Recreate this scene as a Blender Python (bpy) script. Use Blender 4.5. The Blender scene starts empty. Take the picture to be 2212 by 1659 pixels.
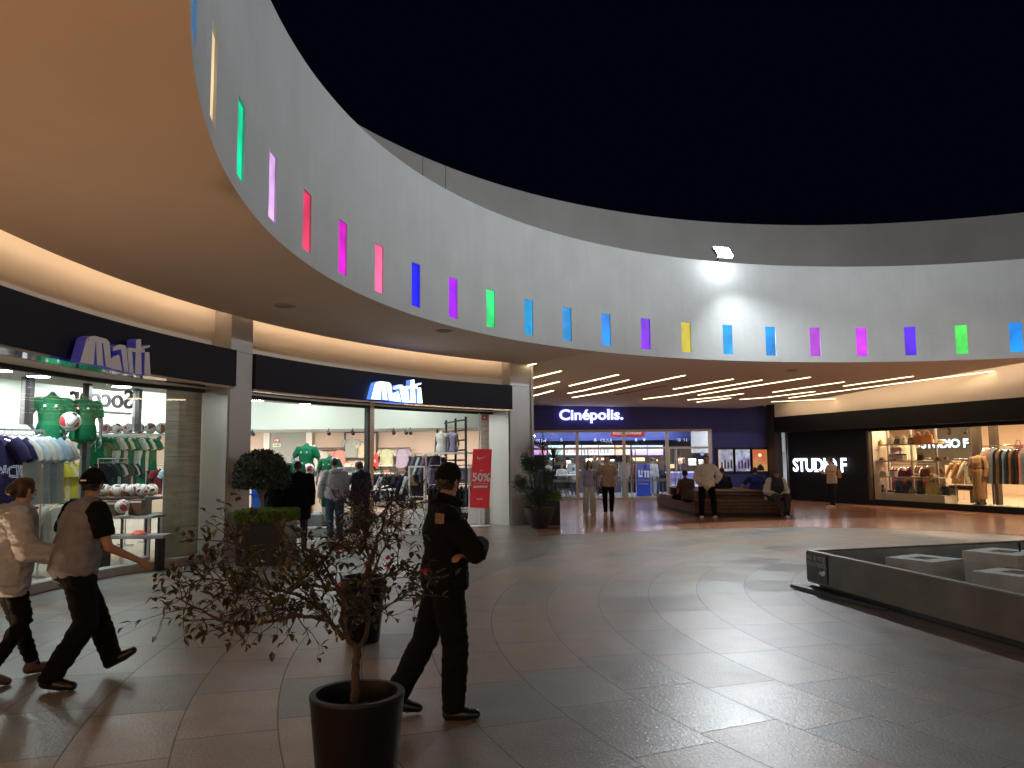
import bpy, bmesh, math, random
from mathutils import Vector, Matrix, noise
from math import sin, cos, pi, radians as rad, degrees as deg, atan2, hypot, sqrt
C = bpy.context.scene
COL = C.collection
random.seed(7)

# ------------------------------------------------------------------ camera
FPX, PITCH, ROLL, CAMH = 779.19, .09677, -.00899, 1.66
_F = Vector((0, cos(PITCH), sin(PITCH))); _U = Vector((0, -sin(PITCH), cos(PITCH))); _R = Vector((1, 0, 0))
RV = _R*cos(ROLL) + _U*sin(ROLL); UV = -_R*sin(ROLL) + _U*cos(ROLL); FV = _F
cd = bpy.data.cameras.new('camera'); cam = bpy.data.objects.new('camera', cd); COL.objects.link(cam)
cd.sensor_width = 36; cd.lens = FPX/1024*36; cd.clip_end = 500; cd.clip_start = .05
cam.matrix_world = Matrix(((RV.x, UV.x, -FV.x, 0), (RV.y, UV.y, -FV.y, 0), (RV.z, UV.z, -FV.z, CAMH), (0, 0, 0, 1)))
C.camera = cam
# ------------------------------------------------------------------ world (night)
w = bpy.data.worlds.new('World'); C.world = w; w.use_nodes = True
nt = w.node_tree; bg = nt.nodes['Background']
bg.inputs[0].default_value = (.0006, .0010, .0032, 1); bg.inputs[1].default_value = 1.0
# ------------------------------------------------------------------ exposure
C.view_settings.view_transform = 'Standard'; C.view_settings.look = 'None'
C.view_settings.exposure = 0; C.view_settings.gamma = 1
C.render.resolution_x = 1024; C.render.resolution_y = 768
C.cycles.sample_clamp_indirect = 3; C.cycles.max_bounces = 7; C.cycles.transparent_max_bounces = 16
C.cycles.caustics_reflective = False; C.cycles.caustics_refractive = False

# ------------------------------------------------------------------ plaza geometry
CX, CY, RR = 9.2806, 8.5148, 11.9
ZLOW, ZUP = 4.139, 6.705
def ray(x, y):                     # photograph coordinates on a 2212-wide grid -> direction from the camera
    x *= 1024/2212; y *= 1024/2212
    return RV*((x-512)/FPX) + UV*((384-y)/FPX) + FV
CAM = Vector((0, 0, CAMH))
def atz(x, y, z=0): d = ray(x, y); return CAM + d*((z-CAMH)/d.z)
def aty(x, y, Y): d = ray(x, y); return CAM + d*(Y/d.y)
def onplane(x, y, A, B):           # vertical plane through floor points A, B
    d = ray(x, y); n = Vector((B[1]-A[1], A[0]-B[0], 0)); return CAM + d*(n.dot(Vector((A[0], A[1], 0)))/n.dot(d))
def oncyl(x, y, R):
    d = ray(x, y); a = d.x**2+d.y**2; b = -2*(d.x*CX+d.y*CY); c = CX**2+CY**2-R*R
    return CAM + d*((-b+sqrt(b*b-4*a*c))/(2*a))
def pol(p): return hypot(p[0]-CX, p[1]-CY), deg(atan2(p[0]-CX, p[1]-CY))
def PP(R, th, z=0): return Vector((CX+R*sin(rad(th)), CY+R*cos(rad(th)), z))

# ------------------------------------------------------------------ naming helpers
LABELS = {}
def tag(o, label=None, cat=None, group=None, kind=None):
    if label: o['label'] = label
    if cat: o['category'] = cat
    if group: o['group'] = group
    if kind: o['kind'] = kind
    if label:
        if label in LABELS and not (group and LABELS[label] == group): print('DUPLABEL', label)
        LABELS[label] = group
    return o
def thing(name, label, cat, loc=(0, 0, 0), rz=0, group=None):
    o = bpy.data.objects.new(name, None); COL.objects.link(o); o.empty_display_size = .1
    o.location = loc; o.rotation_euler = (0, 0, rz); return tag(o, label, cat, group)
def copy_tree(o, parent=None):
    c = o.copy(); COL.objects.link(c); c.parent = parent
    for ch in o.children: copy_tree(ch, c)
    return c

# ------------------------------------------------------------------ materials
MATS = {}
def mat(name, col, rough=.6, metal=0, spec=.5, var=0, scale=8, bump=0, bscale=60, coat=0, sheen=0):
    if name in MATS: return MATS[name]
    m = bpy.data.materials.new(name); m.use_nodes = True; MATS[name] = m
    n = m.node_tree; b = n.nodes['Principled BSDF']
    b.inputs['Base Color'].default_value = (*col, 1); b.inputs['Roughness'].default_value = rough
    b.inputs['Metallic'].default_value = metal; b.inputs['Specular IOR Level'].default_value = spec
    if coat: b.inputs['Coat Weight'].default_value = coat
    if sheen: b.inputs['Sheen Weight'].default_value = sheen
    if var or bump:
        tc = n.nodes.new('ShaderNodeTexCoord')
    if var:
        nz = n.nodes.new('ShaderNodeTexNoise'); nz.inputs['Scale'].default_value = scale; nz.inputs['Detail'].default_value = 5
        n.links.new(tc.outputs['Object'], nz.inputs['Vector'])
        mr = n.nodes.new('ShaderNodeMapRange'); mr.inputs[1].default_value = .3; mr.inputs[2].default_value = .7
        mr.inputs[3].default_value = 1-var; mr.inputs[4].default_value = 1+var
        n.links.new(nz.outputs['Fac'], mr.inputs[0])
        mx = n.nodes.new('ShaderNodeVectorMath'); mx.operation = 'SCALE'; mx.inputs[0].default_value = col
        n.links.new(mr.outputs[0], mx.inputs['Scale']); n.links.new(mx.outputs[0], b.inputs['Base Color'])
    if bump:
        nz = n.nodes.new('ShaderNodeTexNoise'); nz.inputs['Scale'].default_value = bscale; nz.inputs['Detail'].default_value = 4
        n.links.new(tc.outputs['Object'], nz.inputs['Vector'])
        bp = n.nodes.new('ShaderNodeBump'); bp.inputs['Strength'].default_value = bump; bp.inputs['Distance'].default_value = .02
        n.links.new(nz.outputs['Fac'], bp.inputs['Height']); n.links.new(bp.outputs[0], b.inputs['Normal'])
    return m
def emit(name, col, s, base=None):
    if name in MATS: return MATS[name]
    m = bpy.data.materials.new(name); m.use_nodes = True; MATS[name] = m
    b = m.node_tree.nodes['Principled BSDF']; b.inputs['Base Color'].default_value = (*(base or (.3, .3, .3)), 1)
    b.inputs['Emission Color'].default_value = (*col, 1); b.inputs['Emission Strength'].default_value = s
    b.inputs['Roughness'].default_value = .5
    return m
def glass(name, tint=(1, 1, 1), rough=0.0, boost=1.0):
    """thin clear pane: Schlick reflection over plain transmission"""
    m = bpy.data.materials.new(name); m.use_nodes = True; n = m.node_tree; n.nodes.clear(); MATS[name] = m; L = n.links.new
    o = n.nodes.new('ShaderNodeOutputMaterial'); mx = n.nodes.new('ShaderNodeMixShader')
    t = n.nodes.new('ShaderNodeBsdfTransparent'); t.inputs[0].default_value = (*tint, 1)
    g = n.nodes.new('ShaderNodeBsdfGlossy'); g.inputs['Roughness'].default_value = rough
    ge = n.nodes.new('ShaderNodeNewGeometry'); d = n.nodes.new('ShaderNodeVectorMath'); d.operation = 'DOT_PRODUCT'; L(ge.outputs['Incoming'], d.inputs[0]); L(ge.outputs['Normal'], d.inputs[1])
    def M(op, a, b=None, clamp=False):
        k = n.nodes.new('ShaderNodeMath'); k.operation = op; k.use_clamp = clamp
        for i, v in enumerate((a, b)):
            if v is None: continue
            if isinstance(v, (int, float)): k.inputs[i].default_value = v
            else: L(v, k.inputs[i])
        return k.outputs[0]
    f = M('POWER', M('SUBTRACT', 1, M('ABSOLUTE', d.outputs['Value'])), 5); f = M('ADD', M('MULTIPLY', f, .92), .042*boost, True)
    L(f, mx.inputs[0]); L(t.outputs[0], mx.inputs[1]); L(g.outputs[0], mx.inputs[2]); L(mx.outputs[0], o.inputs[0])
    return m

# ------------------------------------------------------------------ mesh builder
class MB:
    def __init__(s): s.v = []; s.f = []; s.mi = []
    def add(s, vs, fs, m=0):
        k = len(s.v); s.v += [tuple(v) for v in vs]; s.f += [[k+i for i in f] for f in fs]; s.mi += [m]*len(fs); return s
    def box(s, x0, x1, y0, y1, z0, z1, m=0):
        return s.add([(x0, y0, z0), (x1, y0, z0), (x1, y1, z0), (x0, y1, z0), (x0, y0, z1), (x1, y0, z1), (x1, y1, z1), (x0, y1, z1)],
                     [(0, 3, 2, 1), (4, 5, 6, 7), (0, 1, 5, 4), (1, 2, 6, 5), (2, 3, 7, 6), (3, 0, 4, 7)], m)
    def prism(s, poly, z0, z1, m=0):          # poly: xy list, ccw
        n = len(poly)
        return s.add([(p[0], p[1], z0) for p in poly]+[(p[0], p[1], z1) for p in poly],
                     [tuple(range(n))[::-1], tuple(range(n, 2*n))]+[(i, (i+1) % n, n+(i+1) % n, n+i) for i in range(n)], m)
    def obox(s, A, B, t, z0, z1, off=0, m=0):   # box along the floor line A-B, thickness t starting at offset off to the right of A->B
        A = Vector((A[0], A[1])); B = Vector((B[0], B[1])); d = (B-A).normalized(); nr = Vector((d.y, -d.x))
        q = [A+nr*off, B+nr*off, B+nr*(off+t), A+nr*(off+t)]
        return s.prism([q[3], q[2], q[1], q[0]], z0, z1, m)
    def arc(s, R0, R1, t0, t1, z0, z1, n=None, m=0, rf=None):   # curved block between radii / angles / heights
        n = n or max(1, int(abs(t1-t0)/1.2)); vs = []; fs = []
        for i in range(n+1):
            th = t0+(t1-t0)*i/n
            e = rf(th) if rf else 0; vs += [PP(R0+e, th, z0), PP(R1+e, th, z0), PP(R1+e, th, z1), PP(R0+e, th, z1)]
        for i in range(n):
            a = 4*i; b = a+4
            fs += [(a, b, b+1, a+1), (a+1, b+1, b+2, a+2), (a+2, b+2, b+3, a+3), (a+3, b+3, b, a)]
        fs += [(0, 1, 2, 3), (4*n+3, 4*n+2, 4*n+1, 4*n)]
        return s.add(vs, fs, m)
    def tube(s, pts, rs, n=8, m=0, cap=True):
        pts = [Vector(p) for p in pts]
        if not hasattr(rs, '__len__'): rs = [rs]*len(pts)
        vs = []; fs = []; prev = None
        for i, p in enumerate(pts):
            d = (pts[min(i+1, len(pts)-1)]-pts[max(i-1, 0)])
            d = d.normalized() if d.length > 1e-9 else Vector((0, 0, 1))
            if prev is None: u = d.orthogonal().normalized()
            else: u = prev-d*prev.dot(d); u = u.normalized() if u.length > 1e-6 else d.orthogonal().normalized()
            prev = u; v = d.cross(u)
            for j in range(n): a = 2*pi*j/n; vs.append(p+(u*cos(a)+v*sin(a))*rs[i])
        for i in range(len(pts)-1):
            for j in range(n): a = i*n+j; b = i*n+(j+1) % n; fs.append((a, b, b+n, a+n))
        if cap: fs += [tuple(range(n))[::-1], tuple(range(len(vs)-n, len(vs)))]
        return s.add(vs, fs, m)
    def lathe(s, prof, c=(0, 0, 0), n=24, m=0, sx=1, sy=1):   # prof: (r,z) list
        vs = []; fs = []; k = len(prof)
        for r, z in prof:
            for j in range(n): a = 2*pi*j/n; vs.append((c[0]+r*sx*cos(a), c[1]+r*sy*sin(a), c[2]+z))
        for i in range(k-1):
            for j in range(n): a = i*n+j; b = i*n+(j+1) % n; fs.append((a, b, b+n, a+n))
        if prof[0][0] > 1e-4: fs.append(tuple(range(n))[::-1])
        if prof[-1][0] > 1e-4 and not (k == 2 and prof[0][0] <= 1e-4): fs.append(tuple(range((k-1)*n, k*n)))
        return s.add(vs, fs, m)
    def ell(s, c, r, n=14, m=0):
        return s.lathe([(max(1e-5, sin(pi*i/8))*1, -cos(pi*i/8)*r[2]) for i in range(9)], c, n, m, r[0], r[1])
    def xf(s, M):
        s.v = [tuple(M @ Vector(v)) for v in s.v]; return s
    def build(s, name, mats, parent=None, smooth=False, bevel=0, fix=True):
        me = bpy.data.meshes.new(name); me.from_pydata(s.v, [], s.f)
        if not isinstance(mats, (list, tuple)): mats = [mats]
        for mm in mats: me.materials.append(mm)
        if len(mats) > 1: me.polygons.foreach_set('material_index', s.mi)
        if fix or bevel:
            bm = bmesh.new(); bm.from_mesh(me)
            bmesh.ops.remove_doubles(bm, verts=bm.verts, dist=1e-5)
            bmesh.ops.recalc_face_normals(bm, faces=bm.faces)
            if bevel:
                es = [e for e in bm.edges if len(e.link_faces) == 2 and e.calc_face_angle(0) > .6]
                bmesh.ops.bevel(bm, geom=es, offset=bevel, segments=2, affect='EDGES', clamp_overlap=True)
            bm.to_mesh(me); bm.free()
        if smooth:
            me.polygons.foreach_set('use_smooth', [True]*len(me.polygons))
            try: me.set_sharp_from_angle(angle=rad(40))
            except Exception: pass
        o = bpy.data.objects.new(name, me); COL.objects.link(o); o.parent = parent
        return o
def text_mesh(body, size, depth=.02, bold=0, align='CENTER', space=1, outline=0, sx=1, res=4, shear=0):
    c = bpy.data.curves.new('txt', 'FONT'); c.body = body; c.size = size; c.align_x = align; c.align_y = 'CENTER'
    c.space_character = space; c.resolution_u = res; c.shear = shear
    if outline: c.fill_mode = 'NONE' if hasattr(c, 'fill_mode') else 'NONE'; c.bevel_depth = outline; c.bevel_resolution = 1; c.offset = bold
    else: c.extrude = depth/2; c.offset = bold
    o = bpy.data.objects.new('txt', c); COL.objects.link(o)
    bpy.context.view_layer.update()
    dg = bpy.context.evaluated_depsgraph_get(); me = bpy.data.meshes.new_from_object(o.evaluated_get(dg))
    bpy.data.objects.remove(o); bpy.data.curves.remove(c)
    # text lies in XY reading +x, facing +z : stand it up -> x right, z up, facing -y
    me.transform(Matrix.Rotation(rad(90), 4, 'X')); me.transform(Matrix.Diagonal((sx, 1, 1, 1)))
    me.materials.clear(); return me
def text(name, body, size, m, loc, rz=0, parent=None, mirror=False, **k):
    me = text_mesh(body, size, **k); me.name = name; me.materials.append(m)
    if mirror: me.transform(Matrix.Diagonal((-1, 1, 1, 1))); me.flip_normals()
    o = bpy.data.objects.new(name, me); COL.objects.link(o); o.location = loc; o.rotation_euler = (0, 0, rz); o.parent = parent
    return o
# ================================================================== FIGURES
def cap_geo(mb, p1, a1, b1, p2, a2, b2, side, ef=1, n=14, k=4):
    """rounded tapered limb p1->p2; a half-width along side, b half-depth"""
    p1 = Vector(p1); p2 = Vector(p2); ax = p2-p1; L = ax.length
    ax = ax.normalized() if L > 1e-6 else Vector((0, 0, 1))
    s = Vector(side); s = s-ax*s.dot(ax); s = s.normalized() if s.length > 1e-4 else ax.orthogonal().normalized(); f = ax.cross(s)
    rings = []
    e1, e2 = min(a1, b1), min(a2, b2)*ef
    for i in range(1, k+1): ph = pi/2*(1-i/k); rings.append((p1-ax*e1*sin(ph), a1*cos(ph), b1*cos(ph)))
    for i in range(1, k): t = i/k; rings.append((p1.lerp(p2, t), a1+(a2-a1)*t, b1+(b2-b1)*t))
    for i in range(0, k): ph = pi/2*i/k; rings.append((p2+ax*e2*sin(ph), a2*cos(ph), b2*cos(ph)))
    vs = [p1-ax*e1]; fs = []
    for c, a, b in rings:
        for j in range(n): t = 2*pi*j/n; vs.append(c+s*a*cos(t)+f*b*sin(t))
    vs.append(p2+ax*e2); m = len(rings)
    for j in range(n): fs.append((0, 1+(j+1) % n, 1+j))
    for i in range(m-1):
        for j in range(n): A = 1+i*n+j; B = 1+i*n+(j+1) % n; fs.append((A, B, B+n, A+n))
    for j in range(n): fs.append((len(vs)-1, 1+(m-1)*n+j, 1+(m-1)*n+(j+1) % n))
    mb.add(vs, fs)
def blob(name, parts, vox, m, parent, smooth=2, wr=0, wf=9, seed=0, cut=None):
    """union of rounded parts -> one continuous skin"""
    mb = MB()
    for p in parts: cap_geo(mb, *p)
    o = mb.build(name, m, None)
    md = o.modifiers.new('r', 'REMESH'); md.mode = 'VOXEL'; md.voxel_size = vox
    dg = bpy.context.evaluated_depsgraph_get(); me = bpy.data.meshes.new_from_object(o.evaluated_get(dg))
    old = o.data; o.modifiers.clear(); o.data = me; bpy.data.meshes.remove(old)
    bm = bmesh.new(); bm.from_mesh(me)
    for _ in range(smooth): bmesh.ops.smooth_vert(bm, verts=bm.verts, factor=.6, use_axis_x=True, use_axis_y=True, use_axis_z=True)
    if cut:   # drop everything for which cut(co) is true
        bmesh.ops.delete(bm, geom=[v for v in bm.verts if cut(v.co)], context='VERTS')
    if wr:
        bm.normal_update()
        for v in bm.verts:
            c = v.co; q = Vector((c.x*wf, c.y*wf, c.z*wf*1.7+seed*7.3))
            t = 1-abs(noise.noise(q))*2.4; t2 = 1-abs(noise.noise(q*2.1+Vector((3, 1, 2))))*2.4
            v.co = c+v.normal*wr*(t*.7+t2*.35)
    bm.to_mesh(me); bm.free()
    me.materials.clear(); me.materials.append(m); me.polygons.foreach_set('use_smooth', [True]*len(me.polygons))
    o.parent = parent; return o
BASE = dict(pel=(0, 0, .95), chest=(0, .0, 1.27), neck=(0, -.01, 1.44), head=(0, .02, 1.60), face=(0, 1, 0),
            shL=(-.185, -.01, 1.375), shR=(.185, -.01, 1.375), elL=(-.235, -.03, 1.10), elR=(.235, -.03, 1.10),
            wrL=(-.235, .06, .86), wrR=(.235, .06, .86), hipL=(-.086, 0, .90), hipR=(.086, 0, .90),
            knL=(-.105, .02, .49), knR=(.105, .02, .49), anL=(-.11, -.01, .085), anR=(.11, -.01, .085),
            toL=None, toR=None, hdL=None, hdR=None)
SKIN = mat('skin_tan', (.33, .185, .12), .5, var=.05, scale=20)
def hand_parts(w, d, side, palmn, sc=1.0, curl=.5, thumb=1):
    """palm + four unequal fingers + thumb. w wrist, d direction, side across the palm (towards thumb), palmn palm normal (curl direction)"""
    w = Vector(w); d = Vector(d).normalized(); s = Vector(side); s = (s-d*s.dot(d)).normalized(); n = Vector(palmn); n = (n-d*n.dot(d)); n = (n-s*n.dot(s))
    n = n.normalized() if n.length > 1e-3 else d.cross(s)
    out = [(w, .026*sc, .018*sc, w+d*.085*sc, .038*sc, .016*sc, s)]
    for i, (L, off) in enumerate(((.072, .028), (.080, .0095), (.074, -.0095), (.058, -.027))):
        b = w+d*(.085-abs(off)*.15)*sc+s*off*sc; c1 = curl; d1 = (d*cos(c1*.8)+n*sin(c1*.8)); d2 = (d*cos(c1*2)+n*sin(c1*2))
        m1 = b+d1*L*.5*sc; m2 = m1+d2*L*.5*sc
        out += [(b, .0098*sc, .0098*sc, m1, .009*sc, .009*sc, s), (m1, .009*sc, .009*sc, m2, .0075*sc, .0075*sc, s)]
    tb = w+d*.025*sc+s*.024*sc; td = (d*.65+s*.75+n*.25).normalized(); t1 = tb+td*.036*sc; t2 = t1+(d*.85+s*.25+n*.45).normalized()*.03*sc
    out += [(tb, .014*sc, .013*sc, t1, .0105*sc, .0105*sc, s), (t1, .0105*sc, .0105*sc, t2, .008*sc, .008*sc, s)]
    return out
def person(label, loc, face_dir, H=1.70, J={}, top=None, sleeve='long', bottom=None, shoes=None, hair=None, style='short', cap=None,
           capm=None, skin=None, vox=.012, topinf=.018, botinf=.014, girth=1.0, flare=0, hem=None, headless=False, skirt=None, group=None, name='person', cat='person', wr=.006,
           legs=True, hands='relax', zoff=0, curl=(.35, .35), sw=1.0, nude=None, base=None, coat=None):
    skin = skin or SKIN
    j = dict(BASE); j.update(J); j = {k: (Vector(v) if v is not None else None) for k, v in j.items()}
    az = atan2(face_dir[0], face_dir[1]); S = H/1.73
    root = thing(name, label, cat, (loc[0], loc[1], zoff), -az, group); root.scale = (S, S, S)
    X = (j['shR']-j['shL']).normalized(); up = (j['neck']-j['pel']).normalized()
    fd = j['face'].normalized(); hs = fd.cross(Vector((0, 0, 1))).normalized() if abs(fd.z) < .95 else X
    g = girth
    def torso(i):
        pel, ch, nk = j['pel'], j['chest'], j['neck']; mid = pel.lerp(ch, .5)
        hx = (j['hipR']-j['hipL']).normalized()
        return [(pel-up*.02, .152*g+i, .112*g+i, mid, .135*g+i, .098*g+i, hx), (mid, .135*g+i, .098*g+i, ch, .158*g+i, .112*g+i, X),
                (ch, .158*g+i, .112*g+i, ch.lerp(nk, .5), .150*g+i, .092+i, X), (j['shL'], .05+i*.8, .052+i*.8, j['shR'], .05+i*.8, .052+i*.8, up),
                (ch.lerp(nk, .6), .10+i*.6, .07+i*.6, nk, .062+i*.4, .055+i*.4, X)]
    def leg(s, i, to=1.0, fl=0):
        h, k, a = j['hip'+s], j['kn'+s], j['an'+s]; sd = Vector((1, 0, 0)); a = k.lerp(a, to)
        return [(h-(h-k).normalized()*.04, .076*g+i*.8, .088*g+i*.8, k, .056+i+fl*.3, .058+i+fl*.3, sd), (k, .056+i+fl*.3, .058+i+fl*.3, k.lerp(a, .35), .053+i+fl*.5, .055+i+fl*.5, sd), (k.lerp(a, .35), .053+i+fl*.5, .055+i+fl*.5, a+((a-k)*.06 if i > 0 else (a-k)*0), .036+i*.8+fl, .040+i*.9+fl, sd, .25)]
    def arm(s, i, e=1.0, w=1.0):
        a, b, c = j['sh'+s], j['el'+s], j['wr'+s]; sd = Vector((0, 1, 0)) if abs((b-a).normalized().y) < .8 else Vector((1, 0, 0))
        o = [(a, .05*sw+i, .05*sw+i, a.lerp(b, e), (.05-.012*e)*sw+i, (.05-.012*e)*sw+i, sd, 1 if e >= 1 else .2)]
        if e >= 1: o.append((b, .038*sw+i, .038*sw+i, b.lerp(c, w), (.038-.012*w)*sw+i, (.038-.012*w)*sw+i, sd, 1 if i < .001 else .3))
        return o
    def foot(s, i):
        a = j['an'+s]; t = j['to'+s] or a+Vector((.015*(1 if s == 'R' else -1), .155, -.055))
        d = (t-a); flat = Vector((d.x, d.y, 0)); flat = flat.normalized() if flat.length > .01 else Vector((0, 1, 0))
        hl = a+Vector((0, 0, -.045))-flat*.03 if j['to'+s] is None else a-(d.normalized())*.03+Vector((0, 0, -.045))*max(.2, 1-abs(d.normalized().z))
        sd = Vector((flat.y, -flat.x, 0))
        return [(a+Vector((0, 0, .01)), .036+i, .036+i, hl, .034+i, .034+i, sd), (hl, .034+i, .033+i, hl.lerp(t, .65), .045+i, .034+i, sd), (hl.lerp(t, .65), .045+i, .03+i, t, .036+i, .022+i, sd)]
    P = torso(-.005)
    if legs: P += leg('L', -.006)+leg('R', -.006)+foot('L', -.006)+foot('R', -.006)
    P += arm('L', -.004)+arm('R', -.004)
    hd = j['head']; nk = j['neck']; hu = (hd-nk).normalized(); hu = (hu*.5+Vector((0, 0, 1))*.5).normalized()
    if not headless:
        P += [(nk-up*.03, .056, .056, hd-hu*.06, .050, .054, hs),
              (hd-fd*.018+hu*.022, .074, .088, hd+fd*.012+hu*.03, .072, .084, hs),         # skull
              (hd+hu*.0, .064, .068, hd-hu*.075+fd*.028, .040, .048, hs),                # jaw
              (hd+fd*.088+hu*.012, .008, .010, hd+fd*.106-hu*.022, .0135, .012, hs),      # nose
              (hd+fd*.084-hu*.052-hs*.016, .007, .008, hd+fd*.084-hu*.052+hs*.016, .007, .008, hu),  # mouth
              (hd+fd*.074+hu*.034-hs*.034, .008, .008, hd+fd*.074+hu*.034+hs*.034, .008, .008, hu)]  # brow
        for q in (-1, 1): P.append((hd+hs*q*.079+hu*.022-fd*.012, .009, .017, hd+hs*q*.077-hu*.018-fd*.006, .007, .012, hs))
    else: P += [(nk-up*.03, .052, .052, nk+up*.045, .040, .040, X)]
    for s, q in (('L', -1), ('R', 1)):
        wv = j['wr'+s]; e = j['el'+s]; d = (j['hd'+s] or (wv-e)).normalized()
        inw = Vector((-q, 0, 0)); sd = Vector((0, 1, 0)) if abs(d.y) < .8 else Vector((0, 0, 1))
        if hands == 'blocks' : P += [(wv, .026, .018, wv+d*.15, .03, .016, sd)]
        else: P += hand_parts(wv, d, sd, inw, 1.0, curl[0 if s == 'L' else 1])
    body = blob('body', P, vox, nude or skin, root, smooth=1)
    if not headless and vox <= .0125:
        ew = mat('eye_dark', (.03, .02, .015), .3)
        eb = MB()
        for q in (-1, 1): c = hd+fd*.083+hs*q*.031+hu*.016; eb.ell(c, (.010, .010, .007), 8)
        eb.build('eyes', ew, body, smooth=True)
        mo = MB(); c = hd+fd*.090-hu*.053; mo.ell(c, (.019, .010, .005), 8); mo.build('lips', mat('lips', (.22, .08, .07), .5), body, smooth=True)
    if top:
        T = torso(topinf)
        hh_ = hem if hem is not None else .05; hb = max(topinf, botinf+.006)+.006
        hw2 = max(.155*g+hb, (j['hipR']-j['hipL']).length/2+.074*g+botinf*.8+.010)
        T.append((j['pel']+up*.07, hw2, .116*g+hb, j['pel']-up*max(hh_, .03), hw2, .118*g+hb, (j['hipR']-j['hipL']).normalized(), .15))
        if hem: pass
        sl = top[1] if isinstance(top, tuple) else None; tm = top[0] if isinstance(top, tuple) else top
        A = []
        for s in 'LR': A += arm(s, topinf, 1, .96) if sleeve == 'long' else arm(s, topinf*.8+.004, .66, 0) if sleeve == 'short' else []
        if sl is None: T += A; A = []
        zlo = (j['pel']-up*(hem or .05)).z
        blob('shirt' if not coat else coat, T, vox*.9, tm, root, smooth=2, wr=wr, seed=len(label))
        if A:
            for q_ in range(2): blob('sleeve', A[q_*len(A)//2:(q_+1)*len(A)//2], vox*.8, sl, root, smooth=2, wr=wr, seed=len(label)+1+q_)
    if bottom:
        hx = (j['hipR']-j['hipL']).normalized()
        Q = [(j['pel']+up*.05, .142*g+botinf*.7, .102*g+botinf*.7, j['pel']-up*.05, .150*g+botinf*.8, .108*g+botinf*.8, hx)]
        sh = .92 if bottom != 'short' else .1
        for s in 'LR': Q += leg(s, botinf, (1.0 if not skirt else skirt), flare)
        blob('trousers' if not skirt else 'shorts', Q, vox*.9, bottom, root, smooth=2, wr=wr, wf=8, seed=len(label)+3)
    if shoes:
        for s in 'LR':
            so = blob('shoe', foot(s, .012), min(vox*.8, .009), shoes, root, smooth=1)
    if hair and not headless:
        def hcut(c):
            v = c-hd; return v.dot(fd) > .045 and v.dot(hu) < .075 or (v.dot(hu) < -.01 and v.dot(fd) > -.01) or (v.dot(hu) < -.055 and style in ('short', 'bun'))
        Hh = [(hd-fd*.024+hu*.030, .083, .094, hd+fd*.006+hu*.040, .081, .092, hs)]
        if style in ('short', 'bun'): Hh += [(hd-fd*.03, .076, .08, hd-fd*.035-hu*.05, .055, .055, hs)]
        if style == 'bun': Hh += [(hd-fd*.10+hu*.02, .045, .045, hd-fd*.115+hu*.0, .042, .042, hs)]
        if style == 'long': Hh += [(hd-fd*.03, .085, .08, hd-fd*.06-hu*.16, .10, .05, hs), (hd-fd*.06-hu*.16, .10, .05, hd-fd*.045-hu*.34, .09, .04, hs), (hd+hs*.07-hu*.04, .03, .045, hd+hs*.085-hu*.22+fd*.03, .035, .035, hs), (hd-hs*.07-hu*.04, .03, .045, hd-hs*.085-hu*.22+fd*.03, .035, .035, hs)]
        blob('hair', Hh, vox*.8, hair, root, smooth=1, cut=(hcut if style != 'long' else (lambda c: (c-hd).dot(fd) > .055 and (c-hd).dot(hu) < .07 and abs((c-hd).dot(hs)) < .06)), wr=.004, wf=25)
    if cap and not headless:
        cd_ = 1 if cap == 'front' else -1
        K = [(hd-fd*.03+hu*.025, .090, .098, hd+fd*.006+hu*.058, .087, .097, hs)]
        blob('cap', K, vox*.8, capm, root, smooth=1, cut=lambda c: (c-hd).dot(hu) < .03*((c-hd).dot(fd) > 0))
        bb = MB(); vs = []
        for zz in (0, .006):
            for i in range(9): a = rad(-75+150*i/8); vs.append(hd+hu*(.045+zz-.012*cos(a))+(fd*cd_*cos(a)*.165+hs*sin(a)*.082))
        for zz in (0, .006):
            for i in range(9): a = rad(-75+150*i/8); vs.append(hd+hu*(.052+zz)+(fd*cd_*cos(a)*.085+hs*sin(a)*.075))
        fs = [];
        for i in range(8): fs += [(i, i+1, 18+i+1, 18+i), (9+i, 9+i+1, 27+i+1, 27+i), (i, i+1, 9+i+1, 9+i)]
        bb.add(vs, fs).build('cap_brim', capm, root, smooth=True)
    return root, j, (hd, hu, fd, hs)
FAB = {}
def fabric(name, col, **k): return mat('fabric_'+name, col, k.pop('rough', .85), var=k.pop('var', .12), scale=k.pop('scale', 14), bump=k.pop('bump', .35), bscale=k.pop('bscale', 220), sheen=.0, spec=.2)

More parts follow.
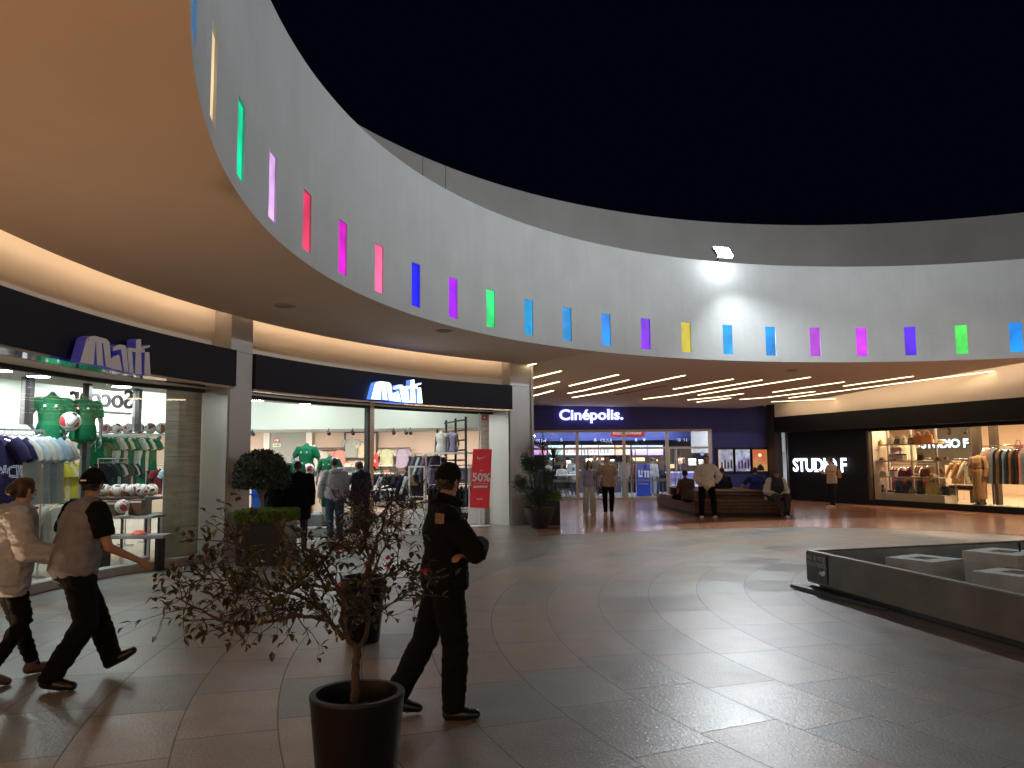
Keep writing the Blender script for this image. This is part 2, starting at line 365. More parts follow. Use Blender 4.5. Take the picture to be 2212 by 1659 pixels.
# ------------------------------------------------------------------ garments and goods
def garment_mesh(w=.48, h=.68, sleeve=.22, depth=.045, seed=0, neck=True, kind='tee', flare=.0):
    rnd = random.Random(seed); mb = MB(); NU, NV = 12, 12; vs = []; fs = []
    for side in (1, -1):
        for i in range(NV+1):
            v = i/NV
            hw_ = w/2*(1.0 if v > .18 else (.35+.65*(v/.18)**.6))*(1-.07*sin(pi*v)+flare*v)
            for k in range(NU+1):
                u = k/NU*2-1
                d = depth*sqrt(max(0, 1-u*u))*(.5+.5*v)+.010*sin(u*9+seed+v*2)*v+.006*sin(u*21+seed*3)
                vs.append((u*hw_, side*max(d, .002) if abs(u) < .999 else side*.003, -v*h-.02*(1-abs(u))*(1 if v < .05 and neck and side < 0 else 0)))
    n = (NV+1)*(NU+1)
    for o in (0, n):
        for i in range(NV):
            for k in range(NU): a = o+i*(NU+1)+k; fs.append((a, a+1, a+NU+2, a+NU+1))
    for i in range(NV): fs += [(i*(NU+1), (i+1)*(NU+1), n+(i+1)*(NU+1), n+i*(NU+1)), (i*(NU+1)+NU, (i+1)*(NU+1)+NU, n+(i+1)*(NU+1)+NU, n+i*(NU+1)+NU)]
    for k in range(NU): fs += [(k, k+1, n+k+1, n+k), (NV*(NU+1)+k, NV*(NU+1)+k+1, n+NV*(NU+1)+k+1, n+NV*(NU+1)+k)]
    mb.add(vs, fs)
    if sleeve:
        for q in (-1, 1):
            e = Vector((q*(w/2+sleeve*.35), 0, -.06-sleeve*.85))
            mb.tube([(q*w*.40, 0, -.06), (q*(w/2+sleeve*.12), 0, -.06-sleeve*.35), e], [.075, .07, .06] if sleeve < .3 else [.07, .055, .04], 10)
    return mb
def hanger(par, m):
    return MB().tube([(-.18, 0, -.05), (0, 0, .02), (.18, 0, -.05), (-.18, 0, -.05)], .006, 5).tube([(0, 0, .02), (0, 0, .09)], .003, 5).build('hanger', m, par)
GARM = {}
def hang(label, loc, rz, m, kind='tee', group=None, scale=1, seed=0, mark=None, cat='shirt', name='hanging_shirt'):
    key = (kind, seed % 3, m.name)
    t = thing(name, label, cat, loc, rz, group); t.scale = (scale,)*3
    if key not in GARM:
        if kind == 'tee': g_ = garment_mesh(seed=seed % 3)
        elif kind == 'long': g_ = garment_mesh(w=.46, h=.72, sleeve=.55, seed=seed % 3)
        elif kind == 'coat': g_ = garment_mesh(w=.44, h=1.15, sleeve=.6, seed=seed % 3, depth=.06, flare=.25)
        elif kind == 'dress': g_ = garment_mesh(w=.40, h=1.05, sleeve=0, seed=seed % 3, depth=.05, flare=.15)
        elif kind == 'shorts': g_ = garment_mesh(w=.36, h=.42, sleeve=0, seed=seed % 3, neck=False)
        elif kind == 'trousers': g_ = garment_mesh(w=.28, h=.95, sleeve=0, seed=seed % 3, neck=False)
        o = g_.build('cloth', m, None, smooth=True); GARM[key] = o.data; o.parent = t
    else:
        o = bpy.data.objects.new('cloth', GARM[key]); COL.objects.link(o); o.parent = t
    if mark:
        MB().add([(-.06, -.052, -.20), (.0, -.054, -.20), (-.03, -.054, -.16)], [(0, 1, 2)]).build('chest_mark', mark, t, fix=False)
    if kind != 'shorts': 
        if 'hg' not in GARM: hh = hanger(t, M_steel); GARM['hg'] = hh.data
        else: hh = bpy.data.objects.new('hanger', GARM['hg']); COL.objects.link(hh); hh.parent = t
    return t
def rack(label, A, B, z=1.45, m=None, posts=True, group=None):
    A = Vector((A[0], A[1], 0)); B = Vector((B[0], B[1], 0)); t = thing('clothes_rack', label, 'clothes rack', (A.x, A.y, 0), 0, group); d = B-A
    MB().tube([(0, 0, z), (d.x, d.y, z)], .014, 8).build('rail', m or M_steel, t, smooth=True)
    if posts:
        for p in (Vector((0, 0, 0)), Vector((d.x, d.y, 0))):
            MB().tube([(p.x, p.y, 0), (p.x, p.y, z)], .014, 8).build('post', m or M_steel, t, smooth=True)
        q = Vector((-d.y, d.x, 0)).normalized()*.2
        for p in (Vector((0, 0, 0)), Vector((d.x, d.y, 0))): MB().tube([(p.x-q.x, p.y-q.y, .02), (p.x+q.x, p.y+q.y, .02)], .014, 6).build('foot', m or M_steel, t)
    return t
def ball_material():
    m = bpy.data.materials.new('ball_pattern'); m.use_nodes = True; n = m.node_tree; b = n.nodes['Principled BSDF']; b.inputs['Roughness'].default_value = .3
    tc = n.nodes.new('ShaderNodeTexCoord'); nz = n.nodes.new('ShaderNodeTexNoise'); nz.inputs['Scale'].default_value = 7; nz.inputs['Detail'].default_value = 0; n.links.new(tc.outputs['Object'], nz.inputs['Vector'])
    cr = n.nodes.new('ShaderNodeValToRGB'); cr.color_ramp.interpolation = 'CONSTANT'; n.links.new(nz.outputs['Fac'], cr.inputs[0]); e = cr.color_ramp.elements
    e[0].color = (.02, .02, .02, 1); e[1].position = .36; e[1].color = (.7, .7, .68, 1)
    for p, c in ((.52, (.02, .02, .02)), (.545, (.7, .7, .68)), (.60, (.35, .03, .04)), (.72, (.05, .25, .1))): x = e.new(p); x.color = (*c, 1)
    n.links.new(cr.outputs[0], b.inputs['Base Color']); return m
M_ball = ball_material(); _ball = [None]
def ball(label, loc, r=.11, group=None, rot=(0, 0, 0)):
    if _ball[0] is None:
        bm = bmesh.new(); bmesh.ops.create_icosphere(bm, subdivisions=3, radius=.11); me = bpy.data.meshes.new('football'); bm.to_mesh(me); bm.free(); me.materials.append(M_ball); me.polygons.foreach_set('use_smooth', [True]*len(me.polygons)); _ball[0] = me
    o = bpy.data.objects.new('football', _ball[0]); COL.objects.link(o); o.location = loc; o.rotation_euler = rot; o.scale = (r/.11,)*3
    return tag(o, label, 'ball', group)
def handbag(label, loc, rz, m, w=.30, h=.22, d=.12, handle=.12, group=None, cat='handbag'):
    t = thing('handbag', label, cat, loc, rz, group)
    a = MB().prism([(-w/2, -d/2), (w/2, -d/2), (w/2, d/2), (-w/2, d/2)], 0, h)
    a.v = [(x*(1-.12*z/h), y*(1-.55*z/h), z) for x, y, z in a.v]; a.build('bag_body', m, t, bevel=.018, smooth=True)
    for q in (-1, 1):
        pts = [(cos(pi*i/10)*w*.26, q*d*.18, h-.02+sin(pi*i/10)*handle) for i in range(11)]
        MB().tube(pts, .007, 6).build('handle', m, t, smooth=True)
    return t
def hat(label, loc, m, r=.17, group=None, name='hat'):
    t = thing(name, label, 'hat', loc, 0, group)
    MB().lathe([(.0001, .095), (.05, .098), (.078, .085), (.085, .05), (.09, .012)], n=20).build('crown', m, t, smooth=True)
    MB().lathe([(.088, .012), (r*.8, .004), (r, -.008), (r, -.012), (r*.8, -.0), (.085, .006)], n=20).build('brim', m, t, smooth=True)
    MB().lathe([(.0905, .014), (.0885, .035)], n=20).build('band', M_black, t, smooth=True)
    return t
_shoe = {}
def shoe(label, loc, rz, m, group=None, boot=0):
    t = thing('shoe', label, 'shoe', loc, rz, group)
    key = (m.name, boot)
    if key not in _shoe:
        u = MB().ell((0, .04, .045), (.042, .12, .045)).ell((0, -.06, .055), (.036, .055, .05))
        if boot: u.lathe([(.036, .04), (.034, .18), (.042, .26)], (0, -.06, 0), 12)
        a = u.build('upper', m, None, smooth=True); b = MB().prism([(-.036, -.10), (.036, -.10), (.044, .06), (.03, .15), (-.03, .15), (-.044, .06)], 0, .022).build('sole', M_white, None)
        _shoe[key] = (a.data, b.data); a.parent = t; b.parent = t
    else:
        for nm, me in zip(('upper', 'sole'), _shoe[key]): o = bpy.data.objects.new(nm, me); COL.objects.link(o); o.parent = t
    return t
def disc_light(label, p, m, r=.11, group=None):
    t = thing('ceiling_downlight', label, 'downlight', p, 0, group)
    MB().lathe([(r*1.18, 0), (r*1.18, -.012), (r, -.016), (r, -.004)], n=20).build('trim_ring', M_white, t, smooth=True)
    MB().lathe([(.0001, -.010), (r, -.010)], n=20).build('lens', m, t)
    return t
def tracklight(label, p, aim=(0, -1, -.5), group=None):
    t = thing('track_spotlight', label, 'spotlight', p, 0, group); a = Vector(aim).normalized()
    MB().tube([(0, 0, 0), (0, 0, -.10)], .012, 6).build('bracket', M_black, t)
    c = Vector((0, 0, -.14)); MB().tube([c-a*.07, c+a*.07], [.05, .055], 14).build('lamp_head', M_black, t, smooth=True)
    return t
# ================================================================== MATERIALS
M_plaster = mat('grey_plaster', (.55, .57, .57), .85, var=.05, scale=1.3, bump=.3, bscale=7)
def streaks(m, k=.02):   # rain streaks and faint dirt running down the plaster
    n = m.node_tree; L = n.links.new; b_ = n.nodes['Principled BSDF']; src = b_.inputs['Base Color'].links[0].from_socket; g = n.nodes.new('ShaderNodeNewGeometry')
    mp = n.nodes.new('ShaderNodeMapping'); mp.inputs['Scale'].default_value = (5, 5, .35); L(g.outputs['Position'], mp.inputs['Vector']); nz = n.nodes.new('ShaderNodeTexNoise'); nz.inputs['Scale'].default_value = 1.1; nz.inputs['Detail'].default_value = 6; L(mp.outputs[0], nz.inputs['Vector'])
    mr = n.nodes.new('ShaderNodeMapRange'); mr.inputs[1].default_value = .35; mr.inputs[2].default_value = .65; mr.inputs[3].default_value = 1-k; mr.inputs[4].default_value = 1+k*.5; L(nz.outputs['Fac'], mr.inputs[0])
    mx = n.nodes.new('ShaderNodeVectorMath'); mx.operation = 'SCALE'; L(src, mx.inputs[0]); L(mr.outputs[0], mx.inputs['Scale']); L(mx.outputs[0], b_.inputs['Base Color'])
streaks(M_plaster)
M_soffit = mat('soffit_paint', (.64, .51, .40), .8, var=.03, scale=1.2, bump=.05, bscale=20)
M_parapet = mat('parapet_plaster', (.30, .29, .28), .9, var=.08, scale=.8)
M_cove = mat('cove_wall', (.70, .64, .56), .8, var=.03, scale=1)
M_band = mat('sign_band', (.005, .006, .014), .6, spec=.25, var=.2, scale=2)
M_pillar = mat('pillar_clad', (.50, .50, .51), .45, metal=.25, var=.05, scale=1)
M_steel = mat('brushed_steel', (.55, .55, .55), .22, metal=.9)
M_mirror = mat('mirror_metal', (.75, .75, .75), .06, metal=1)
M_alu = mat('aluminium_frame', (.55, .53, .50), .35, metal=.6)
M_black = mat('black_paint', (.012, .012, .014), .5)
M_blackwall = mat('black_wall', (.005, .005, .007), .6, spec=.3, var=.25, scale=1.5)
M_white = mat('white_paint', (.75, .76, .74), .6)
M_whitewall = mat('white_wall', (.70, .71, .69), .8, var=.02, scale=1)
M_greywall = mat('grey_wall', (.34, .36, .36), .8)
M_concrete = mat('raw_concrete', (.20, .20, .19), .8, var=.2, scale=3, bump=.3, bscale=30)
M_blue = mat('navy_wall', (.05, .06, .34), .6, var=.1, scale=2)
M_wood = mat('dark_wood', (.13, .055, .034), .45, var=.35, scale=5)
M_glass = glass('shop_glass', (.97, 1, .98), boost=1.0)
M_warm = emit('warm_strip', (1, .70, .44), 15)
M_line = emit('linear_light', (1, .74, .40), 10)
M_cool = emit('cool_downlight', (.93, .97, 1), 150)
M_coolw = emit('warm_downlight', (1, .72, .46), 520)

# ================================================================== FLOOR
def floor_material():
    m = bpy.data.materials.new('plaza_paving'); m.use_nodes = True; n = m.node_tree; L = n.links.new
    b = n.nodes['Principled BSDF']
    def M(op, a, c=None, clamp=False):
        k = n.nodes.new('ShaderNodeMath'); k.operation = op; k.use_clamp = clamp
        for i, v in enumerate((a, c)):
            if v is None: continue
            if isinstance(v, (int, float)): k.inputs[i].default_value = v
            else: L(v, k.inputs[i])
        return k.outputs[0]
    g = n.nodes.new('ShaderNodeNewGeometry'); sp = n.nodes.new('ShaderNodeSeparateXYZ'); L(g.outputs['Position'], sp.inputs[0])
    dx = M('SUBTRACT', sp.outputs[0], CX); dy = M('SUBTRACT', sp.outputs[1], CY)
    r = M('SQRT', M('ADD', M('MULTIPLY', dx, dx), M('MULTIPLY', dy, dy)))
    th = M('ARCTAN2', dx, dy)
    W = .595
    q = M('DIVIDE', r, W); ri = M('FLOOR', q); rf = M('FRACT', q)
    wn = n.nodes.new('ShaderNodeTexWhiteNoise'); wn.noise_dimensions = '1D'; L(ri, wn.inputs['W'])
    rm = M('MULTIPLY', M('ADD', ri, .5), W)
    ar = M('ADD', M('DIVIDE', M('MULTIPLY', th, rm), .93), M('MULTIPLY', wn.outputs['Value'], 3))
    ai = M('FLOOR', ar); af = M('FRACT', ar)
    cv = n.nodes.new('ShaderNodeCombineXYZ'); L(ri, cv.inputs[0]); L(ai, cv.inputs[1])
    w2 = n.nodes.new('ShaderNodeTexWhiteNoise'); w2.noise_dimensions = '3D'; L(cv.outputs[0], w2.inputs['Vector'])
    cr = n.nodes.new('ShaderNodeValToRGB'); L(w2.outputs['Value'], cr.inputs[0])
    cs = [(0, (.165, .180, .185)), (.14, (.175, .185, .19)), (.22, (.23, .20, .17)), (.42, (.29, .22, .175)), (.6, (.225, .19, .16)), (.74, (.30, .21, .16)), (.88, (.20, .195, .18)), (1, (.165, .18, .19))]
    e = cr.color_ramp.elements; e[0].position = 0; e[0].color = (*cs[0][1], 1); e[1].position = 1; e[1].color = (*cs[-1][1], 1)
    mean = (.225, .198, .172); cs = [(p, tuple(.68*v+.32*mv for v, mv in zip(c, mean))) for p, c in cs]; e[0].color = (*cs[0][1], 1); e[1].color = (*cs[-1][1], 1)
    for p, c in cs[1:-1]: x = e.new(p); x.color = (*c, 1)
    # fine stone grain and larger mottling
    nz = n.nodes.new('ShaderNodeTexNoise'); nz.inputs['Scale'].default_value = 70; nz.inputs['Detail'].default_value = 8; nz.inputs['Roughness'].default_value = .7; L(g.outputs['Position'], nz.inputs['Vector'])
    n2 = n.nodes.new('ShaderNodeTexNoise'); n2.inputs['Scale'].default_value = 3.5; n2.inputs['Detail'].default_value = 6; L(g.outputs['Position'], n2.inputs['Vector'])
    f = M('ADD', M('MULTIPLY', nz.outputs['Fac'], 2.2), M('MULTIPLY', n2.outputs['Fac'], .9))
    f = M('MAXIMUM', M('SUBTRACT', f, .55), .25)
    jr = M('MINIMUM', rf, M('SUBTRACT', 1, rf)); ja = M('MINIMUM', af, M('SUBTRACT', 1, af))
    j1 = M('GREATER_THAN', jr, .008); j2 = M('GREATER_THAN', ja, .0055)
    J = M('MULTIPLY', j1, j2); jf = M('ADD', M('MULTIPLY', J, .55), .45)
    f = M('MULTIPLY', f, jf)
    mx = n.nodes.new('ShaderNodeVectorMath'); mx.operation = 'SCALE'; L(cr.outputs[0], mx.inputs[0]); L(f, mx.inputs['Scale'])
    L(mx.outputs[0], b.inputs['Base Color'])
    ro = M('ADD', M('MULTIPLY', w2.outputs['Value'], .10), M('ADD', M('MULTIPLY', n2.outputs['Fac'], .14), .235))
    L(M('MAXIMUM', M('MAXIMUM', ro, .285), M('MULTIPLY', M('SUBTRACT', 1, J), .6)), b.inputs['Roughness'])
    # ripples of the worn stone
    mp = n.nodes.new('ShaderNodeMapping'); L(g.outputs['Position'], mp.inputs['Vector']); mp.inputs['Scale'].default_value = (1, 1.0, 1)
    n3 = n.nodes.new('ShaderNodeTexNoise'); n3.inputs['Scale'].default_value = 48; n3.inputs['Detail'].default_value = 5; n3.inputs['Distortion'].default_value = .8; L(mp.outputs[0], n3.inputs['Vector'])
    bp = n.nodes.new('ShaderNodeBump'); bp.inputs['Strength'].default_value = .5; bp.inputs['Distance'].default_value = .006
    L(M('ADD', n3.outputs['Fac'], M('MULTIPLY', J, .3)), bp.inputs['Height']); L(bp.outputs[0], b.inputs['Normal'])
    b.inputs['Specular IOR Level'].default_value = .55
    return m
def red_material():
    m = bpy.data.materials.new('terracotta_paving'); m.use_nodes = True; n = m.node_tree; L = n.links.new; b = n.nodes['Principled BSDF']
    g = n.nodes.new('ShaderNodeNewGeometry')
    br = n.nodes.new('ShaderNodeTexBrick'); L(g.outputs['Position'], br.inputs['Vector']); br.inputs['Scale'].default_value = 1
    br.inputs['Brick Width'].default_value = .9; br.inputs['Row Height'].default_value = .6; br.inputs['Mortar Size'].default_value = .006
    br.inputs['Color1'].default_value = (.40, .19, .12, 1); br.inputs['Color2'].default_value = (.34, .17, .115, 1); br.inputs['Mortar'].default_value = (.12, .07, .05, 1)
    nz = n.nodes.new('ShaderNodeTexNoise'); nz.inputs['Scale'].default_value = 2; nz.inputs['Detail'].default_value = 6; L(g.outputs['Position'], nz.inputs['Vector'])
    mr = n.nodes.new('ShaderNodeMapRange'); mr.inputs[3].default_value = .6; mr.inputs[4].default_value = 1.5; L(nz.outputs['Fac'], mr.inputs[0])
    mx = n.nodes.new('ShaderNodeVectorMath'); mx.operation = 'SCALE'; L(br.outputs[0], mx.inputs[0]); L(mr.outputs[0], mx.inputs['Scale']); L(mx.outputs[0], b.inputs['Base Color'])
    m2 = n.nodes.new('ShaderNodeMapRange'); m2.inputs[3].default_value = .15; m2.inputs[4].default_value = .235; L(nz.outputs['Fac'], m2.inputs[0]); L(m2.outputs[0], b.inputs['Roughness'])
    n3 = n.nodes.new('ShaderNodeTexNoise'); n3.inputs['Scale'].default_value = 9; L(g.outputs['Position'], n3.inputs['Vector'])
    bp = n.nodes.new('ShaderNodeBump'); bp.inputs['Strength'].default_value = .25; bp.inputs['Distance'].default_value = .01; L(n3.outputs['Fac'], bp.inputs['Height']); L(bp.outputs[0], b.inputs['Normal'])
    return m
def travertine():
    m = mat('travertine', (.33, .31, .28), .5); n = m.node_tree; L = n.links.new; b_ = n.nodes['Principled BSDF']; g = n.nodes.new('ShaderNodeNewGeometry')
    mp = n.nodes.new('ShaderNodeMapping'); mp.inputs['Scale'].default_value = (1.2, 1.2, 11); L(g.outputs['Position'], mp.inputs['Vector']); nz = n.nodes.new('ShaderNodeTexNoise'); nz.inputs['Scale'].default_value = 1.6; nz.inputs['Detail'].default_value = 8; nz.inputs['Roughness'].default_value = .65; L(mp.outputs[0], nz.inputs['Vector'])
    cr = n.nodes.new('ShaderNodeValToRGB'); L(nz.outputs['Fac'], cr.inputs[0]); e = cr.color_ramp.elements; e[0].position = .30; e[0].color = (.48, .46, .42, 1); e[1].position = .68; e[1].color = (.80, .77, .70, 1); L(cr.outputs[0], b_.inputs['Base Color']); return m
M_floor = floor_material(); M_red = red_material()
g = MB().add([(-60, -60, 0), (80, -60, 0), (80, 90, 0), (-60, 90, 0)], [(0, 1, 2, 3)]).build('ground', M_floor, fix=False)
tag(g, kind='structure')
# terracotta paving in front of the cinema (edge is a gentle curve)
edge = [(-.25, 16.6), (.5, 17.1), (1.02, 17.4), (2.2, 17.92), (3.7, 18.3), (5.2, 18.6), (6.6, 18.8), (8.4, 18.2), (9.8, 17.1), (11.2, 15.6), (12.4, 13.6)]
# keep the sheet clear of the pillar
edge[0] = (.55, 17.15); edge[1] = (.8, 17.3)
poly = edge+[(18, 13.6), (18, 33.5), (.55, 33.5)]
rf = MB().add([(x, y, .004) for x, y in poly], [tuple(range(len(poly)))]).build('paving', M_red, fix=False)
tag(rf, kind='structure')
M_shopfloor = mat('shop_floor_tile', (.52, .50, .46), .12, var=.04, scale=1.5)
M_cinefloor = mat('cinema_floor_tile', (.55, .56, .60), .08, var=.03, scale=1.5)

# ================================================================== RING (facade wall with coloured slots + soffit)
ring = thing('ring_canopy', 'curved grey ring wall with coloured light slots and flat soffit above the walkway', 'canopy', (CX, CY, 0))
def rel(o, par):   # keep world geometry under a located parent
    o.matrix_parent_inverse = Matrix.Translation(-Vector(par.location)) if par.rotation_euler.z == 0 else (Matrix.Translation(par.location) @ Matrix.Rotation(par.rotation_euler.z, 4, 'Z')).inverted()
    return o
PH0, DPH = deg(-1.69083), deg(.10557)
WB, WT, WW, TW = 4.30, 5.06, .29, .34
hw = deg(WW/2/RR)
wins = [PH0+DPH*i for i in range(-5, 24)]
m = MB()
ths = []
def wallslab(t0, t1, z0, z1):
    m.arc(RR, RR+TW, t0, t1, z0, z1)
# bottom band / top band full circle, piers between slots
def cyl_band(mb, R, t0, t1, z0, z1, n, flip=False):
    vs = []; fs = []
    for i in range(n+1):
        th = t0+(t1-t0)*i/n; vs += [PP(R, th, z0), PP(R, th, z1)]
    for i in range(n):
        a = 2*i; fs.append((a, a+2, a+3, a+1))
    mb.add(vs, fs)
def ann(mb, R0, R1, t0, t1, z, n):
    vs = []; fs = []
    for i in range(n+1):
        th = t0+(t1-t0)*i/n; vs += [PP(R0, th, z), PP(R1, th, z)]
    for i in range(n): a = 2*i; fs.append((a, a+2, a+3, a+1))
    mb.add(vs, fs)
angs = [-180.0]
for t in wins: angs += [t-hw, t+hw]
angs.append(180.0)
# inner face split so that all vertices match
for i in range(len(angs)-1):
    t0, t1 = angs[i], angs[i+1]; isw = i % 2 == 1
    k = max(1, int((t1-t0)/1.5))
    cyl_band(m, RR, t0, t1, ZLOW-.0, WB, k); cyl_band(m, RR, t0, t1, WT, ZUP, k)
    if not isw: cyl_band(m, RR, t0, t1, WB, WT, k)
    else:       # reveals
        a0, a1 = t0, t1
        for (u, v) in ((a0, a0), (a1, a1)):
            m.add([PP(RR, u, WB), PP(RR+TW, u, WB), PP(RR+TW, u, WT), PP(RR, u, WT)], [(0, 1, 2, 3)])
        for z in (WB, WT): m.add([PP(RR, a0, z), PP(RR, a1, z), PP(RR+TW, a1, z), PP(RR+TW, a0, z)], [(0, 1, 2, 3)])
    ann(m, RR, RR+TW, t0, t1, ZUP, k); cyl_band(m, RR+TW+.003, t0, t1, ZLOW+.2, ZUP, k)
o = m.build('fascia_wall', M_plaster, ring, fix=False); rel(o, ring)
wincol = {-2: (.02, .35, 1), -1: (1, .72, .42), 0: (0, .72, .36), 1: (.75, .42, .85), 2: (1, .05, .16), 3: (.78, 0, .65), 4: (1, .13, .32), 5: (.0, .0, 1), 6: (.42, 0, 1), 7: (.02, .78, .20),
          8: (0, .42, .9), 9: (0, .36, .9), 10: (0, .26, .9), 11: (.22, 0, .9), 12: (.62, .50, .02), 13: (0, .40, .95), 14: (0, .30, .9), 15: (.38, .04, .55), 16: (.62, .03, .85), 17: (.10, .01, .9), 18: (.08, .80, .10), 19: (.0, .28, .95)}
for i, t in enumerate(wins):
    k = i-5; c = wincol.get(k, (.1, .3, .9)); mm = emit('slot_light_%d' % k if k >= 0 else 'slot_light_a%d' % -k, c, 1.0, base=tuple(.08*v for v in c))
    # diffuser with slight top-to-bottom falloff
    n = mm.node_tree; b = n.nodes['Principled BSDF']; gg = n.nodes.new('ShaderNodeTexCoord'); nz = n.nodes.new('ShaderNodeTexNoise'); nz.inputs['Scale'].default_value = 1.7
    n.links.new(gg.outputs['Object'], nz.inputs['Vector']); mr = n.nodes.new('ShaderNodeMapRange'); mr.inputs[1].default_value = .35; mr.inputs[2].default_value = .65; mr.inputs[3].default_value = .65; mr.inputs[4].default_value = 1.35
    n.links.new(nz.outputs['Fac'], mr.inputs[0]); n.links.new(mr.outputs[0], b.inputs['Emission Strength'])
    wo = MB().arc(RR+.025, RR+.045, t-hw*1.0, t+hw*1.0, WB, WT, n=1).build('window', mm, ring); rel(wo, ring)
# soffit annulus: inner flat part everywhere
S_A, S_B = atz(1706, 1079.6), atz(2212, 1113)      # foot of the fashion shop wall
dS = (S_B-S_A).normalized(); nS = Vector((-dS.y, dS.x, 0)); nS = nS if nS.dot(Vector((-1, 0, 0))) > 0 else -nS   # towards the plaza
eA, eB = onplane(1674, 873, S_A+nS*1.0, S_B+nS*1.0), onplane(2212, 808, S_A+nS*1.0, S_B+nS*1.0)
print('cove edge', eA, eB, 'studio', S_A, S_B)
def ceilz(x, y):
    r = hypot(x-CX, y-CY)
    # plane through the corner pillar top and the edge along the fashion shop
    A = Vector((0, 19.9, 4.14)); B = eB; D = eA; nn = (B-A).cross(D-A)
    zp = A.z-((x-A.x)*nn.x+(y-A.y)*nn.y)/nn.z
    k = min(1, max(0, (r-RR)/7))
    return ZLOW+(zp-ZLOW)*k
RC = 14.70
m = MB(); ann(m, RR, RC, -180, -37.6, ZLOW, 130); ann(m, RR, RC, 40, 180, ZLOW, 110)
cyl_band(m, RC, -180, -37.6, ZLOW, ZLOW+.12, 130); ann(m, RC-.5, RC, -180, -37.6, ZLOW+.12, 130)
cyl_band(m, RC, 40, 180, ZLOW, ZLOW+.12, 110)
o = m.build('soffit', M_soffit, ring, fix=False); rel(o, ring)
# outer wall behind the cove + cove lid + light strip, left arc
RW = 15.12
m = MB(); cyl_band(m, RW, -180, -37.6, 3.5, 4.75, 130); ann(m, RC-.5, RW, -180, -37.6, 4.75, 130); cyl_band(m, RW, 40, 180, 0, 4.75, 110); ann(m, RC-.5, RW, 40, 180, 4.75, 110)
o = m.build('cove_wall', M_cove, ring, fix=False); rel(o, ring)
m = MB().arc(RC-.10, RC-.06, -179, -38, ZLOW+.14, ZLOW+.20, 120); m.arc(RC-.10, RC-.06, 60, 179, ZLOW+.14, ZLOW+.20, 90)
o = m.build('light_strip', M_warm, ring); rel(o, ring)
# far parapet behind the ring
m = MB(); m.arc(14.2, 14.6, -180, 180, 6.0, 8.55, 200)
# joints of the cladding
p = m.build('parapet_wall', M_parapet); tag(p, 'taller brown grey parapet wall curving behind the ring against the night sky', 'wall')
for t in (-52.5, -49.5): 
    jn = MB().arc(14.19, 14.21, t-.03, t+.03, 6.0, 8.54, 1).build('joint', mat('joint', (.19, .185, .18), .9), p)

# ================================================================== WALKWAY CEILING before the cinema
CIN_Y = 32.0
SE = S_B+dS*9; SS = S_A-dS*1.2
def hit_ceiling(x, y):
    z = 4.0
    for _ in range(12):
        p = atz(x, y, z); z = ceilz(p.x, p.y)
    return atz(x, y, z)
# plaza-side ceiling edge along the fashion shop
eD = (eB-eA).normalized(); eE = eB+eD*10
m = MB()
def outer(th):
    d = Vector((sin(rad(th)), cos(rad(th)))); best = 60
    # cinema wall
    if d.y > 0: best = min(best, (CIN_Y+.1-CY)/d.y)
    # cove edge line eA-eE
    n2 = Vector((eD.y, -eD.x)); den = n2.dot(d)
    if abs(den) > 1e-6:
        t = n2.dot(Vector((eA.x-CX, eA.y-CY)))/den
        if t > 0: best = min(best, t)
    return best
N = 90; K = 14; T0, T1 = -37.6, 40
vs = []; fs = []
for i in range(N+1):
    th = T0+(T1-T0)*i/N; ro = outer(th)
    if ro < RR+.6: ro = RR+.6
    for j in range(K+1):
        r = RR+(ro-RR)*j/K; p = PP(r, th); vs.append((p.x, p.y, ceilz(p.x, p.y)))
for i in range(N):
    for j in range(K): a = i*(K+1)+j; fs.append((a, a+1, a+K+2, a+K+1))
m.add(vs, fs)
ceil = m.build('walkway_ceiling', mat('walkway_paint', (.76, .68, .58), .8), None, fix=False, smooth=True)
tag(ceil, 'pale ceiling with slanting light lines between the ring and the cinema front', 'ceiling')
# left return closing wall above cinema corridor
A0 = PP(RC, -37.6)
# linear lights
k6 = .5877*2212/2560
def c6(x, y): return (1260*.8641+x*k6, 880*.8641+y*k6)
ORDL = ['first', 'second', 'third', 'fourth', 'fifth', 'sixth', 'seventh', 'eighth', 'ninth', 'tenth', 'eleventh', 'twelfth', 'thirteenth', 'fourteenth', 'fifteenth', 'sixteenth', 'seventeenth']
lines = [((60, 125), (242, 80)), ((60, 166), (235, 125)), ((60, 202), (210, 163)), ((60, 66), (135, 48)), ((278, 143), (487, 95)), ((272, 175), (530, 118)), ((290, 193), (770, 98)), ((592, 199), (1098, 118)),
         ((720, 157), (975, 114)), ((825, 181), (1303, 106)), ((780, 203), (1018, 173)), ((820, 212), (965, 195)), ((1003, 201), (1323, 161)), ((1143, 167), (1448, 126)), ((1137, 211), (1410, 180)), ((1210, 187), (2085, 80)), ((1443, 143), (1742, 102))]
for i, (a, b) in enumerate(lines):
    A = hit_ceiling(*c6(*a)); B = hit_ceiling(*c6(*b))
    d = (B-A); q = Vector((-d.y, d.x, 0)).normalized()*.032
    t = thing('ceiling_light', 'slim warm light line in the ceiling, %s from the left' % ORDL[i], 'ceiling light', A, group='light lines in the walkway ceiling')
    def ribbon(w_, dz, nm, m_):
        n_ = 14; vs = []
        for k in range(n_+1):
            p = A.lerp(B, k/n_); z = ceilz(p.x, p.y)
            for s_ in (-1, 1): vs.append((p.x+q.x*w_*s_-A.x, p.y+q.y*w_*s_-A.y, z-dz-A.z))
        return MB().add(vs, [(2*k, 2*k+1, 2*k+3, 2*k+2) for k in range(n_)]).build(nm, m_, t, fix=False)
    ribbon(1.3, .006, 'frame', M_white); ribbon(1.0, .012, 'diffuser', M_line)
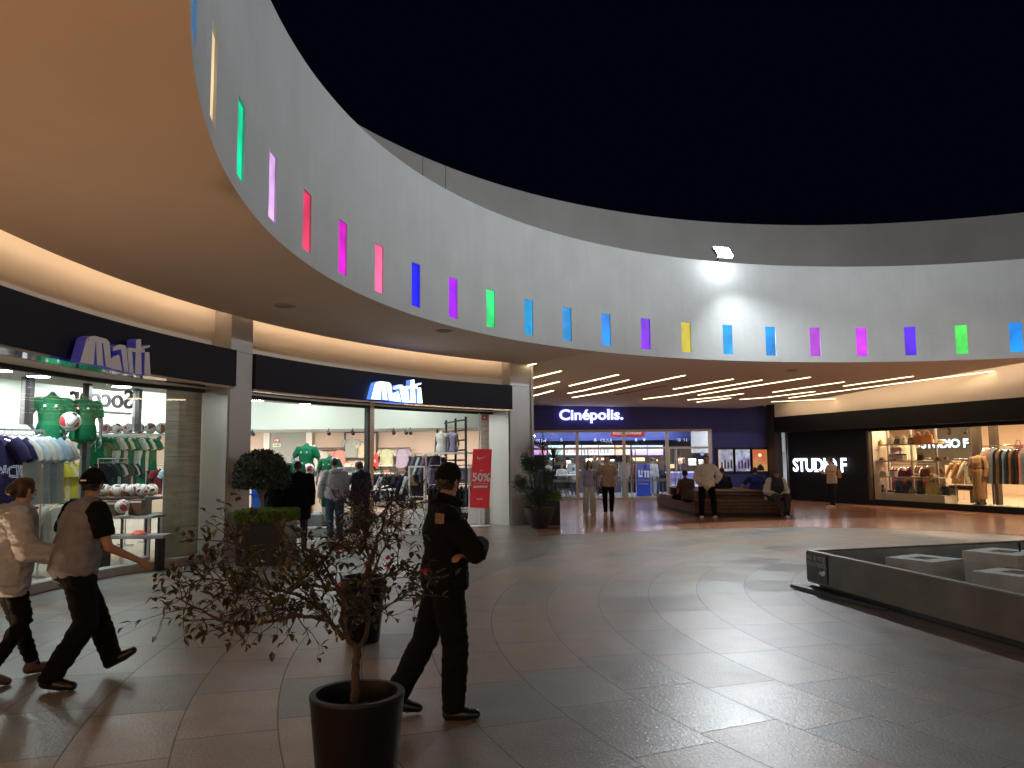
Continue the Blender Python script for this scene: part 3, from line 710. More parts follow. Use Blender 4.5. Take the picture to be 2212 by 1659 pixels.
A = hit_ceiling(*c6(478, 180)); B = hit_ceiling(*c6(690, 142)); d = B-A; q = Vector((-d.y, d.x, 0)).normalized()*.06; u = Vector((0, 0, -.012))
t = thing('ceiling_light', 'unlit dark light slot among the glowing lines', 'ceiling light', A)
MB().add([-q+u, q+u, d+q+u, d-q+u, -q, q, d+q, d-q], [(0, 1, 2, 3), (4, 5, 6, 7), (0, 1, 5, 4), (1, 2, 6, 5), (2, 3, 7, 6), (3, 0, 4, 7)]).build('frame', mat('unlit_slot', (.18, .14, .12), .6), t)
for i, (x, y, lab) in enumerate([(615, 660, 'unlit round ceiling spot in the soffit above the left pillar'), (958, 714, 'unlit round ceiling spot in the soffit above the lit shop sign'), (1710, 800, 'small round sensor in the ceiling beyond the ring')]):
    p = atz(x, y, ZLOW) if i < 2 else hit_ceiling(x, y)
    t = thing('ceiling_spot', lab, 'ceiling spot', p-Vector((0, 0, .004)))
    MB().lathe([(.17, 0), (.17, -.012), (.12, -.014), (.115, -.003)], n=24).build('trim_ring', mat('spot_trim', (.35, .3, .26), .6), t)
    MB().lathe([(.0001, -.004), (.115, -.005)], n=24).build('lamp_glass', mat('spot_glass', (.10, .08, .07), .3), t)

# ================================================================== PILLARS
def pillar(t0, t1, label, z1=4.7, RB=15.9):
    t = thing('pillar', label, 'pillar', PP(14.78, (t0+t1)/2))
    a, b = PP(14.78, t0), PP(14.78, t1); c, d = PP(RB, t1), PP(RB, t0)
    for z0, zz in ((0, 3.55), (3.555, z1)):
        o = MB().prism([a, b, c, d], z0, zz).build('panel', M_pillar, t, bevel=.004); rel(o, t)
    o = MB().prism([a.lerp(c, .01), b.lerp(d, .01), c, d], 0, z1).build('core', M_black, t); rel(o, t)
    return t
pL = oncyl(499, 760, 14.78); pR = oncyl(546, 770, 14.78); tl0, tl1 = pol(pL)[1], pol(pR)[1]
qL = oncyl(1102, 850, 14.78); qR = oncyl(1148, 850, 14.78); tr0, tr1 = pol(qL)[1], pol(qR)[1]
print('pillars', tl0, tl1, tr0, tr1)
pillar(tl0, tl1, 'grey metal-clad pillar between the two sports shop fronts', RB=15.28)
pillar(tr0, tr1, 'grey metal-clad pillar at the corner beside the round bowl planter')

# ================================================================== SPORTS SHOP FRONTS
zt1, zb1 = oncyl(495, 761, 14.76).z, oncyl(495, 831, 14.76).z
zt0, zb0 = oncyl(10, 648, 14.76).z, oncyl(10, 757, 14.76).z
zt2, zb2 = oncyl(560, 775, 14.76).z, oncyl(560, 845, 14.76).z
zt3, zb3 = oncyl(1090, 833, 14.76).z, oncyl(1090, 885, 14.76).z
print('band z', zt0, zb0, zt1, zb1, zt2, zb2, zt3, zb3)
ZT, ZB = 3.56, 2.94
ORD = ['first', 'second', 'third', 'fourth', 'fifth', 'sixth', 'seventh', 'eighth', 'ninth', 'tenth', 'eleventh', 'twelfth', 'thirteenth', 'fourteenth', 'fifteenth', 'sixteenth', 'seventeenth', 'eighteenth', 'nineteenth', 'twentieth']
KX = 2560/2212
def cr1(x, y): return (x*.3255/KX, (700+y*.3255)/KX)          # close-ups of the photograph -> 2212-wide grid
def cr2(x, y): return ((560+x*.33454)/KX, (860+y*.33454)/KX)
def cr3(x, y): return ((1260+x*.24412)/KX, (980+y*.24412)/KX)
def cr4(x, y): return ((1700+x*.19892)/KX, (1000+y*.19892)/KX)
def cr5(x, y): return ((640+x*.25316)/KX, (920+y*.25316)/KX)
def cr6(x, y): return ((2150+x*.18535)/KX, (1040+y*.18535)/KX)
def crb(x, y): return (x*.20498/KX, (960+y*.20498)/KX)         # left shop window close-up
def crg(x, y): return ((900+x*.20492)/KX, (1000+y*.20492)/KX)
# ================================================================== SPORTS SHOP (two bays of one store)
shop = thing('sports_shop', 'sports shop with dark sign bands over glass fronts curving along the left', 'shop', PP(15.2, -60))
def addto(par, mb, nm, m, **k): o = mb.build(nm, m, par, **k); rel(o, par); return o
addto(shop, MB().arc(14.72, 15.11, -104, tl0+.30, ZB, ZT), 'sign_band', M_band)
addto(shop, MB().arc(14.72, 15.11, tl1+.02, tr0+.10, ZB, ZT), 'sign_band', M_band)
addto(shop, MB().arc(14.74, 15.09, -104, tl0+.2, ZB-.035, ZB-.002), 'chrome_underside', M_mirror)
addto(shop, MB().arc(14.74, 15.09, tl1+.1, tr0, ZB-.035, ZB-.002), 'chrome_underside', M_mirror)
G1, G2 = 15.60, 15.42
def RF(th): k = min(1, max(0, (th+79)/7)); return -.32*k*k*(3-2*k)
addto(shop, MB().arc(15.09, G1+.15, -104, tl0, ZB-.04, ZB-.01), 'lintel', M_cove)
addto(shop, MB().arc(15.09, G2+.15, tl1, tr0, ZB-.04, ZB-.01), 'lintel', M_cove)
addto(shop, MB().arc(G1-.04, G1+.04, -104, tl0-.2, ZB-.10, ZB-.04, rf=RF), 'head_rail', M_black)
addto(shop, MB().arc(G2-.04, G2+.04, tl1, tr0, ZB-.10, ZB-.04), 'head_rail', M_black)
addto(shop, MB().arc(G1-.10, G1+.12, -104, tl0-.1, 0.005, .13, rf=RF), 'stone_curb', mat('curb_stone', (.42, .40, .38), .5, var=.1, scale=4), bevel=.005)
# glass panes of the left bay
seams = [pol(oncyl(x, 1000, r__))[1] for x, r__ in ((90, G1), (229, G1-.05), (354, G1-.2), (465, G1-.31))]
prev = -104
for k, s in enumerate(seams):
    st = [prev, s] if prev > -100 else None
    if st is None:
        for u in range(2): a = -104+(s+104)*u/2; b2 = -104+(s+104)*(u+1)/2; addto(shop, MB().arc(G1, G1+.004, a, b2-.03, .13, ZB-.10, 3, rf=RF), 'window_pane', M_glass)
    else: addto(shop, MB().arc(G1, G1+.004, prev+.03, s-.03, .13, ZB-.10, 3, rf=RF), 'window_pane', M_glass)
    prev = s
sR = pol(oncyl(465, 1000, G1-.31))[1]
# steel-clad return beside each pillar
A = PP(G1-.28, tl0-.12); B = PP(14.80, tl0-.12); A2 = PP(G1-.28, tl0-.02); B2 = PP(14.80, tl0-.02)
addto(shop, MB().prism([(A.x, A.y), (B.x, B.y), (B2.x, B2.y), (A2.x, A2.y)], 0.004, ZB-.04), 'steel_return', M_alu)
sR2 = pol(oncyl(1062, 1000, G2))[1]
A = PP(G2+.1, sR2); B = PP(14.82, tr0-.12)
addto(shop, MB().prism([(A.x, A.y), (B.x, B.y), (B.x+.02, B.y+.25), (A.x, A.y+.25)], 0.004, ZB-.04), 'steel_return', M_alu)
sM = pol(oncyl(800, 1000, G2))[1]
a, b2 = PP(G2-.05, sM-.26), PP(G2-.05, sM+.22); c, d = PP(G2+.12, sM+.22), PP(G2+.12, sM-.26)
addto(shop, MB().prism([a, b2, c, d], .004, ZB-.04), 'door_post', M_steel)
a, b2 = PP(G2-.03, sM-.36), PP(G2-.03, sM-.27); c, d = PP(G2+.10, sM-.27), PP(G2+.10, sM-.36)
addto(shop, MB().prism([a, b2, c, d], .004, ZB-.04), 'door_seal', M_black)
# ---- interior shell
addto(shop, MB().add([(p.x, p.y, .006) for p in [PP(15.5, t) for t in range(-104, -38, 2)]]+[(.35, 20.6, .006), (.45, 25.6, .006), (-17, 25.6, .006), (-17, 7, .006)], [tuple(range(37))]), 'shop_floor', M_shopfloor, fix=False)
M_back = mat('shop_back_wall', (.60, .50, .44), .8, var=.03, scale=1)
addto(shop, MB().obox((-17, 25.6), (.55, 25.6), .15, 0, 4.2, off=-.15), 'back_wall', M_back)
addto(shop, MB().obox((.50, 20.35), (.60, 25.6), .06, 0, 4.6), 'side_wall', M_whitewall)
addto(shop, MB().box(-17.2, -17, 3, 25.6, 0, 4.2), 'left_wall', M_whitewall)
addto(shop, MB().box(-17, PP(15.8, -104).x, 4.7, 4.9, 0, 4.2), 'near_wall', M_whitewall)
M_bulk = mat('bulkhead_paint', (.80, .86, .80), .8)
addto(shop, MB().box(-9.5, -.9, 22.85, 25.55, 2.60, 4.1), 'bulkhead', M_bulk)
addto(shop, MB().prism([(-.9, 22.85), (.4, 21.8), (.4, 25.5), (-.9, 25.5)], 2.75, 4.1), 'bulkhead', M_bulk)
addto(shop, MB().box(-16.99, -9.5, 22.4, 25.55, 2.45, 4.1), 'bulkhead', M_bulk)
cm = MB(); ann(cm, G1+.02, 17.4, -104, -71.2, 2.96, 40); ann(cm, G2+.02, 17.2, -70.6, -38.2, 2.99, 40); cyl_band(cm, 17.4, -104, -71.2, 2.96, 4.1, 40); cyl_band(cm, 17.2, -70.6, -38.2, 2.99, 4.1, 40)
addto(shop, cm, 'front_ceiling', mat('front_ceiling_paint', (.60, .56, .50), .8), fix=False)
cpoly = [tuple(PP(15.3, t_, 4.1)) for t_ in range(-104, -38, 2)]+[(.45, 20.6, 4.1), (.45, 25.6, 4.1), (-17, 25.6, 4.1), (-17, 5, 4.1)]
addto(shop, MB().add(cpoly, [tuple(range(len(cpoly)))]), 'main_ceiling', M_whitewall, fix=False)
# grey panel with exit signs, wall strip
P0 = aty(588, 925, 25.55); P1 = aty(663, 925, 25.55)
addto(shop, MB().box(P0.x, P1.x, 25.40, 25.44, 0, 2.6), 'grey_door_panel', M_greywall)
addto(shop, MB().box(P0.x-.22, P0.x-.02, 25.36, 25.44, 0, 2.6).box(P1.x+.02, P1.x+.22, 25.36, 25.44, 0, 2.6), 'door_frame', M_white)
for lab, (x0, y0), (x1, y1), col, g_ in (('small red and white fire notice on the grey panel in the shop', (175, 695), (228, 732), (.5, .05, .04), 'square'), ('small green exit arrow sign on the grey panel in the shop', (165, 745), (245, 780), (.7, .8, .7), 'arrow')):
    p = aty(*cr5(x0, y1), 25.34); q = aty(*cr5(x1, y0), 25.34)
    t = thing('wall_sign', lab, 'sign', p); w_, h_ = q.x-p.x, q.z-p.z
    MB().box(0, w_, 0, .015, 0, h_).build('plate', mat('sg'+g_, col if g_ == 'square' else (.7, .75, .68), .5), t)
    if g_ == 'arrow': MB().add([(w_*.1, -.004, h_*.38), (w_*.6, -.004, h_*.38), (w_*.6, -.004, h_*.15), (w_*.9, -.004, h_*.5), (w_*.6, -.004, h_*.85), (w_*.6, -.004, h_*.62), (w_*.1, -.004, h_*.62)], [tuple(range(7))]).build('arrow', mat('sign_green', (.05, .3, .1), .5), t, fix=False)
    else: MB().add([(w_*.15, -.004, h_*.2), (w_*.35, -.004, h_*.2), (w_*.35, -.004, h_*.8), (w_*.15, -.004, h_*.8), (w_*.5, -.004, h_*.15), (w_*.9, -.004, h_*.15), (w_*.9, -.004, h_*.85), (w_*.5, -.004, h_*.85)], [(0, 1, 2, 3), (4, 5, 6, 7)]).build('symbol', M_white, t, fix=False)
# downlights
for i, (x, y) in enumerate([(15, 318), (488, 350), (937, 373), (1372, 402)]):
    p = atz(*cr5(x, y), 2.985); disc_light('round lit downlight over the middle shop entrance, %s from the left' % ORD[i], p, M_cool, .13, group='downlights over the middle shop front')
for i, (x, y) in enumerate([(295, 735), (935, 815), (0, 690)]):
    p = atz(*cr1(x, y), 2.955); disc_light(['large bright downlight in the left window ceiling above the headless green shirt', 'bright downlight in the left window ceiling near the stone column', 'bright downlight at the far left of the left window ceiling'][i], p, M_cool, .15)
for i, (x, y) in enumerate([(380, 785), (590, 775), (510, 825), (50, 815), (30, 895), (290, 878), (605, 865), (705, 885), (1100, 890), (180, 850)]):
    p = atz(*cr1(x, y), 4.085)
    if p.y > 21.5 or p.x < -16.8: p = CAM+(p-CAM)*min(21/p.y, 16.6/abs(p.x)); p.z = 4.085
    disc_light('small lit downlight deep in the left sports shop, %s of the scattered lights' % ORD[i], p, M_cool, .15, group='ceiling lights deep in the left shop')
k = 0
for x in (-15, -12, -9, -6, -3, -.8):
    for y in (12.5, 16, 19.5, 21.6):
        p = Vector((x, y, 4.085)); r_, t_ = pol(p)
        if r_ < 17.9: continue
        addto(shop, MB().lathe([(.0001, -.01), (.16, -.01)], p, 20), 'ceiling_lamp', emit('inner_lamp', (.93, 1, .96), 140)); k += 1
for i, (x, y) in enumerate([(215, 640), (783, 640), (963, 640), (1110, 645), (1268, 648), (1360, 645), (1393, 635)]):
    p = aty(*cr2(x, y-12), 22.6); p.z = 2.62
    tracklight('black spotlight under the white bulkhead, %s from the left' % ORD[i], p, (0, 1, -.5), group='spotlights under the bulkhead')
    # each one really lights the wall
for i, x in enumerate((-8.5, -7, -5.6, -4.3, -3.1, -1.9, -.7)):
    l = bpy.data.lights.new('spot_beam', 'SPOT'); l.energy = 160; l.color = (1, .80, .62); l.spot_size = rad(85); l.spot_blend = .8; l.shadow_soft_size = .05
    lo = bpy.data.objects.new('spot_beam', l); COL.objects.link(lo); lo.location = (x, 22.9, 2.5); lo.rotation_euler = (rad(62), 0, 0)

# ---- exterior logo letters (same shapes on both bands)
def logo_poly():
    P = []
    P.append([(508, 588), (605, 603), (612, 428), (598, 405), (556, 412), (545, 430)])
    P.append([(628, 605), (676, 614), (655, 445), (640, 420), (612, 424)])
    P.append([(694, 617), (738, 628), (714, 450), (700, 430), (660, 428)])
    P.append([(556, 412), (598, 401), (690, 420), (714, 446), (714, 470), (660, 448), (598, 440), (556, 440)])
    P.append([(736, 632), (824, 648), (800, 545), (790, 528), (745, 545), (732, 560)])
    P.append([(838, 652), (876, 660), (850, 480), (838, 462), (804, 470), (812, 520)])
    P.append([(738, 478), (790, 455), (838, 458), (850, 480), (846, 505), (800, 490), (742, 505)])
    P.append([(884, 664), (918, 670), (900, 500), (925, 505), (925, 478), (870, 474), (858, 490)])
    P.append([(930, 668), (990, 678), (972, 405), (930, 412)])
    P.append([(904, 482), (1008, 486), (1008, 508), (904, 506)])
    P.append([(1012, 682), (1070, 690), (1050, 505), (1010, 505)])
    P.append([(972, 486), (1052, 466), (1055, 448), (990, 462), (968, 474)])
    return [[((x-510)/560, ((590+.178*(x-510))-y)/560) for x, y in q] for q in P]
def logo(label, xL, xR, yB, face, side, top=None):
    pa, pb = oncyl(xL, yB[0], 14.70), oncyl(xR, yB[1], 14.70); W = (Vector((pb.x, pb.y))-Vector((pa.x, pa.y))).length
    t = thing('shop_sign_lettering', label, 'shop sign', pa)
    ux = Vector((pb.x-pa.x, pb.y-pa.y, 0)).normalized(); nn_ = Vector((CX-pa.x, CY-pa.y, 0)).normalized(); zb = min(pa.z, pb.z)
    tz = oncyl(*top[:2], 14.56).z-oncyl(top[0], top[2], 14.56).z; VS = tz/(.477*W)*W
    names = ['letter_m', 'letter_m', 'letter_m', 'letter_m', 'letter_a', 'letter_a', 'letter_a', 'letter_r', 'letter_t', 'letter_t', 'letter_i', 'accent']
    groups = {}
    for q, nm in zip(logo_poly(), names): groups.setdefault(nm, []).append(q)
    for nm, qs in groups.items():
        fm = MB(); sm = MB()
        for i, q in enumerate(qs):
            sgn = sum(q[a][0]*q[(a+1) % len(q)][1]-q[(a+1) % len(q)][0]*q[a][1] for a in range(len(q)))
            if sgn < 0: q = q[::-1]
            e = .16+.002*i
            f0 = [pa+ux*u*W*1+nn_*(e)+Vector((0, 0, v*VS-(pa.z-zb))) for u, v in q]; f1 = [pa+ux*u*W+nn_*.03+Vector((0, 0, v*VS-(pa.z-zb))) for u, v in q]
            n = len(q); fm.add(f0, [tuple(range(n))]); sm.add(f0+f1, [(a, (a+1) % n, n+(a+1) % n, n+a) for a in range(n)])
        o = addto(t, fm, nm, face, fix=False); s_ = sm.build('letter_return', side, o)
    return t
M_logo_off = mat('logo_face', (.62, .60, .58), .35)
M_logo_side = emit('logo_blue_side', (.03, .05, .75), .12, base=(.1, .1, .2))
M_logo_on = emit('logo_lit_face', (.78, .90, 1), 2.6)
M_logo_on_side = emit('logo_lit_side', (.06, .20, 1), 1.5)
logo('unlit slanted white raised letters with a blue glow on the left sign band', 146, 302, (784, 800), M_logo_off, M_logo_side, (278, 722, 799))
logo('brightly lit bluish white raised letters on the middle sign band', 790, 901, (863, 871), M_logo_on, M_logo_on_side, (880, 822, 872))

# ---- middle bay contents
GREEN = fabric('green_jersey', (.006, .13, .055)); GREEN2 = fabric('green_shorts', (.004, .075, .035)); WHITEF = fabric('white_cloth', (.6, .6, .57)); LILAC = fabric('lilac', (.42, .38, .55))
MINT = fabric('mint_tee', (.55, .60, .42)); GREYF = fabric('grey_green_tee', (.33, .38, .37)); PINKF = fabric('pink', (.65, .30, .28)); DARKF = fabric('dark_cloth', (.022, .022, .03)); PURPLE = fabric('purple', (.13, .09, .16)); SKYF = fabric('sky_blue', (.30, .42, .52)); YEL = fabric('yellow', (.5, .45, .05)); NAVYF = fabric('navy', (.02, .015, .06)); REDF = fabric('dark_red', (.16, .02, .03)); TAN = fabric('tan', (.40, .22, .11)); CREAM = fabric('cream', (.62, .56, .42)); BROWNF = fabric('brown', (.10, .05, .03))
M_mann = mat('mannequin_grey', (.11, .115, .12), .35); M_orange = mat('orange_boot', (.85, .13, .05), .4)
wht = mat('mark_white', (.8, .8, .8), .6)
def jersey_marks(root, j, S):
    c = j['chest']
    for q, nm in ((-.06, 'chest_mark'), (.07, 'crest')):
        y = .155; MB().add([(c.x+q-.018, y, c.z+.03), (c.x+q+.018, y, c.z+.03), (c.x+q+.006, y+.004, c.z+.062), (c.x+q-.006, y+.004, c.z+.062)], [(0, 1, 2, 3)]).build(nm, wht, root, fix=False)
    for q in (-1, 1):
        s = j['shR' if q > 0 else 'shL']
        for k in range(3): MB().tube([(q*.07, (k-1)*.028, 1.462), (s.x*.98, s.y+(k-1)*.028, s.z+.072), (s.x*1.22, s.y+(k-1)*.028, s.z-.03)], .006, 5).build('shoulder_stripe', wht, root)
def mannequin(label, p, face, H, J={}, legs=True, z=0, top=GREEN, bot=GREEN2, group=None, shoes=M_orange, socks=True):
    r_, j, _ = person(label, (p[0], p[1]), face, H, J, top=top, sleeve='short', bottom=bot if legs else None, skirt=.35 if legs else None, shoes=shoes if legs else None, headless=True, nude=M_mann, vox=.014, legs=legs, name='mannequin', cat='mannequin', zoff=z, wr=.003, hem=.10 if not legs else .06)
    jersey_marks(r_, j, H/1.73)
    if legs and socks:
        sk = []
        for s in 'LR': k, a = j['kn'+s], j['an'+s]; sk.append((k.lerp(a, .25), .062, .066, a, .043, .045, (1, 0, 0)))
        blob('socks', sk, .012, WHITEF, r_, wr=.0)
    return r_, j
face_cam = lambda p: (-p[0], -p[1])
# stepped concrete display platform
pm = aty(*cr5(500, 1440), 18.3); zpl = pm.z
zA = aty(*cr5(500, 1440), 18.3).z; print('platform z', zA, pm)
t = thing('display_platform', 'stepped grey display platform under the green mannequins', 'display platform', (pm.x, 18.3, 0))
qa = aty(*cr5(330, 1500), 17.9); qb = aty(*cr5(640, 1460), 17.9); qc = aty(*cr5(835, 1560), 17.6)
for i, (x0, x1, y0, y1, z1) in enumerate([(qa.x, qb.x, 17.95, 19.3, max(.3, zA)), (qa.x-.1, qb.x-.35, 17.5, 17.94, max(.18, zA*.62)), (qb.x-.34, qc.x, 17.3, 17.94, max(.15, zA*.45)), (qb.x+.01, qc.x, 17.95, 19.0, max(.2, zA*.75))]):
    o = addto(t, MB().box(x0, x1, y0, y1, .007, z1), 'step', mat('platform_grey', (.26, .28, .27), .7, var=.1, scale=3), bevel=.01)
hA = zA
p1 = aty(*cr5(490, 1440), 18.5); hh = aty(*cr5(490, 760), 18.5).z-zA
print('mannequin height', hh)
HM = (hh+.02)/1.49*1.73
aR = dict(elR=(.30, -.05, 1.13), wrR=(.24, .12, .95), elL=(-.31, -.02, 1.12), wrL=(-.20, .20, 1.06))
mannequin('tall headless mannequin in a green jersey holding a white ball on the platform', (p1.x, 18.5), (-.1, -1), HM, dict(elR=(.31, .02, 1.15), wrR=(.12, .24, 1.05), elL=(-.28, -.04, 1.10), wrL=(-.26, .08, .90)), z=zA)
bb_ = aty(*cr5(522, 997), 18.2); ball('white and black football held by the tall green mannequin', bb_, .13)
p2 = aty(*cr5(720, 1500), 18.1); mannequin('headless green-shirted mannequin with hands on hips behind the grey hoodie', (p2.x, 18.1), (-.25, -1), HM*.97, aR, z=zA*.45)
p3 = aty(*cr5(375, 1500), 17.7); mannequin('shorter headless mannequin in a green jersey behind the round clipped tree', (p3.x, 17.7), (-.2, -1), HM*.86, dict(knL=(-.12, .14, .5), anL=(-.12, .0, .1)), z=zA*.62)

# back wall goods
def walltee(label, box, Y, m, kind='tee', mark=None):
    (x0, y0), (x1, y1) = box; a = aty(*cr5(x0, y0), Y); b = aty(*cr5(x1, y1), Y); sc = (a.z-b.z)/.70
    t = hang(label, ((a.x+b.x)/2, Y, a.z), 0, m, kind, scale=sc, mark=mark, name='wall_shirt'); return t
walltee('grey green tee shirt hanging inside the dark display frame', ((865, 700), (1015, 890)), 25.1, GREYF, mark=mat('mark_pink', (.8, .2, .2), .6))
walltee('pale sleeveless top half hidden by the door post', ((1030, 740), (1090, 890)), 25.1, CREAM, 'tee')
walltee('mint tee shirt on a hanger under the wall rail', ((1215, 800), (1360, 1000)), 25.15, MINT)
walltee('lilac tee shirt on a hanger under the wall rail', ((1375, 800), (1515, 990)), 25.15, LILAC)
walltee('pale pink top hanging behind the second green mannequin', ((790, 810), (860, 1000)), 25.15, PINKF)
walltee('white shirt hanging between the green mannequins', ((590, 815), (650, 1010)), 25.15, WHITEF)
def frame_rect(t, x0, x1, z0, z1, Y, w_, m, nm='frame'):
    return addto(t, MB().box(x0, x1, Y, Y+.04, z1-w_, z1).box(x0, x1, Y, Y+.04, z0, z0+w_).box(x0, x0+w_, Y, Y+.04, z0+w_, z1-w_).box(x1-w_, x1, Y, Y+.04, z0+w_, z1-w_), nm, m)
a = aty(*cr5(872, 628), 25.3); b = aty(*cr5(1198, 965), 25.3)
t = thing('wall_display', 'dark framed slatted wall display holding the grey tee and shoes', 'wall display', a); frame_rect(t, a.x, b.x, b.z, a.z, 25.28, .05, M_black)
addto(t, MB().box(a.x+.05, b.x-.05, 25.36, 25.38, b.z+.05, a.z-.05), 'slat_panel', mat('slat_panel', (.62, .50, .45), .6))
for i in range(5): addto(t, MB().box(a.x+.06, b.x-.06, 25.345, 25.36, a.z-.12-i*.07, a.z-.105-i*.07), 'slat', M_greywall)
for i, (x0, x1, y, nm) in enumerate([(515, 870, 793, 'left'), (1198, 1520, 793, 'right')]):
    a = aty(*cr5(x0, y), 25.2); b = aty(*cr5(x1, y), 25.2); t = thing('wall_rail', 'dark wall rail %s of the framed display' % nm, 'rail', a)
    addto(t, MB().box(a.x, b.x, 25.15, 25.3, a.z-.02, a.z+.02), 'rail', M_black)
# shelves with shoes and folded things along the back wall
def shelf(label, x0, x1, z, Y0=24.9, Y1=25.4, m=None):
    t = thing('wall_shelf', label, 'shelf', (x0, Y0, z)); addto(t, MB().box(x0, x1, Y0, Y1, z-.03, z), 'board', m or M_white, bevel=.004)
    for x in (x0+.1, x1-.12): addto(t, MB().box(x, x+.02, Y0+.1, Y1, z-.12, z-.031), 'bracket', M_steel)
    return t
xa, xb = aty(*cr5(875, 1000), 25).x, aty(*cr5(1500, 1000), 25).x
zs = [aty(*cr5(900, y), 25).z for y in (965, 1040, 1100, 1200)]
rr = random.Random(3); TEAL = mat('teal_shoe', (.05, .35, .32), .5); PKS = mat('pink_shoe', (.75, .2, .2), .5); LGS = mat('pale_shoe', (.65, .6, .5), .5)
for k, (z, nm) in enumerate(zip(zs, ('top', 'second', 'third', 'lowest'))):
    z = max(z, .25+.3*(3-k)) ; x1_ = xa+1.55 if k == 0 else (xa+1.6 if k == 1 else xb)
    shelf('%s white shelf on the back wall of the middle shop' % nm, xa, x1_, z)
    n = int((x1_-xa)/.24)
    for i in range(n):
        x = xa+.12+i*.24; mm = [LGS, TEAL, PKS, TEAL, M_white][(i+k*2) % 5] if k else LGS
        if rr.random() < .12: continue
        shoe('small shoe on the %s back wall shelf, %s along' % (nm, ORD[i] if i < 20 else 'last'), (x, 25.05, z+.002), rad(70), mm, group='shoes on the %s back shelf' % nm)
x0 = aty(*cr5(1320, 1080), 24.4).x; t = rack('low wall rail with small dark garments right of the door post', (x0, 24.6), (x0+1.5, 24.6), 1.05)
for i in range(12): hang('small garment on the low rail by the back wall, %s along' % ORD[i], (x0+.08+i*.12, 24.6, .98), rad(70+rr.uniform(-8, 8)), [REDF, PINKF, LILAC, DARKF][i//3], 'shorts', group='garments on the low back rail', scale=.95, seed=i)
# red price card
def card(label, p, w_, h_, txt, m, tm, size, rz=0, ny=-1):
    t = thing('price_card', label, 'sign', p, rz); MB().box(-w_/2, w_/2, 0, .006, -h_/2, h_/2).build('card', m, t); text('lettering', txt, size, tm, (0, -.004, 0), parent=t, depth=.002); return t
M_redsign = mat('red_sign', (.62, .025, .035), .5); M_ink = mat('white_ink', (.8, .78, .76), .6)
p = aty(*cr5(1163, 920), 25.0); card('small red card reading 30% beside the shelf', (p.x, 24.85, p.z), .32, .45, '30%', M_redsign, M_ink, .13)
# black ladder rack, purple torsos, rack of dark clothes near the right
Y = 20.6
p0 = aty(*crg(945, 265), 23.6); p1 = aty(*crg(1290, 185), 20.9)
t = thing('ladder_rack', 'tall black ladder-like clothes rack with slanting bars at the right of the shop', 'clothes rack', (p1.x, 20.9, 0))
P0 = Vector((p0.x, 23.6, 0)); P1 = Vector((p1.x, 20.9, 0)); 
for k in range(4):
    q = P0.lerp(P1, k/3); addto(t, MB().tube([(q.x, q.y, .01), (q.x, q.y, 2.82)], .032, 8), 'post', M_black)
for k in range(9): addto(t, MB().tube([(P0.x, P0.y, 2.74-k*.27), (P1.x, P1.y, 2.74-k*.27)], .022, 6), 'bar', M_black)
pp = aty(*crg(1010, 640), 21.8); zt = pp.z
sh = thing('display_shelf', 'white projecting shelf carrying the two purple torsos', 'shelf', (pp.x, 21.8, zt)); addto(sh, MB().box(pp.x-.5, pp.x+.95, 21.3, 22.2, zt-.05, zt), 'board', M_white, bevel=.006); addto(sh, MB().box(pp.x-.45, pp.x-.42, 21.5, 21.53, .01, zt-.05).box(pp.x+.87, pp.x+.9, 21.5, 21.53, .01, zt-.05), 'post', M_steel)
for i, (x, lab) in enumerate(((1000, 'headless torso in a pale lilac top on the projecting shelf, left of two'), (1115, 'headless grey torso in a lilac crop top on the projecting shelf, right of two'))):
    q = aty(*crg(x, 630), 21.7)
    Sx = .92
    r_, j, _ = person(lab, (q.x, 21.6), (-.7, -1), 1.60, dict(elR=(.26, -.03, 1.12), wrR=(.24, .02, .9), elL=(-.26, -.03, 1.12), wrL=(-.24, .02, .9)), top=(LILAC if i else WHITEF), sleeve='none', headless=True, nude=M_mann, legs=False, vox=.013, name='mannequin', cat='mannequin', zoff=zt-.80, hem=None)
t = rack('rail of dark sportswear left of the purple torsos', (p0.x-.55, 22.6), (p0.x+.25, 21.9), 1.85)
for i in range(9):
    f = i/9; hang('dark sports garment on the rail left of the torsos, %s along' % ORD[i], (p0.x-.5+.75*f, 22.55-.65*f, 1.78), rad(50), [DARKF, PURPLE, DARKF, GREYF, DARKF, PURPLE, DARKF, DARKF, PURPLE][i], 'long', group='dark garments left of the torsos', seed=i)
t = rack('rail of lilac shorts under the torso shelf', (pp.x-.35, 21.6), (pp.x+.9, 21.6), 1.52)
for i in range(11): hang('lilac garment hanging under the torso shelf, %s along' % ORD[i], (pp.x-.3+.115*i, 21.6, 1.45), rad(60), [LILAC, PURPLE, LILAC, LILAC, CREAM][i % 5], 'shorts', group='lilac garments under the torso shelf', seed=i)
t = rack('low rail of black trousers under the lilac garments', (pp.x-.35, 21.4), (pp.x+.9, 21.4), 1.0)
for i in range(10): hang('black trousers on the low rail, %s along' % ORD[i], (pp.x-.3+.12*i, 21.4, .95), rad(60), DARKF, 'trousers', group='black trousers on the low rail', scale=.9, seed=i)
for i, y_ in enumerate((1355,)):
    q = aty(*crg(1200, y_), 20.7); t = thing('shoe_shelf', 'low shelf with trainers below the black trousers', 'shelf', (q.x, 20.8, q.z)); addto(t, MB().box(q.x-.4, q.x+.35, 20.6, 21.0, max(.1, q.z-.04), max(.13, q.z)), 'board', M_steel)
    for u in range(3): shoe('dark trainer on the low shelf, %s of three' % ORD[u], (q.x-.25+u*.25, 20.78, max(.13, q.z)+.003), rad(80), M_greywall, group='trainers on the low shelf')
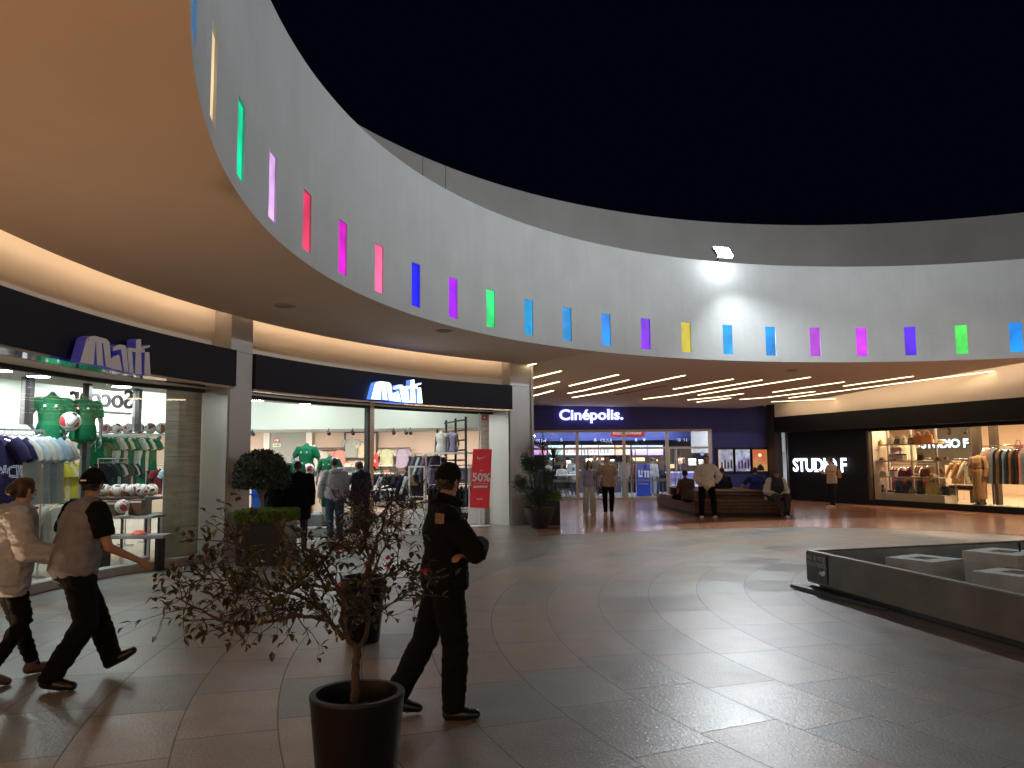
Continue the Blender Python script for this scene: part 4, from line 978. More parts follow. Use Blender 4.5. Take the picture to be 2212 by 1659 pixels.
# security gates
def gate(label, p, face):
    t = thing('security_gate', label, 'security gate', (p[0], p[1], 0), atan2(face[0], -face[1]) if 0 else 0)
    w_ = .42; MB().box(-w_/2, -w_/2+.035, -.03, .03, .01, 1.52).box(w_/2-.035, w_/2, -.03, .03, .01, 1.52).box(-w_/2+.035, w_/2-.035, -.03, .03, 1.485, 1.52).box(-w_/2+.035, w_/2-.035, -.03, .03, .75, .78).build('frame', M_white, t, bevel=.006)
    MB().box(-w_/2-.01, w_/2+.01, -.05, .05, .008, .48).build('base', M_white, t, bevel=.01); MB().box(-w_/2+.04, w_/2-.04, -.005, .005, .48, 1.48).build('clear_panel', glass('gate_glass', (.92, .97, .95)) if 'gate_glass' not in MATS else MATS['gate_glass'], t); return t
q = atz(*crg(690, 1560), 0); gate('white security gate in the entrance left of the guard', (q.x, q.y), 0)
q = atz(*crg(1330, 1520), 0); q = aty(1040, 1137, 20.55); gate('white security gate beside the red sale banner', (q.x-.12, 20.5), 0)
q = aty(*cr5(890, 1560), 17.9); gate('white security gate behind the man in the dark jacket', (q.x, 17.6), 0)
# stone column at right end of the bay
q0 = aty(*crg(1480, 600), 20.9); q1 = aty(*crg(1612, 600), 20.3)
M_trav = travertine()
t = thing('stone_column', 'grey stone-clad wall end behind the red sale banner', 'column', (q0.x, 20.8, 0)); addto(t, MB().box(q0.x, q1.x+.1, 20.62, 21.0, .007, 2.89), 'stone_face', M_trav)
q = aty(*crg(1520, 215), 20.5); t = thing('fire_alarm', 'small red fire alarm box high on the stone wall', 'alarm', q); MB().box(-.07, .07, 0, .06, -.07, .07).build('housing', M_redsign, t, bevel=.01); MB().lathe([(.035, 0), (.001, .02)], n=12).xf(Matrix.Rotation(rad(90), 4, 'X')).build('beacon', M_white, t, smooth=True)

# ---- red sale banner on its stand
q = atz(1036, 1137); print('banner', q, pol(q))
yb = 19.75; q = aty(1036, 1137, yb)
bw0, bw1 = aty(*crg(1380, 595), yb), aty(*crg(1612, 600), yb); bl0, bl1 = aty(*crg(1338, 1312), yb), aty(*crg(1575, 1322), yb)
t = thing('sale_banner', 'red sale banner reading 50% on a white pole stand at the shop entrance', 'banner', (q.x, yb, 0))
addto(t, MB().tube([(q.x, yb+.05, .01), (q.x, yb+.05, aty(*crg(1465, 160), yb).z)], .018, 8), 'pole', M_white); addto(t, MB().lathe([(.28, 0), (.28, .012), (.05, .02), (.001, .02)], (q.x, yb+.02, .008)), 'base', M_white)
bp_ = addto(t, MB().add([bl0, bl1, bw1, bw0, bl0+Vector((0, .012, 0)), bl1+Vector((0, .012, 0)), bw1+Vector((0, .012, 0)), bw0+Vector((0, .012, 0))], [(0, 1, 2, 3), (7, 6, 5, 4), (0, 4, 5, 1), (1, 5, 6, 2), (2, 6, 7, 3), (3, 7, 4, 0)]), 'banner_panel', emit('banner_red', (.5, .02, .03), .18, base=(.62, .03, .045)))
tilt = atan2(bw0.x-bl0.x, bw0.z-bl0.z)
def btext(s, x0, x1, yb_, yt_, **k):
    p_ = aty(*crg(x0, yb_), yb-.012); q_ = aty(*crg(x1, yt_), yb-.012); me = text_mesh(s, 1, **k); me.materials.append(M_ink); me.name = 'lettering'
    xs_ = [v.co.x for v in me.vertices]; zs_ = [v.co.z for v in me.vertices]; kx = (q_.x-p_.x)/(max(xs_)-min(xs_)); kz = (q_.z-p_.z)/(max(zs_)-min(zs_))
    me.transform(Matrix.Diagonal((kx, .1, kz, 1)) @ Matrix.Translation((-min(xs_), 0, -min(zs_)))); o = bpy.data.objects.new('lettering', me); COL.objects.link(o)
    o.matrix_world = Matrix.Translation(p_) @ Matrix.Rotation(tilt*.6, 4, 'Y'); o.parent = t; o.matrix_parent_inverse = Matrix.Translation(-t.location); return o
btext('50%', 1368, 1588, 992, 885, bold=.03, depth=.02); btext('Hasta', 1458, 1505, 865, 850, depth=.02); btext('En todas las marcas', 1388, 1560, 1022, 1004, depth=.02)
p_ = aty(*crg(1385, 1045), yb-.012); p2_ = aty(*crg(1555, 1072), yb-.012); addto(t, MB().box(p_.x, p2_.x, yb-.014, yb-.006, p2_.z, p_.z), 'white_bar', M_ink, bevel=.004)
def swoosh():
    o = []
    for x, y in ((1428, 690), (1440, 688), (1440, 705), (1460, 708), (1545, 686), (1455, 725), (1432, 718)): o.append(aty(*crg(x, y), yb-.014))
    return o
s_ = swoosh(); addto(t, MB().add(s_, [tuple(range(len(s_)))]), 'tick_mark', M_ink, fix=False)
lw = aty(*crg(1500, 1205), yb-.014)-aty(*crg(1422, 1205), yb-.014); L0 = aty(*crg(1422, 1218), yb-.014)
mm = MB()
for q_ in logo_poly(): mm.add([L0+Vector((u*lw.length, 0, v*lw.length*.7)) for u, v in q_], [tuple(range(len(q_)))])
addto(t, mm, 'lettering', M_ink, fix=False)
# ---- blue display stand by the left edge of the bay
q0 = aty(*cr2(178, 1060), 15.6); q1 = aty(*cr2(222, 1060), 15.6)
t = thing('display_stand', 'bright blue plastic display stand partly behind the clipped tree', 'display stand', (q0.x, 15.9, 0)); M_bl = mat('bright_blue', (.01, .14, .65), .35)
addto(t, MB().box(q0.x, q1.x+.1, 15.8, 16.2, .01, q0.z), 'cabinet', M_bl, bevel=.02)
for z in (.35, .7, 1.0, 1.25): addto(t, MB().box(q0.x-.02, q1.x+.12, 15.72, 15.8, z, z+.03), 'shelf_edge', M_bl)

# ---- left bay contents
def AT(x, y, Y): return aty(*crb(x, y), Y)
def at1(x, y, Y): return aty(*cr1(x, y), Y)
# steel uprights from the ceiling
for i, (x0, x1, yb_, Y) in enumerate([(145, 222, 1110, 11.6), (632, 686, 900, 12.6), (1010, 1062, 1165, 13.6)]):
    a = at1(x0, yb_, Y); b = at1(x1, yb_, Y); t = thing('steel_upright', 'dark steel display upright hanging in the left window, %s from the left' % ORD[i], 'display frame', (a.x, Y, a.z), group='steel uprights in the left window')
    addto(t, MB().box(a.x, b.x-.07, Y, Y+.08, a.z if i != 1 else .05, 2.955 if pol(a)[0] < 17.3 else 4.08), 'post', M_concrete); addto(t, MB().box(b.x-.068, b.x, Y-.01, Y+.10, a.z if i != 1 else .05, 2.95 if pol(a)[0] < 17.3 else 4.08), 'slotted_side', M_black)
a = at1(720, 1000, 12.8); b = at1(1000, 1020, 13.5)
t = thing('hanging_word', 'mirrored dark lettering of a soccer sign above a rail seen from behind', 'sign', a); addto(t, MB().tube([a, b], .04, 8), 'rail', M_greywall)
tc_ = (a+b)/2; text('lettering', 'Soccer', .46, M_black, (tc_.x-.02-t.location.x-.12, tc_.y-.05-t.location.y, tc_.z+.22-t.location.z), rz=atan2(b.y-a.y, b.x-a.x), parent=t, mirror=True, bold=.006, depth=.03)
# travertine pier at right of the window
a0, a1 = oncyl(354, 1000, G1+.10), oncyl(466, 1000, G1-.22); a0.z = a1.z = 0; a2, a3 = oncyl(470, 1000, G1+.35), oncyl(360, 1000, G1+.6)
t = thing('stone_column', 'wide travertine-clad pier behind the glass at the right of the left window', 'column', a0)
zz = .008
for k in range(5): addto(t, MB().prism([(p_.x, p_.y) for p_ in (a0, a1, a2, a3)], zz, zz+.58), 'stone_slab', M_trav, bevel=.003); zz += .585
# torsos high up
def torso(label, px_, ytop, ybot, Y, face, top, J={}, ball_=None):
    a = aty(px_, ytop, Y); b = aty(px_, ybot, Y); H = (a.z-b.z)/.64*1.73
    r_, j, _ = person(label, (a.x, Y), face, H, J, top=top, sleeve='short', headless=True, nude=M_mann, legs=False, vox=.012, name='mannequin', cat='mannequin', zoff=a.z-1.49*H/1.73, hem=.10, wr=.004); jersey_marks(r_, j, 1); return r_, H
torso('headless torso in a green jersey with arm akimbo, left of two in the window', crb(640, 150)[0], crb(0, 120)[1], crb(0, 685)[1], 12.2, (.5, -1), GREEN, dict(elR=(.33, -.10, 1.15), wrR=(.18, .10, .98), elL=(-.28, -.02, 1.12), wrL=(-.2, .12, .95)))
torso('headless torso in a green jersey with a ball, right of two in the window', crb(1030, 150)[0], crb(0, 160)[1], crb(0, 685)[1], 12.6, (.5, -1), GREEN, dict(elR=(.33, .02, 1.15), wrR=(.30, .22, 1.02)))
ball('red and white football held between the two torsos in the left window', AT(858, 455, 12.0), .15, rot=(1, 2, .5))
# display tables and shelves
def table(label, x0, x1, Y0, Y1, z, m=None, top=M_wood, group=None):
    t = thing('display_table', label, 'table', ((x0+x1)/2, (Y0+Y1)/2, 0), 0, group); addto(t, MB().box(x0, x1, Y0, Y1, z-.04, z), 'tabletop', top, bevel=.005)
    for x in (x0+.03, x1-.07):
        for y in (Y0+.03, Y1-.07): addto(t, MB().box(x, x+.04, y, y+.04, .008, z-.041), 'leg', m or M_black)
    return t
Yb = 13.2
xl, xr = AT(1200, 1380, Yb).x, AT(1940, 1380, Yb).x; zb_ = AT(1500, 1385, Yb).z
table('long dark table carrying a row of footballs in the left window', xl-.4, xr-.05, Yb-.15, Yb+.5, zb_, top=M_black)
for i in range(int((xr-xl)/.225)+1):
    ball('patterned football in the row on the dark table, %s from the left' % ORD[i], (xl-.2+i*.225, Yb+.1+(.06 if i % 2 else 0), zb_+.112), .11, group='footballs on the dark table', rot=(i*1.3, i*.7, i))
for i in range(int((xr-xl-.3)/.235)): ball('patterned football behind the front row, %s from the left' % ORD[i], (xl+.25+i*.235, Yb+.36, zb_+.112), .11, group='footballs in the back row', rot=(i*.9, i*1.7, i))
for i, (x0, x1, y0, y1) in enumerate([(1230, 1420, 1430, 1610), (1560, 1740, 1410, 1600)]):
    a = AT(x0, y1, 12.6); b = AT(x1, y0, 12.6); t = thing('boxed_ball', 'dark glossy display box under the row of footballs, %s of two' % ('left' if not i else 'right'), 'box', (a.x, 12.6, a.z)); addto(t, MB().box(a.x, b.x, 12.6, 12.9, a.z, b.z), 'carton', M_wood, bevel=.005); addto(t, MB().box(a.x+.02, b.x-.02, 12.594, 12.6, b.z-.05, b.z-.02), 'label_strip', M_white)
zt_ = AT(1400, 1610, 12.6).z
table('low glass-topped table under the display boxes', AT(1130, 1610, 12.6).x, AT(1880, 1600, 12.6).x, 12.5, 13.05, zt_, m=M_steel, top=M_greywall)
ball('loose black and white football between the display boxes', AT(1490, 1490, 12.5), .11, rot=(.3, 2, 1))
t2 = table('dark trestle table near the stone pier in the left window', at1(920, 0, 14.2).x-.1, at1(1060, 0, 14.2).x+.35, 14.2, 14.8, .74, top=M_greywall)
t = thing('training_cone', 'flat orange red training cone on a bar low in the left window', 'cone', (aty(300, 1154, 12.3))); MB().lathe([(.12, 0), (.12, .01), (.05, .06), (.03, .06)], n=18).build('cone', mat('cone_red', (.7, .06, .03), .5), t, smooth=True)
pz = t.location.z
t = thing('display_bar', 'grey bench bar low in the left window under the cone', 'bench', (t.location.x, 12.3, 0)); addto(t, MB().box(t.location.x-.7, t.location.x+.45, 12.15, 12.5, pz-.06, pz-.005), 'bench_top', M_greywall, bevel=.01); addto(t, MB().box(t.location.x-.55, t.location.x-.5, 12.2, 12.45, .01, pz-.061).box(t.location.x+.3, t.location.x+.35, 12.2, 12.45, .01, pz-.061), 'leg', M_black)
# racks with shirts
def rowrack(label, x0, x1, Y0, Y1, z, mats_, kinds, n, glabel, rot=65, scale=1, group=None, posts=True):
    t = rack(label, (x0, Y0), (x1, Y1), z, posts=posts)
    for i in range(n):
        f = (i+.5)/n; hang('%s, %s along' % (glabel, ORD[i] if i < 20 else 'last'), (x0+(x1-x0)*f, Y0+(Y1-Y0)*f, z-.09), rad(rot+((i*37) % 13)-6), mats_[i % len(mats_)], kinds, group=group or glabel, scale=scale, seed=i)
STRIPE = fabric('pale_blue_stripe', (.45, .55, .62))
a = AT(0, 530, 10.9); b = AT(540, 560, 11.6)
rowrack('high rail with white, sky and navy shirts at the far left of the window', a.x-.2, b.x, 10.9, 11.6, AT(300, 560, 11.3).z, [NAVYF, NAVYF, WHITEF, STRIPE, WHITEF, STRIPE, SKYF, WHITEF], 'tee', 8, 'large shirt on the far left rail', rot=25, scale=1.45)
a = AT(1170, 590, 15.5); b = AT(1800, 620, 16.5)
rowrack('rail of green and white shirts behind the mannequin torsos', a.x, b.x, 15.5, 16.5, a.z, [GREEN, GREEN, GREYF, WHITEF, GREEN, CREAM], 'tee', 14, 'shirt on the rail behind the torsos', rot=40)
a = AT(1200, 910, 15.2); b = AT(1560, 910, 16.0)
rowrack('lower rail of dark shirts behind the footballs', a.x, b.x, 15.2, 16, a.z, [DARKF, GREEN2, DARKF, GREYF], 'tee', 9, 'dark shirt on the lower rail', rot=50)
a = AT(560, 900, 13.4); b = AT(900, 900, 14)
rowrack('rail of yellow shirts in the middle of the left window', a.x, b.x, 13.4, 14, a.z, [YEL, YEL, CREAM, YEL], 'tee', 7, 'yellow shirt in the left window', rot=25)
a = AT(350, 1440, 11.9); b = AT(800, 1440, 12.1)
rowrack('low rail of green, gold and white shirts behind the couple', a.x-.9, b.x, 11.3, 12.1, AT(500, 1420, 12).z, [WHITEF, WHITEF, GREEN, YEL, mat('gold_cloth', (.4, .16, .02), .6), WHITEF, REDF], 'tee', 9, 'shirt on the low rail behind the couple', rot=60)
rr = random.Random(11)
rowrack('deep rail of pink and white shirts at the back of the left shop', -15.5, -12.5, 19, 20, 1.6, [PINKF, WHITEF, LILAC, DARKF], 'tee', 16, 'shirt on the deep pink rail', rot=40)
rowrack('deep rail of dark shirts at the back of the left shop', -12, -8.8, 20, 21, 1.6, [DARKF, REDF, SKYF, GREEN], 'tee', 16, 'shirt on the deep dark rail', rot=40)
rowrack('deep rail of green shirts in the middle of the left shop', -11.8, -9.2, 16.2, 17.4, 1.55, [GREEN, WHITEF, YEL, GREEN], 'tee', 14, 'shirt on the middle green rail', rot=40)
rowrack('rail of dark jackets in the middle of the shop behind the hoodie man', -4.6, -2.6, 21.4, 22.2, 1.35, [DARKF, NAVYF, GREYF, DARKF], 'long', 12, 'dark jacket on the middle rail', rot=50)
table('white display table in the middle bay behind the man in grey', -4.3, -3.0, 19.4, 20.2, .95, m=M_white, top=M_white)
for i in range(4): shoe('pale trainer on the white display table, %s of four' % ORD[i], (-4.1+i*.3, 19.6, .953), rad(80), LGS, group='trainers on the white table')
# caps and balls on the upper shelf behind
a = AT(1180, 520, 15.2); t = thing('high_shelf', 'high white shelf with pale bundled balls behind the right torso', 'shelf', (a.x, 15.2, a.z-.15)); addto(t, MB().box(a.x, a.x+1.4, 15.1, 15.5, a.z-.18, a.z-.15), 'board', M_white)
for i in range(6): ball('pale football on the high shelf, %s from the left' % ORD[i], (a.x+.12+i*.22, 15.3, a.z-.04), .11, group='balls on the high shelf', rot=(i, i*2, 0))
for i in range(8): tracklight('black spotlight on the left shop back bulkhead, %s from the left' % ORD[i], (-15.5+i*.9, 22.3, 2.5), (0, -1, -.6), group='spotlights of the left shop bulkhead')
for i, x in enumerate((-15, -12.5, -10)):
    l = bpy.data.lights.new('spot_beam', 'SPOT'); l.energy = 160; l.color = (1, .78, .6); l.spot_size = rad(100); l.spot_blend = .8; l.shadow_soft_size = .05
    lo = bpy.data.objects.new('spot_beam', l); COL.objects.link(lo); lo.location = (x, 22.6, 2.4); lo.rotation_euler = (rad(62), 0, 0)
# ================================================================== CINEMA
CY0 = CIN_Y
def c3p(x, y, Y=CY0): return aty(*cr3(x, y), Y)
def c4p(x, y, Y=CY0): return aty(*cr4(x, y), Y)
cine = thing('cinema', 'cinema with navy wall, glass doors and glowing white lettering at the far end', 'cinema', (6, CY0, 0))
XL = .62; XR = c4p(1080, 300).x; xe = c3p(2125, 400).x; zh = c3p(1200, 385).z; zc = 4.4
addto(cine, MB().box(XL-.1, XR, CY0, CY0+.3, zh, zc), 'upper_wall', M_blue)
addto(cine, MB().box(xe+.02, XR, CY0, CY0+.3, .01, zh-.002), 'side_wall', M_blue)
rx = c4p(1187, 300, CY0-1.0).x
addto(cine, MB().prism([(XR, CY0+.3), (XR, CY0), (rx, CY0-1.0), (rx+.3, CY0-.9), (rx+.3, CY0+.3)], .01, zc), 'return_wall', mat('dark_grey_wall', (.06, .055, .06), .7))
q = c4p(1065, 68, CY0-.15); t = thing('dome_camera', 'tiny white dome camera at the ceiling corner above the navy wall', 'camera', q); MB().ell((0, 0, 0), (.07, .07, .07)).build('housing', M_white, t, smooth=True); MB().lathe([(.05, .05), (.05, .09)], n=12).build('bracket', M_white, t)
fr = MB()
fr.box(XL, xe, CY0-.03, CY0+.09, zh-.10, zh)
zt_ = c3p(1200, 575).z; fr.box(XL, xe-.06, CY0-.02, CY0+.07, zt_-.05, zt_+.04)
for x in (750, 1230, 1672, 2112): q = c3p(x, 600).x; fr.box(q-.06, q+.06, CY0-.032, CY0+.092, .01, zh-.101)
fr.box(XL, xe-.06, CY0-.015, CY0+.06, .005, .09)
addto(cine, fr, 'door_frame', mat('pale_bronze', (.50, .44, .38), .4, metal=.4), bevel=.005)
M_cglass = glass('cinema_glass', (.95, .97, 1), boost=1.0)
xs = [XL]+[c3p(x, 600).x for x in (750, 1230, 1672, 2112)]
for a_, b_ in zip(xs[:-1], xs[1:]):
    addto(cine, MB().box(a_+.065, b_-.065, CY0+.02, CY0+.03, zt_+.045, zh-.105), 'transom_pane', M_cglass)
    addto(cine, MB().box(a_+.065, b_-.065, CY0+.02, CY0+.03, .095, zt_-.055), 'door_pane', M_cglass)
    addto(cine, MB().box(a_+.07, b_-.07, CY0+.012, CY0+.018, 1.42, 1.54).box(a_+.07, b_-.07, CY0+.012, CY0+.018, .72, .84), 'frosted_strip', glass('frosted', (.75, .78, .80), rough=.5, boost=4) if 'frosted' not in MATS else MATS['frosted'])
for x in (830, 862, 1312, 1342, 1745, 1800): q = c3p(x, 800).x; addto(cine, MB().tube([(q, CY0-.09, .5), (q, CY0-.09, 2.02)], .02, 8).tube([(q, CY0-.09, .6), (q, CY0, .6)], .012, 6).tube([(q, CY0-.09, 1.9), (q, CY0, 1.9)], .012, 6), 'door_handle', M_steel, smooth=True)
for x in (1240, 1300, 1350, 1700, 1770): q = c3p(x, 800).x; addto(cine, MB().box(q-.015, q+.015, CY0-.01, CY0+.05, .096, zt_-.06), 'door_stile', M_alu)
# lettering
def flat(par, s, cr, x0, x1, yb, yt, Y, m, **k):
    """text whose box spans the given close-up coordinates at depth Y"""
    a = aty(*cr(x0, yb), Y); b = aty(*cr(x1, yt), Y); o = text('lettering', s, 1, m, (0, 0, 0), **k)
    xs_ = [v.co.x for v in o.data.vertices]; zs_ = [v.co.z for v in o.data.vertices]; W_, H_ = max(xs_)-min(xs_), max(zs_)-min(zs_)
    sx, sz = (b.x-a.x)/W_, (b.z-a.z)/H_
    o.data.transform(Matrix.Diagonal((sx, sx, sz, 1)) @ Matrix.Translation((-min(xs_), 0, -min(zs_))))
    o.parent = par; o.location = a-par.location; return o
q = c3p(570, 300); t = thing('cinema_sign', 'glowing pale lettering of the cinema name on the navy wall', 'sign', (q.x, CY0-.06, q.z))
flat(t, 'Cinépolis.', cr3, 568, 1218, 322, 172, CY0-.08, emit('cinema_letters', (.70, .72, 1), 1.6), bold=.025, depth=.10)
flat(t, 'Cinépolis.', cr3, 563, 1222, 325, 170, CY0-.02, emit('cinema_halo', (.04, .05, .9), .8), bold=.045, depth=.03)
# poster cases
for i, (x0, x1, c1, c2, lab) in enumerate([(490, 662, (.55, .42, .42), (.15, .25, .40), 'lit poster case with a pale pink and blue picture, left of three'), (705, 876, (.45, .55, .65), (.20, .15, .35), 'lit poster case with a pale blue picture, middle of three'), (922, 1092, (.55, .12, .05), (.50, .30, .12), 'lit poster case with a red and orange picture, right of three')]):
    a = c4p(x0, 895, CY0-.1); b = c4p(x1, 622, CY0-.1)
    t = thing('poster_case', lab, 'poster case', ((a.x+b.x)/2, CY0-.1, a.z))
    addto(t, MB().box(a.x-.10, b.x+.10, CY0-.08, CY0-.005, a.z-.10, b.z+.08), 'case', M_black, bevel=.01)
    mp = bpy.data.materials.new('poster_%d' % i); mp.use_nodes = True; n = mp.node_tree; bb = n.nodes['Principled BSDF']; tc = n.nodes.new('ShaderNodeTexCoord'); nz = n.nodes.new('ShaderNodeTexNoise'); nz.inputs['Scale'].default_value = [3, 4, 1.2][i]; nz.inputs['Detail'].default_value = 5; n.links.new(tc.outputs['Object'], nz.inputs['Vector'])
    crr = n.nodes.new('ShaderNodeValToRGB'); e = crr.color_ramp.elements; e[0].color = (*c2, 1); e[0].position = .38; e[1].color = (*c1, 1); e[1].position = .6; n.links.new(nz.outputs['Fac'], crr.inputs[0]); n.links.new(crr.outputs[0], bb.inputs['Base Color']); n.links.new(crr.outputs[0], bb.inputs['Emission Color']); bb.inputs['Emission Strength'].default_value = .8
    addto(t, MB().box(a.x, b.x, CY0-.092, CY0-.081, a.z, b.z), 'poster', mp)
    w_ = b.x-a.x; h_ = b.z-a.z; fm = MB(); cx_ = (a.x+b.x)/2
    if i == 2:
        fm.add([(cx_-w_*.28, CY0-.094, a.z+.02), (cx_+w_*.28, CY0-.094, a.z+.02), (cx_+w_*.22, CY0-.094, a.z+h_*.2), (cx_+w_*.1, CY0-.094, a.z+h_*.28), (cx_, CY0-.094, a.z+h_*.34), (cx_-w_*.1, CY0-.094, a.z+h_*.28), (cx_-w_*.2, CY0-.094, a.z+h_*.2)], [tuple(range(7))]); addto(t, fm, 'figure', M_black, fix=False)
        fm = MB().lathe([(.0001, 0), (.07, 0)], (0, 0, 0), 16); fm.xf(Matrix.Translation((cx_, CY0-.095, a.z+h_*.74)) @ Matrix.Rotation(rad(90), 4, 'X')); addto(t, fm, 'moon', emit('moon', (1, .8, .5), 1.2), fix=False)
    else:
        for k in range(4): u = .15+.22*k; fm.add([(a.x+w_*u, CY0-.094, a.z+h_*.12), (a.x+w_*(u+.14), CY0-.094, a.z+h_*.12), (a.x+w_*(u+.12), CY0-.094, a.z+h_*(.42+.1*(k % 2))), (a.x+w_*(u+.02), CY0-.094, a.z+h_*(.42+.1*(k % 2)))], [(0, 1, 2, 3)])
        addto(t, fm, 'figure', mat('poster_figure', (.08, .07, .12), .6), fix=False)
# interior shell
YB = 42.0
addto(cine, MB().box(-3.2, 13.0, YB, YB+.2, 0, 3.9), 'back_wall', mat('cinema_back', (.05, .05, .10), .6))
addto(cine, MB().box(-3.4, -3.2, CY0+.3, YB, 0, 3.9), 'left_wall', M_blue)
addto(cine, MB().box(13.0, 13.2, CY0+.3, YB, 0, 3.9), 'right_wall', M_whitewall)
addto(cine, MB().add([(-3.2, CY0+.1, .008), (13, CY0+.1, .008), (13, YB, .008), (-3.2, YB, .008)], [(0, 1, 2, 3)]), 'foyer_floor', M_cinefloor, fix=False)
addto(cine, MB().add([(-3.2, CY0+.3, 3.35), (13, CY0+.3, 3.35), (13, YB, 3.35), (-3.2, YB, 3.35)], [(0, 1, 2, 3)]), 'foyer_ceiling', M_whitewall, fix=False)
qa, qb = c3p(200, 505, 39.6), c3p(1925, 420, 39.6)
addto(cine, MB().box(-3.0, qb.x, 39.6, 41.9, qa.z, 3.34), 'header_band', mat('header_blue', (.03, .045, .20), .5))
q = c3p(1925, 500, 37); addto(cine, MB().box(q.x, 12.9, 37, 37.2, 1.9, 3.34), 'white_partition', M_whitewall)
addto(cine, MB().box(-3.0, c3p(1640, 600, 39.9).x, 39.9, 41.9, c3p(0, 545, 39.9).z-.0, qa.z-.005), 'menu_backing', M_black)
for s_, x0, x1 in (('5', 578, 598), ('6', 922, 948), ('8', 1342, 1362), ('9', 1422, 1446), ('10', 1778, 1806), ('11', 1846, 1872)):
    a = aty(*cr3(x0, 507), 39.55); t = thing('hall_number', 'white hall number %s on the blue band inside the cinema' % {'5': 'five', '6': 'six', '8': 'eight', '9': 'nine', '10': 'ten', '11': 'eleven'}[s_], 'number', a); flat(t, s_, cr3, x0, x1, 507, 474, 39.55, emit('number_white', (.8, .85, .9), .7), depth=.03)
a = aty(*cr3(1095, 462), 35); b = aty(*cr3(1440, 392), 35); t = thing('hanging_sign', 'hanging red sign reading dulceria online inside the cinema doors', 'sign', a)
addto(t, MB().box(a.x, b.x, 35.0, 35.06, a.z, b.z), 'board', emit('red_board', (.45, .03, .03), .4, base=(.4, .03, .03)), bevel=.02); flat(t, 'DULCERÍA ONLINE', cr3, 1118, 1405, 436, 402, 34.97, emit('sign_cream', (.8, .7, .65), .7), bold=.02, depth=.02)
a = aty(*cr3(283, 420), 34.5); t = thing('hanging_sign', 'pale small lettering at the top left pane of the cinema doors', 'sign', a); flat(t, 'cinépolis', cr3, 270, 442, 425, 392, 34.5, emit('sign_pale', (.5, .5, .6), .6), depth=.02)
a = aty(*cr3(2015, 652), 36.8); t = thing('hall_sign', 'small square blue sign reading 12 on the white partition', 'sign', a); b = aty(*cr3(2048, 612), 36.8); addto(t, MB().box(a.x, b.x, 36.8, 36.85, a.z, b.z), 'board', emit('sign_blue12', (.03, .03, .45), .6)); flat(t, '12', cr3, 2021, 2043, 645, 620, 36.78, M_white, depth=.02)
# menu screens
scr = [(283, 432, (.40, .08, .65), 'purple and pink'), (452, 604, (.35, .62, .60), 'pale green'), (628, 788, (.75, .78, .80), 'white menu with red cups'), (800, 960, (.78, .80, .80), 'white menu with blue cups'), (972, 1128, (.78, .78, .76), 'white menu with red bowls'), (1143, 1292, (.9, .26, .06), 'orange'), (1310, 1462, (.36, .22, .85), 'violet'), (1472, 1627, (.40, .24, .90), 'violet with a slanted band')]
rs = random.Random(5)
for i, (x0, x1, c, lab) in enumerate(scr):
    a = aty(*cr3(x0, 646), 39.7); b = aty(*cr3(x1, 545), 39.7); t = thing('menu_screen', 'glowing %s screen over the snack counter, %s from the left' % (lab, ORD[i]), 'screen', a)
    addto(t, MB().box(a.x-.02, b.x+.02, 39.7, 39.76, a.z-.02, b.z+.02), 'bezel', M_black); addto(t, MB().box(a.x, b.x, 39.69, 39.699, a.z, b.z), 'display', emit('screen%d' % i, c, 1.5))
    w_ = b.x-a.x; h_ = b.z-a.z
    def quad(u0, u1, v0, v1, col, st=1.0, sk=0):
        nm = 'pic%.1f%.1f%.1f' % col; addto(t, MB().add([(a.x+w_*u0, 39.685, a.z+h_*v0), (a.x+w_*u1, 39.685, a.z+h_*(v0+sk)), (a.x+w_*u1, 39.685, a.z+h_*(v1+sk)), (a.x+w_*u0, 39.685, a.z+h_*v1)], [(0, 1, 2, 3)]), 'menu_picture', emit(nm, col, st), fix=False)
    if i in (2, 3, 4):
        for k in range(4): quad(.06+.23*k, .18+.23*k, .15, .45+.2*rs.random(), [(.7, .05, .05), (.05, .3, .7), (.7, .05, .05), (.1, .5, .55)][(k+i) % 4])
        quad(.05, .95, .80, .86, (.3, .3, .3), .3)
    elif i in (6, 7): quad(.05, .95, .3, .52, (.9, .85, .95), 1.5, .12); quad(.0, 1, .8, 1, (.25, .35, .95), 1.4)
    elif i == 0: quad(.55, 1, .0, .5, (.9, .15, .35), 1.4, .1)
    elif i == 5: quad(.55, .98, .1, .9, (.8, .75, .75), 1.3); quad(.1, .5, .3, .6, (.9, .5, .1), 1.2)
    else: quad(.1, .4, .2, .8, (.8, .85, .85), 1.2); quad(.55, .85, .3, .7, (.1, .4, .4), .9)
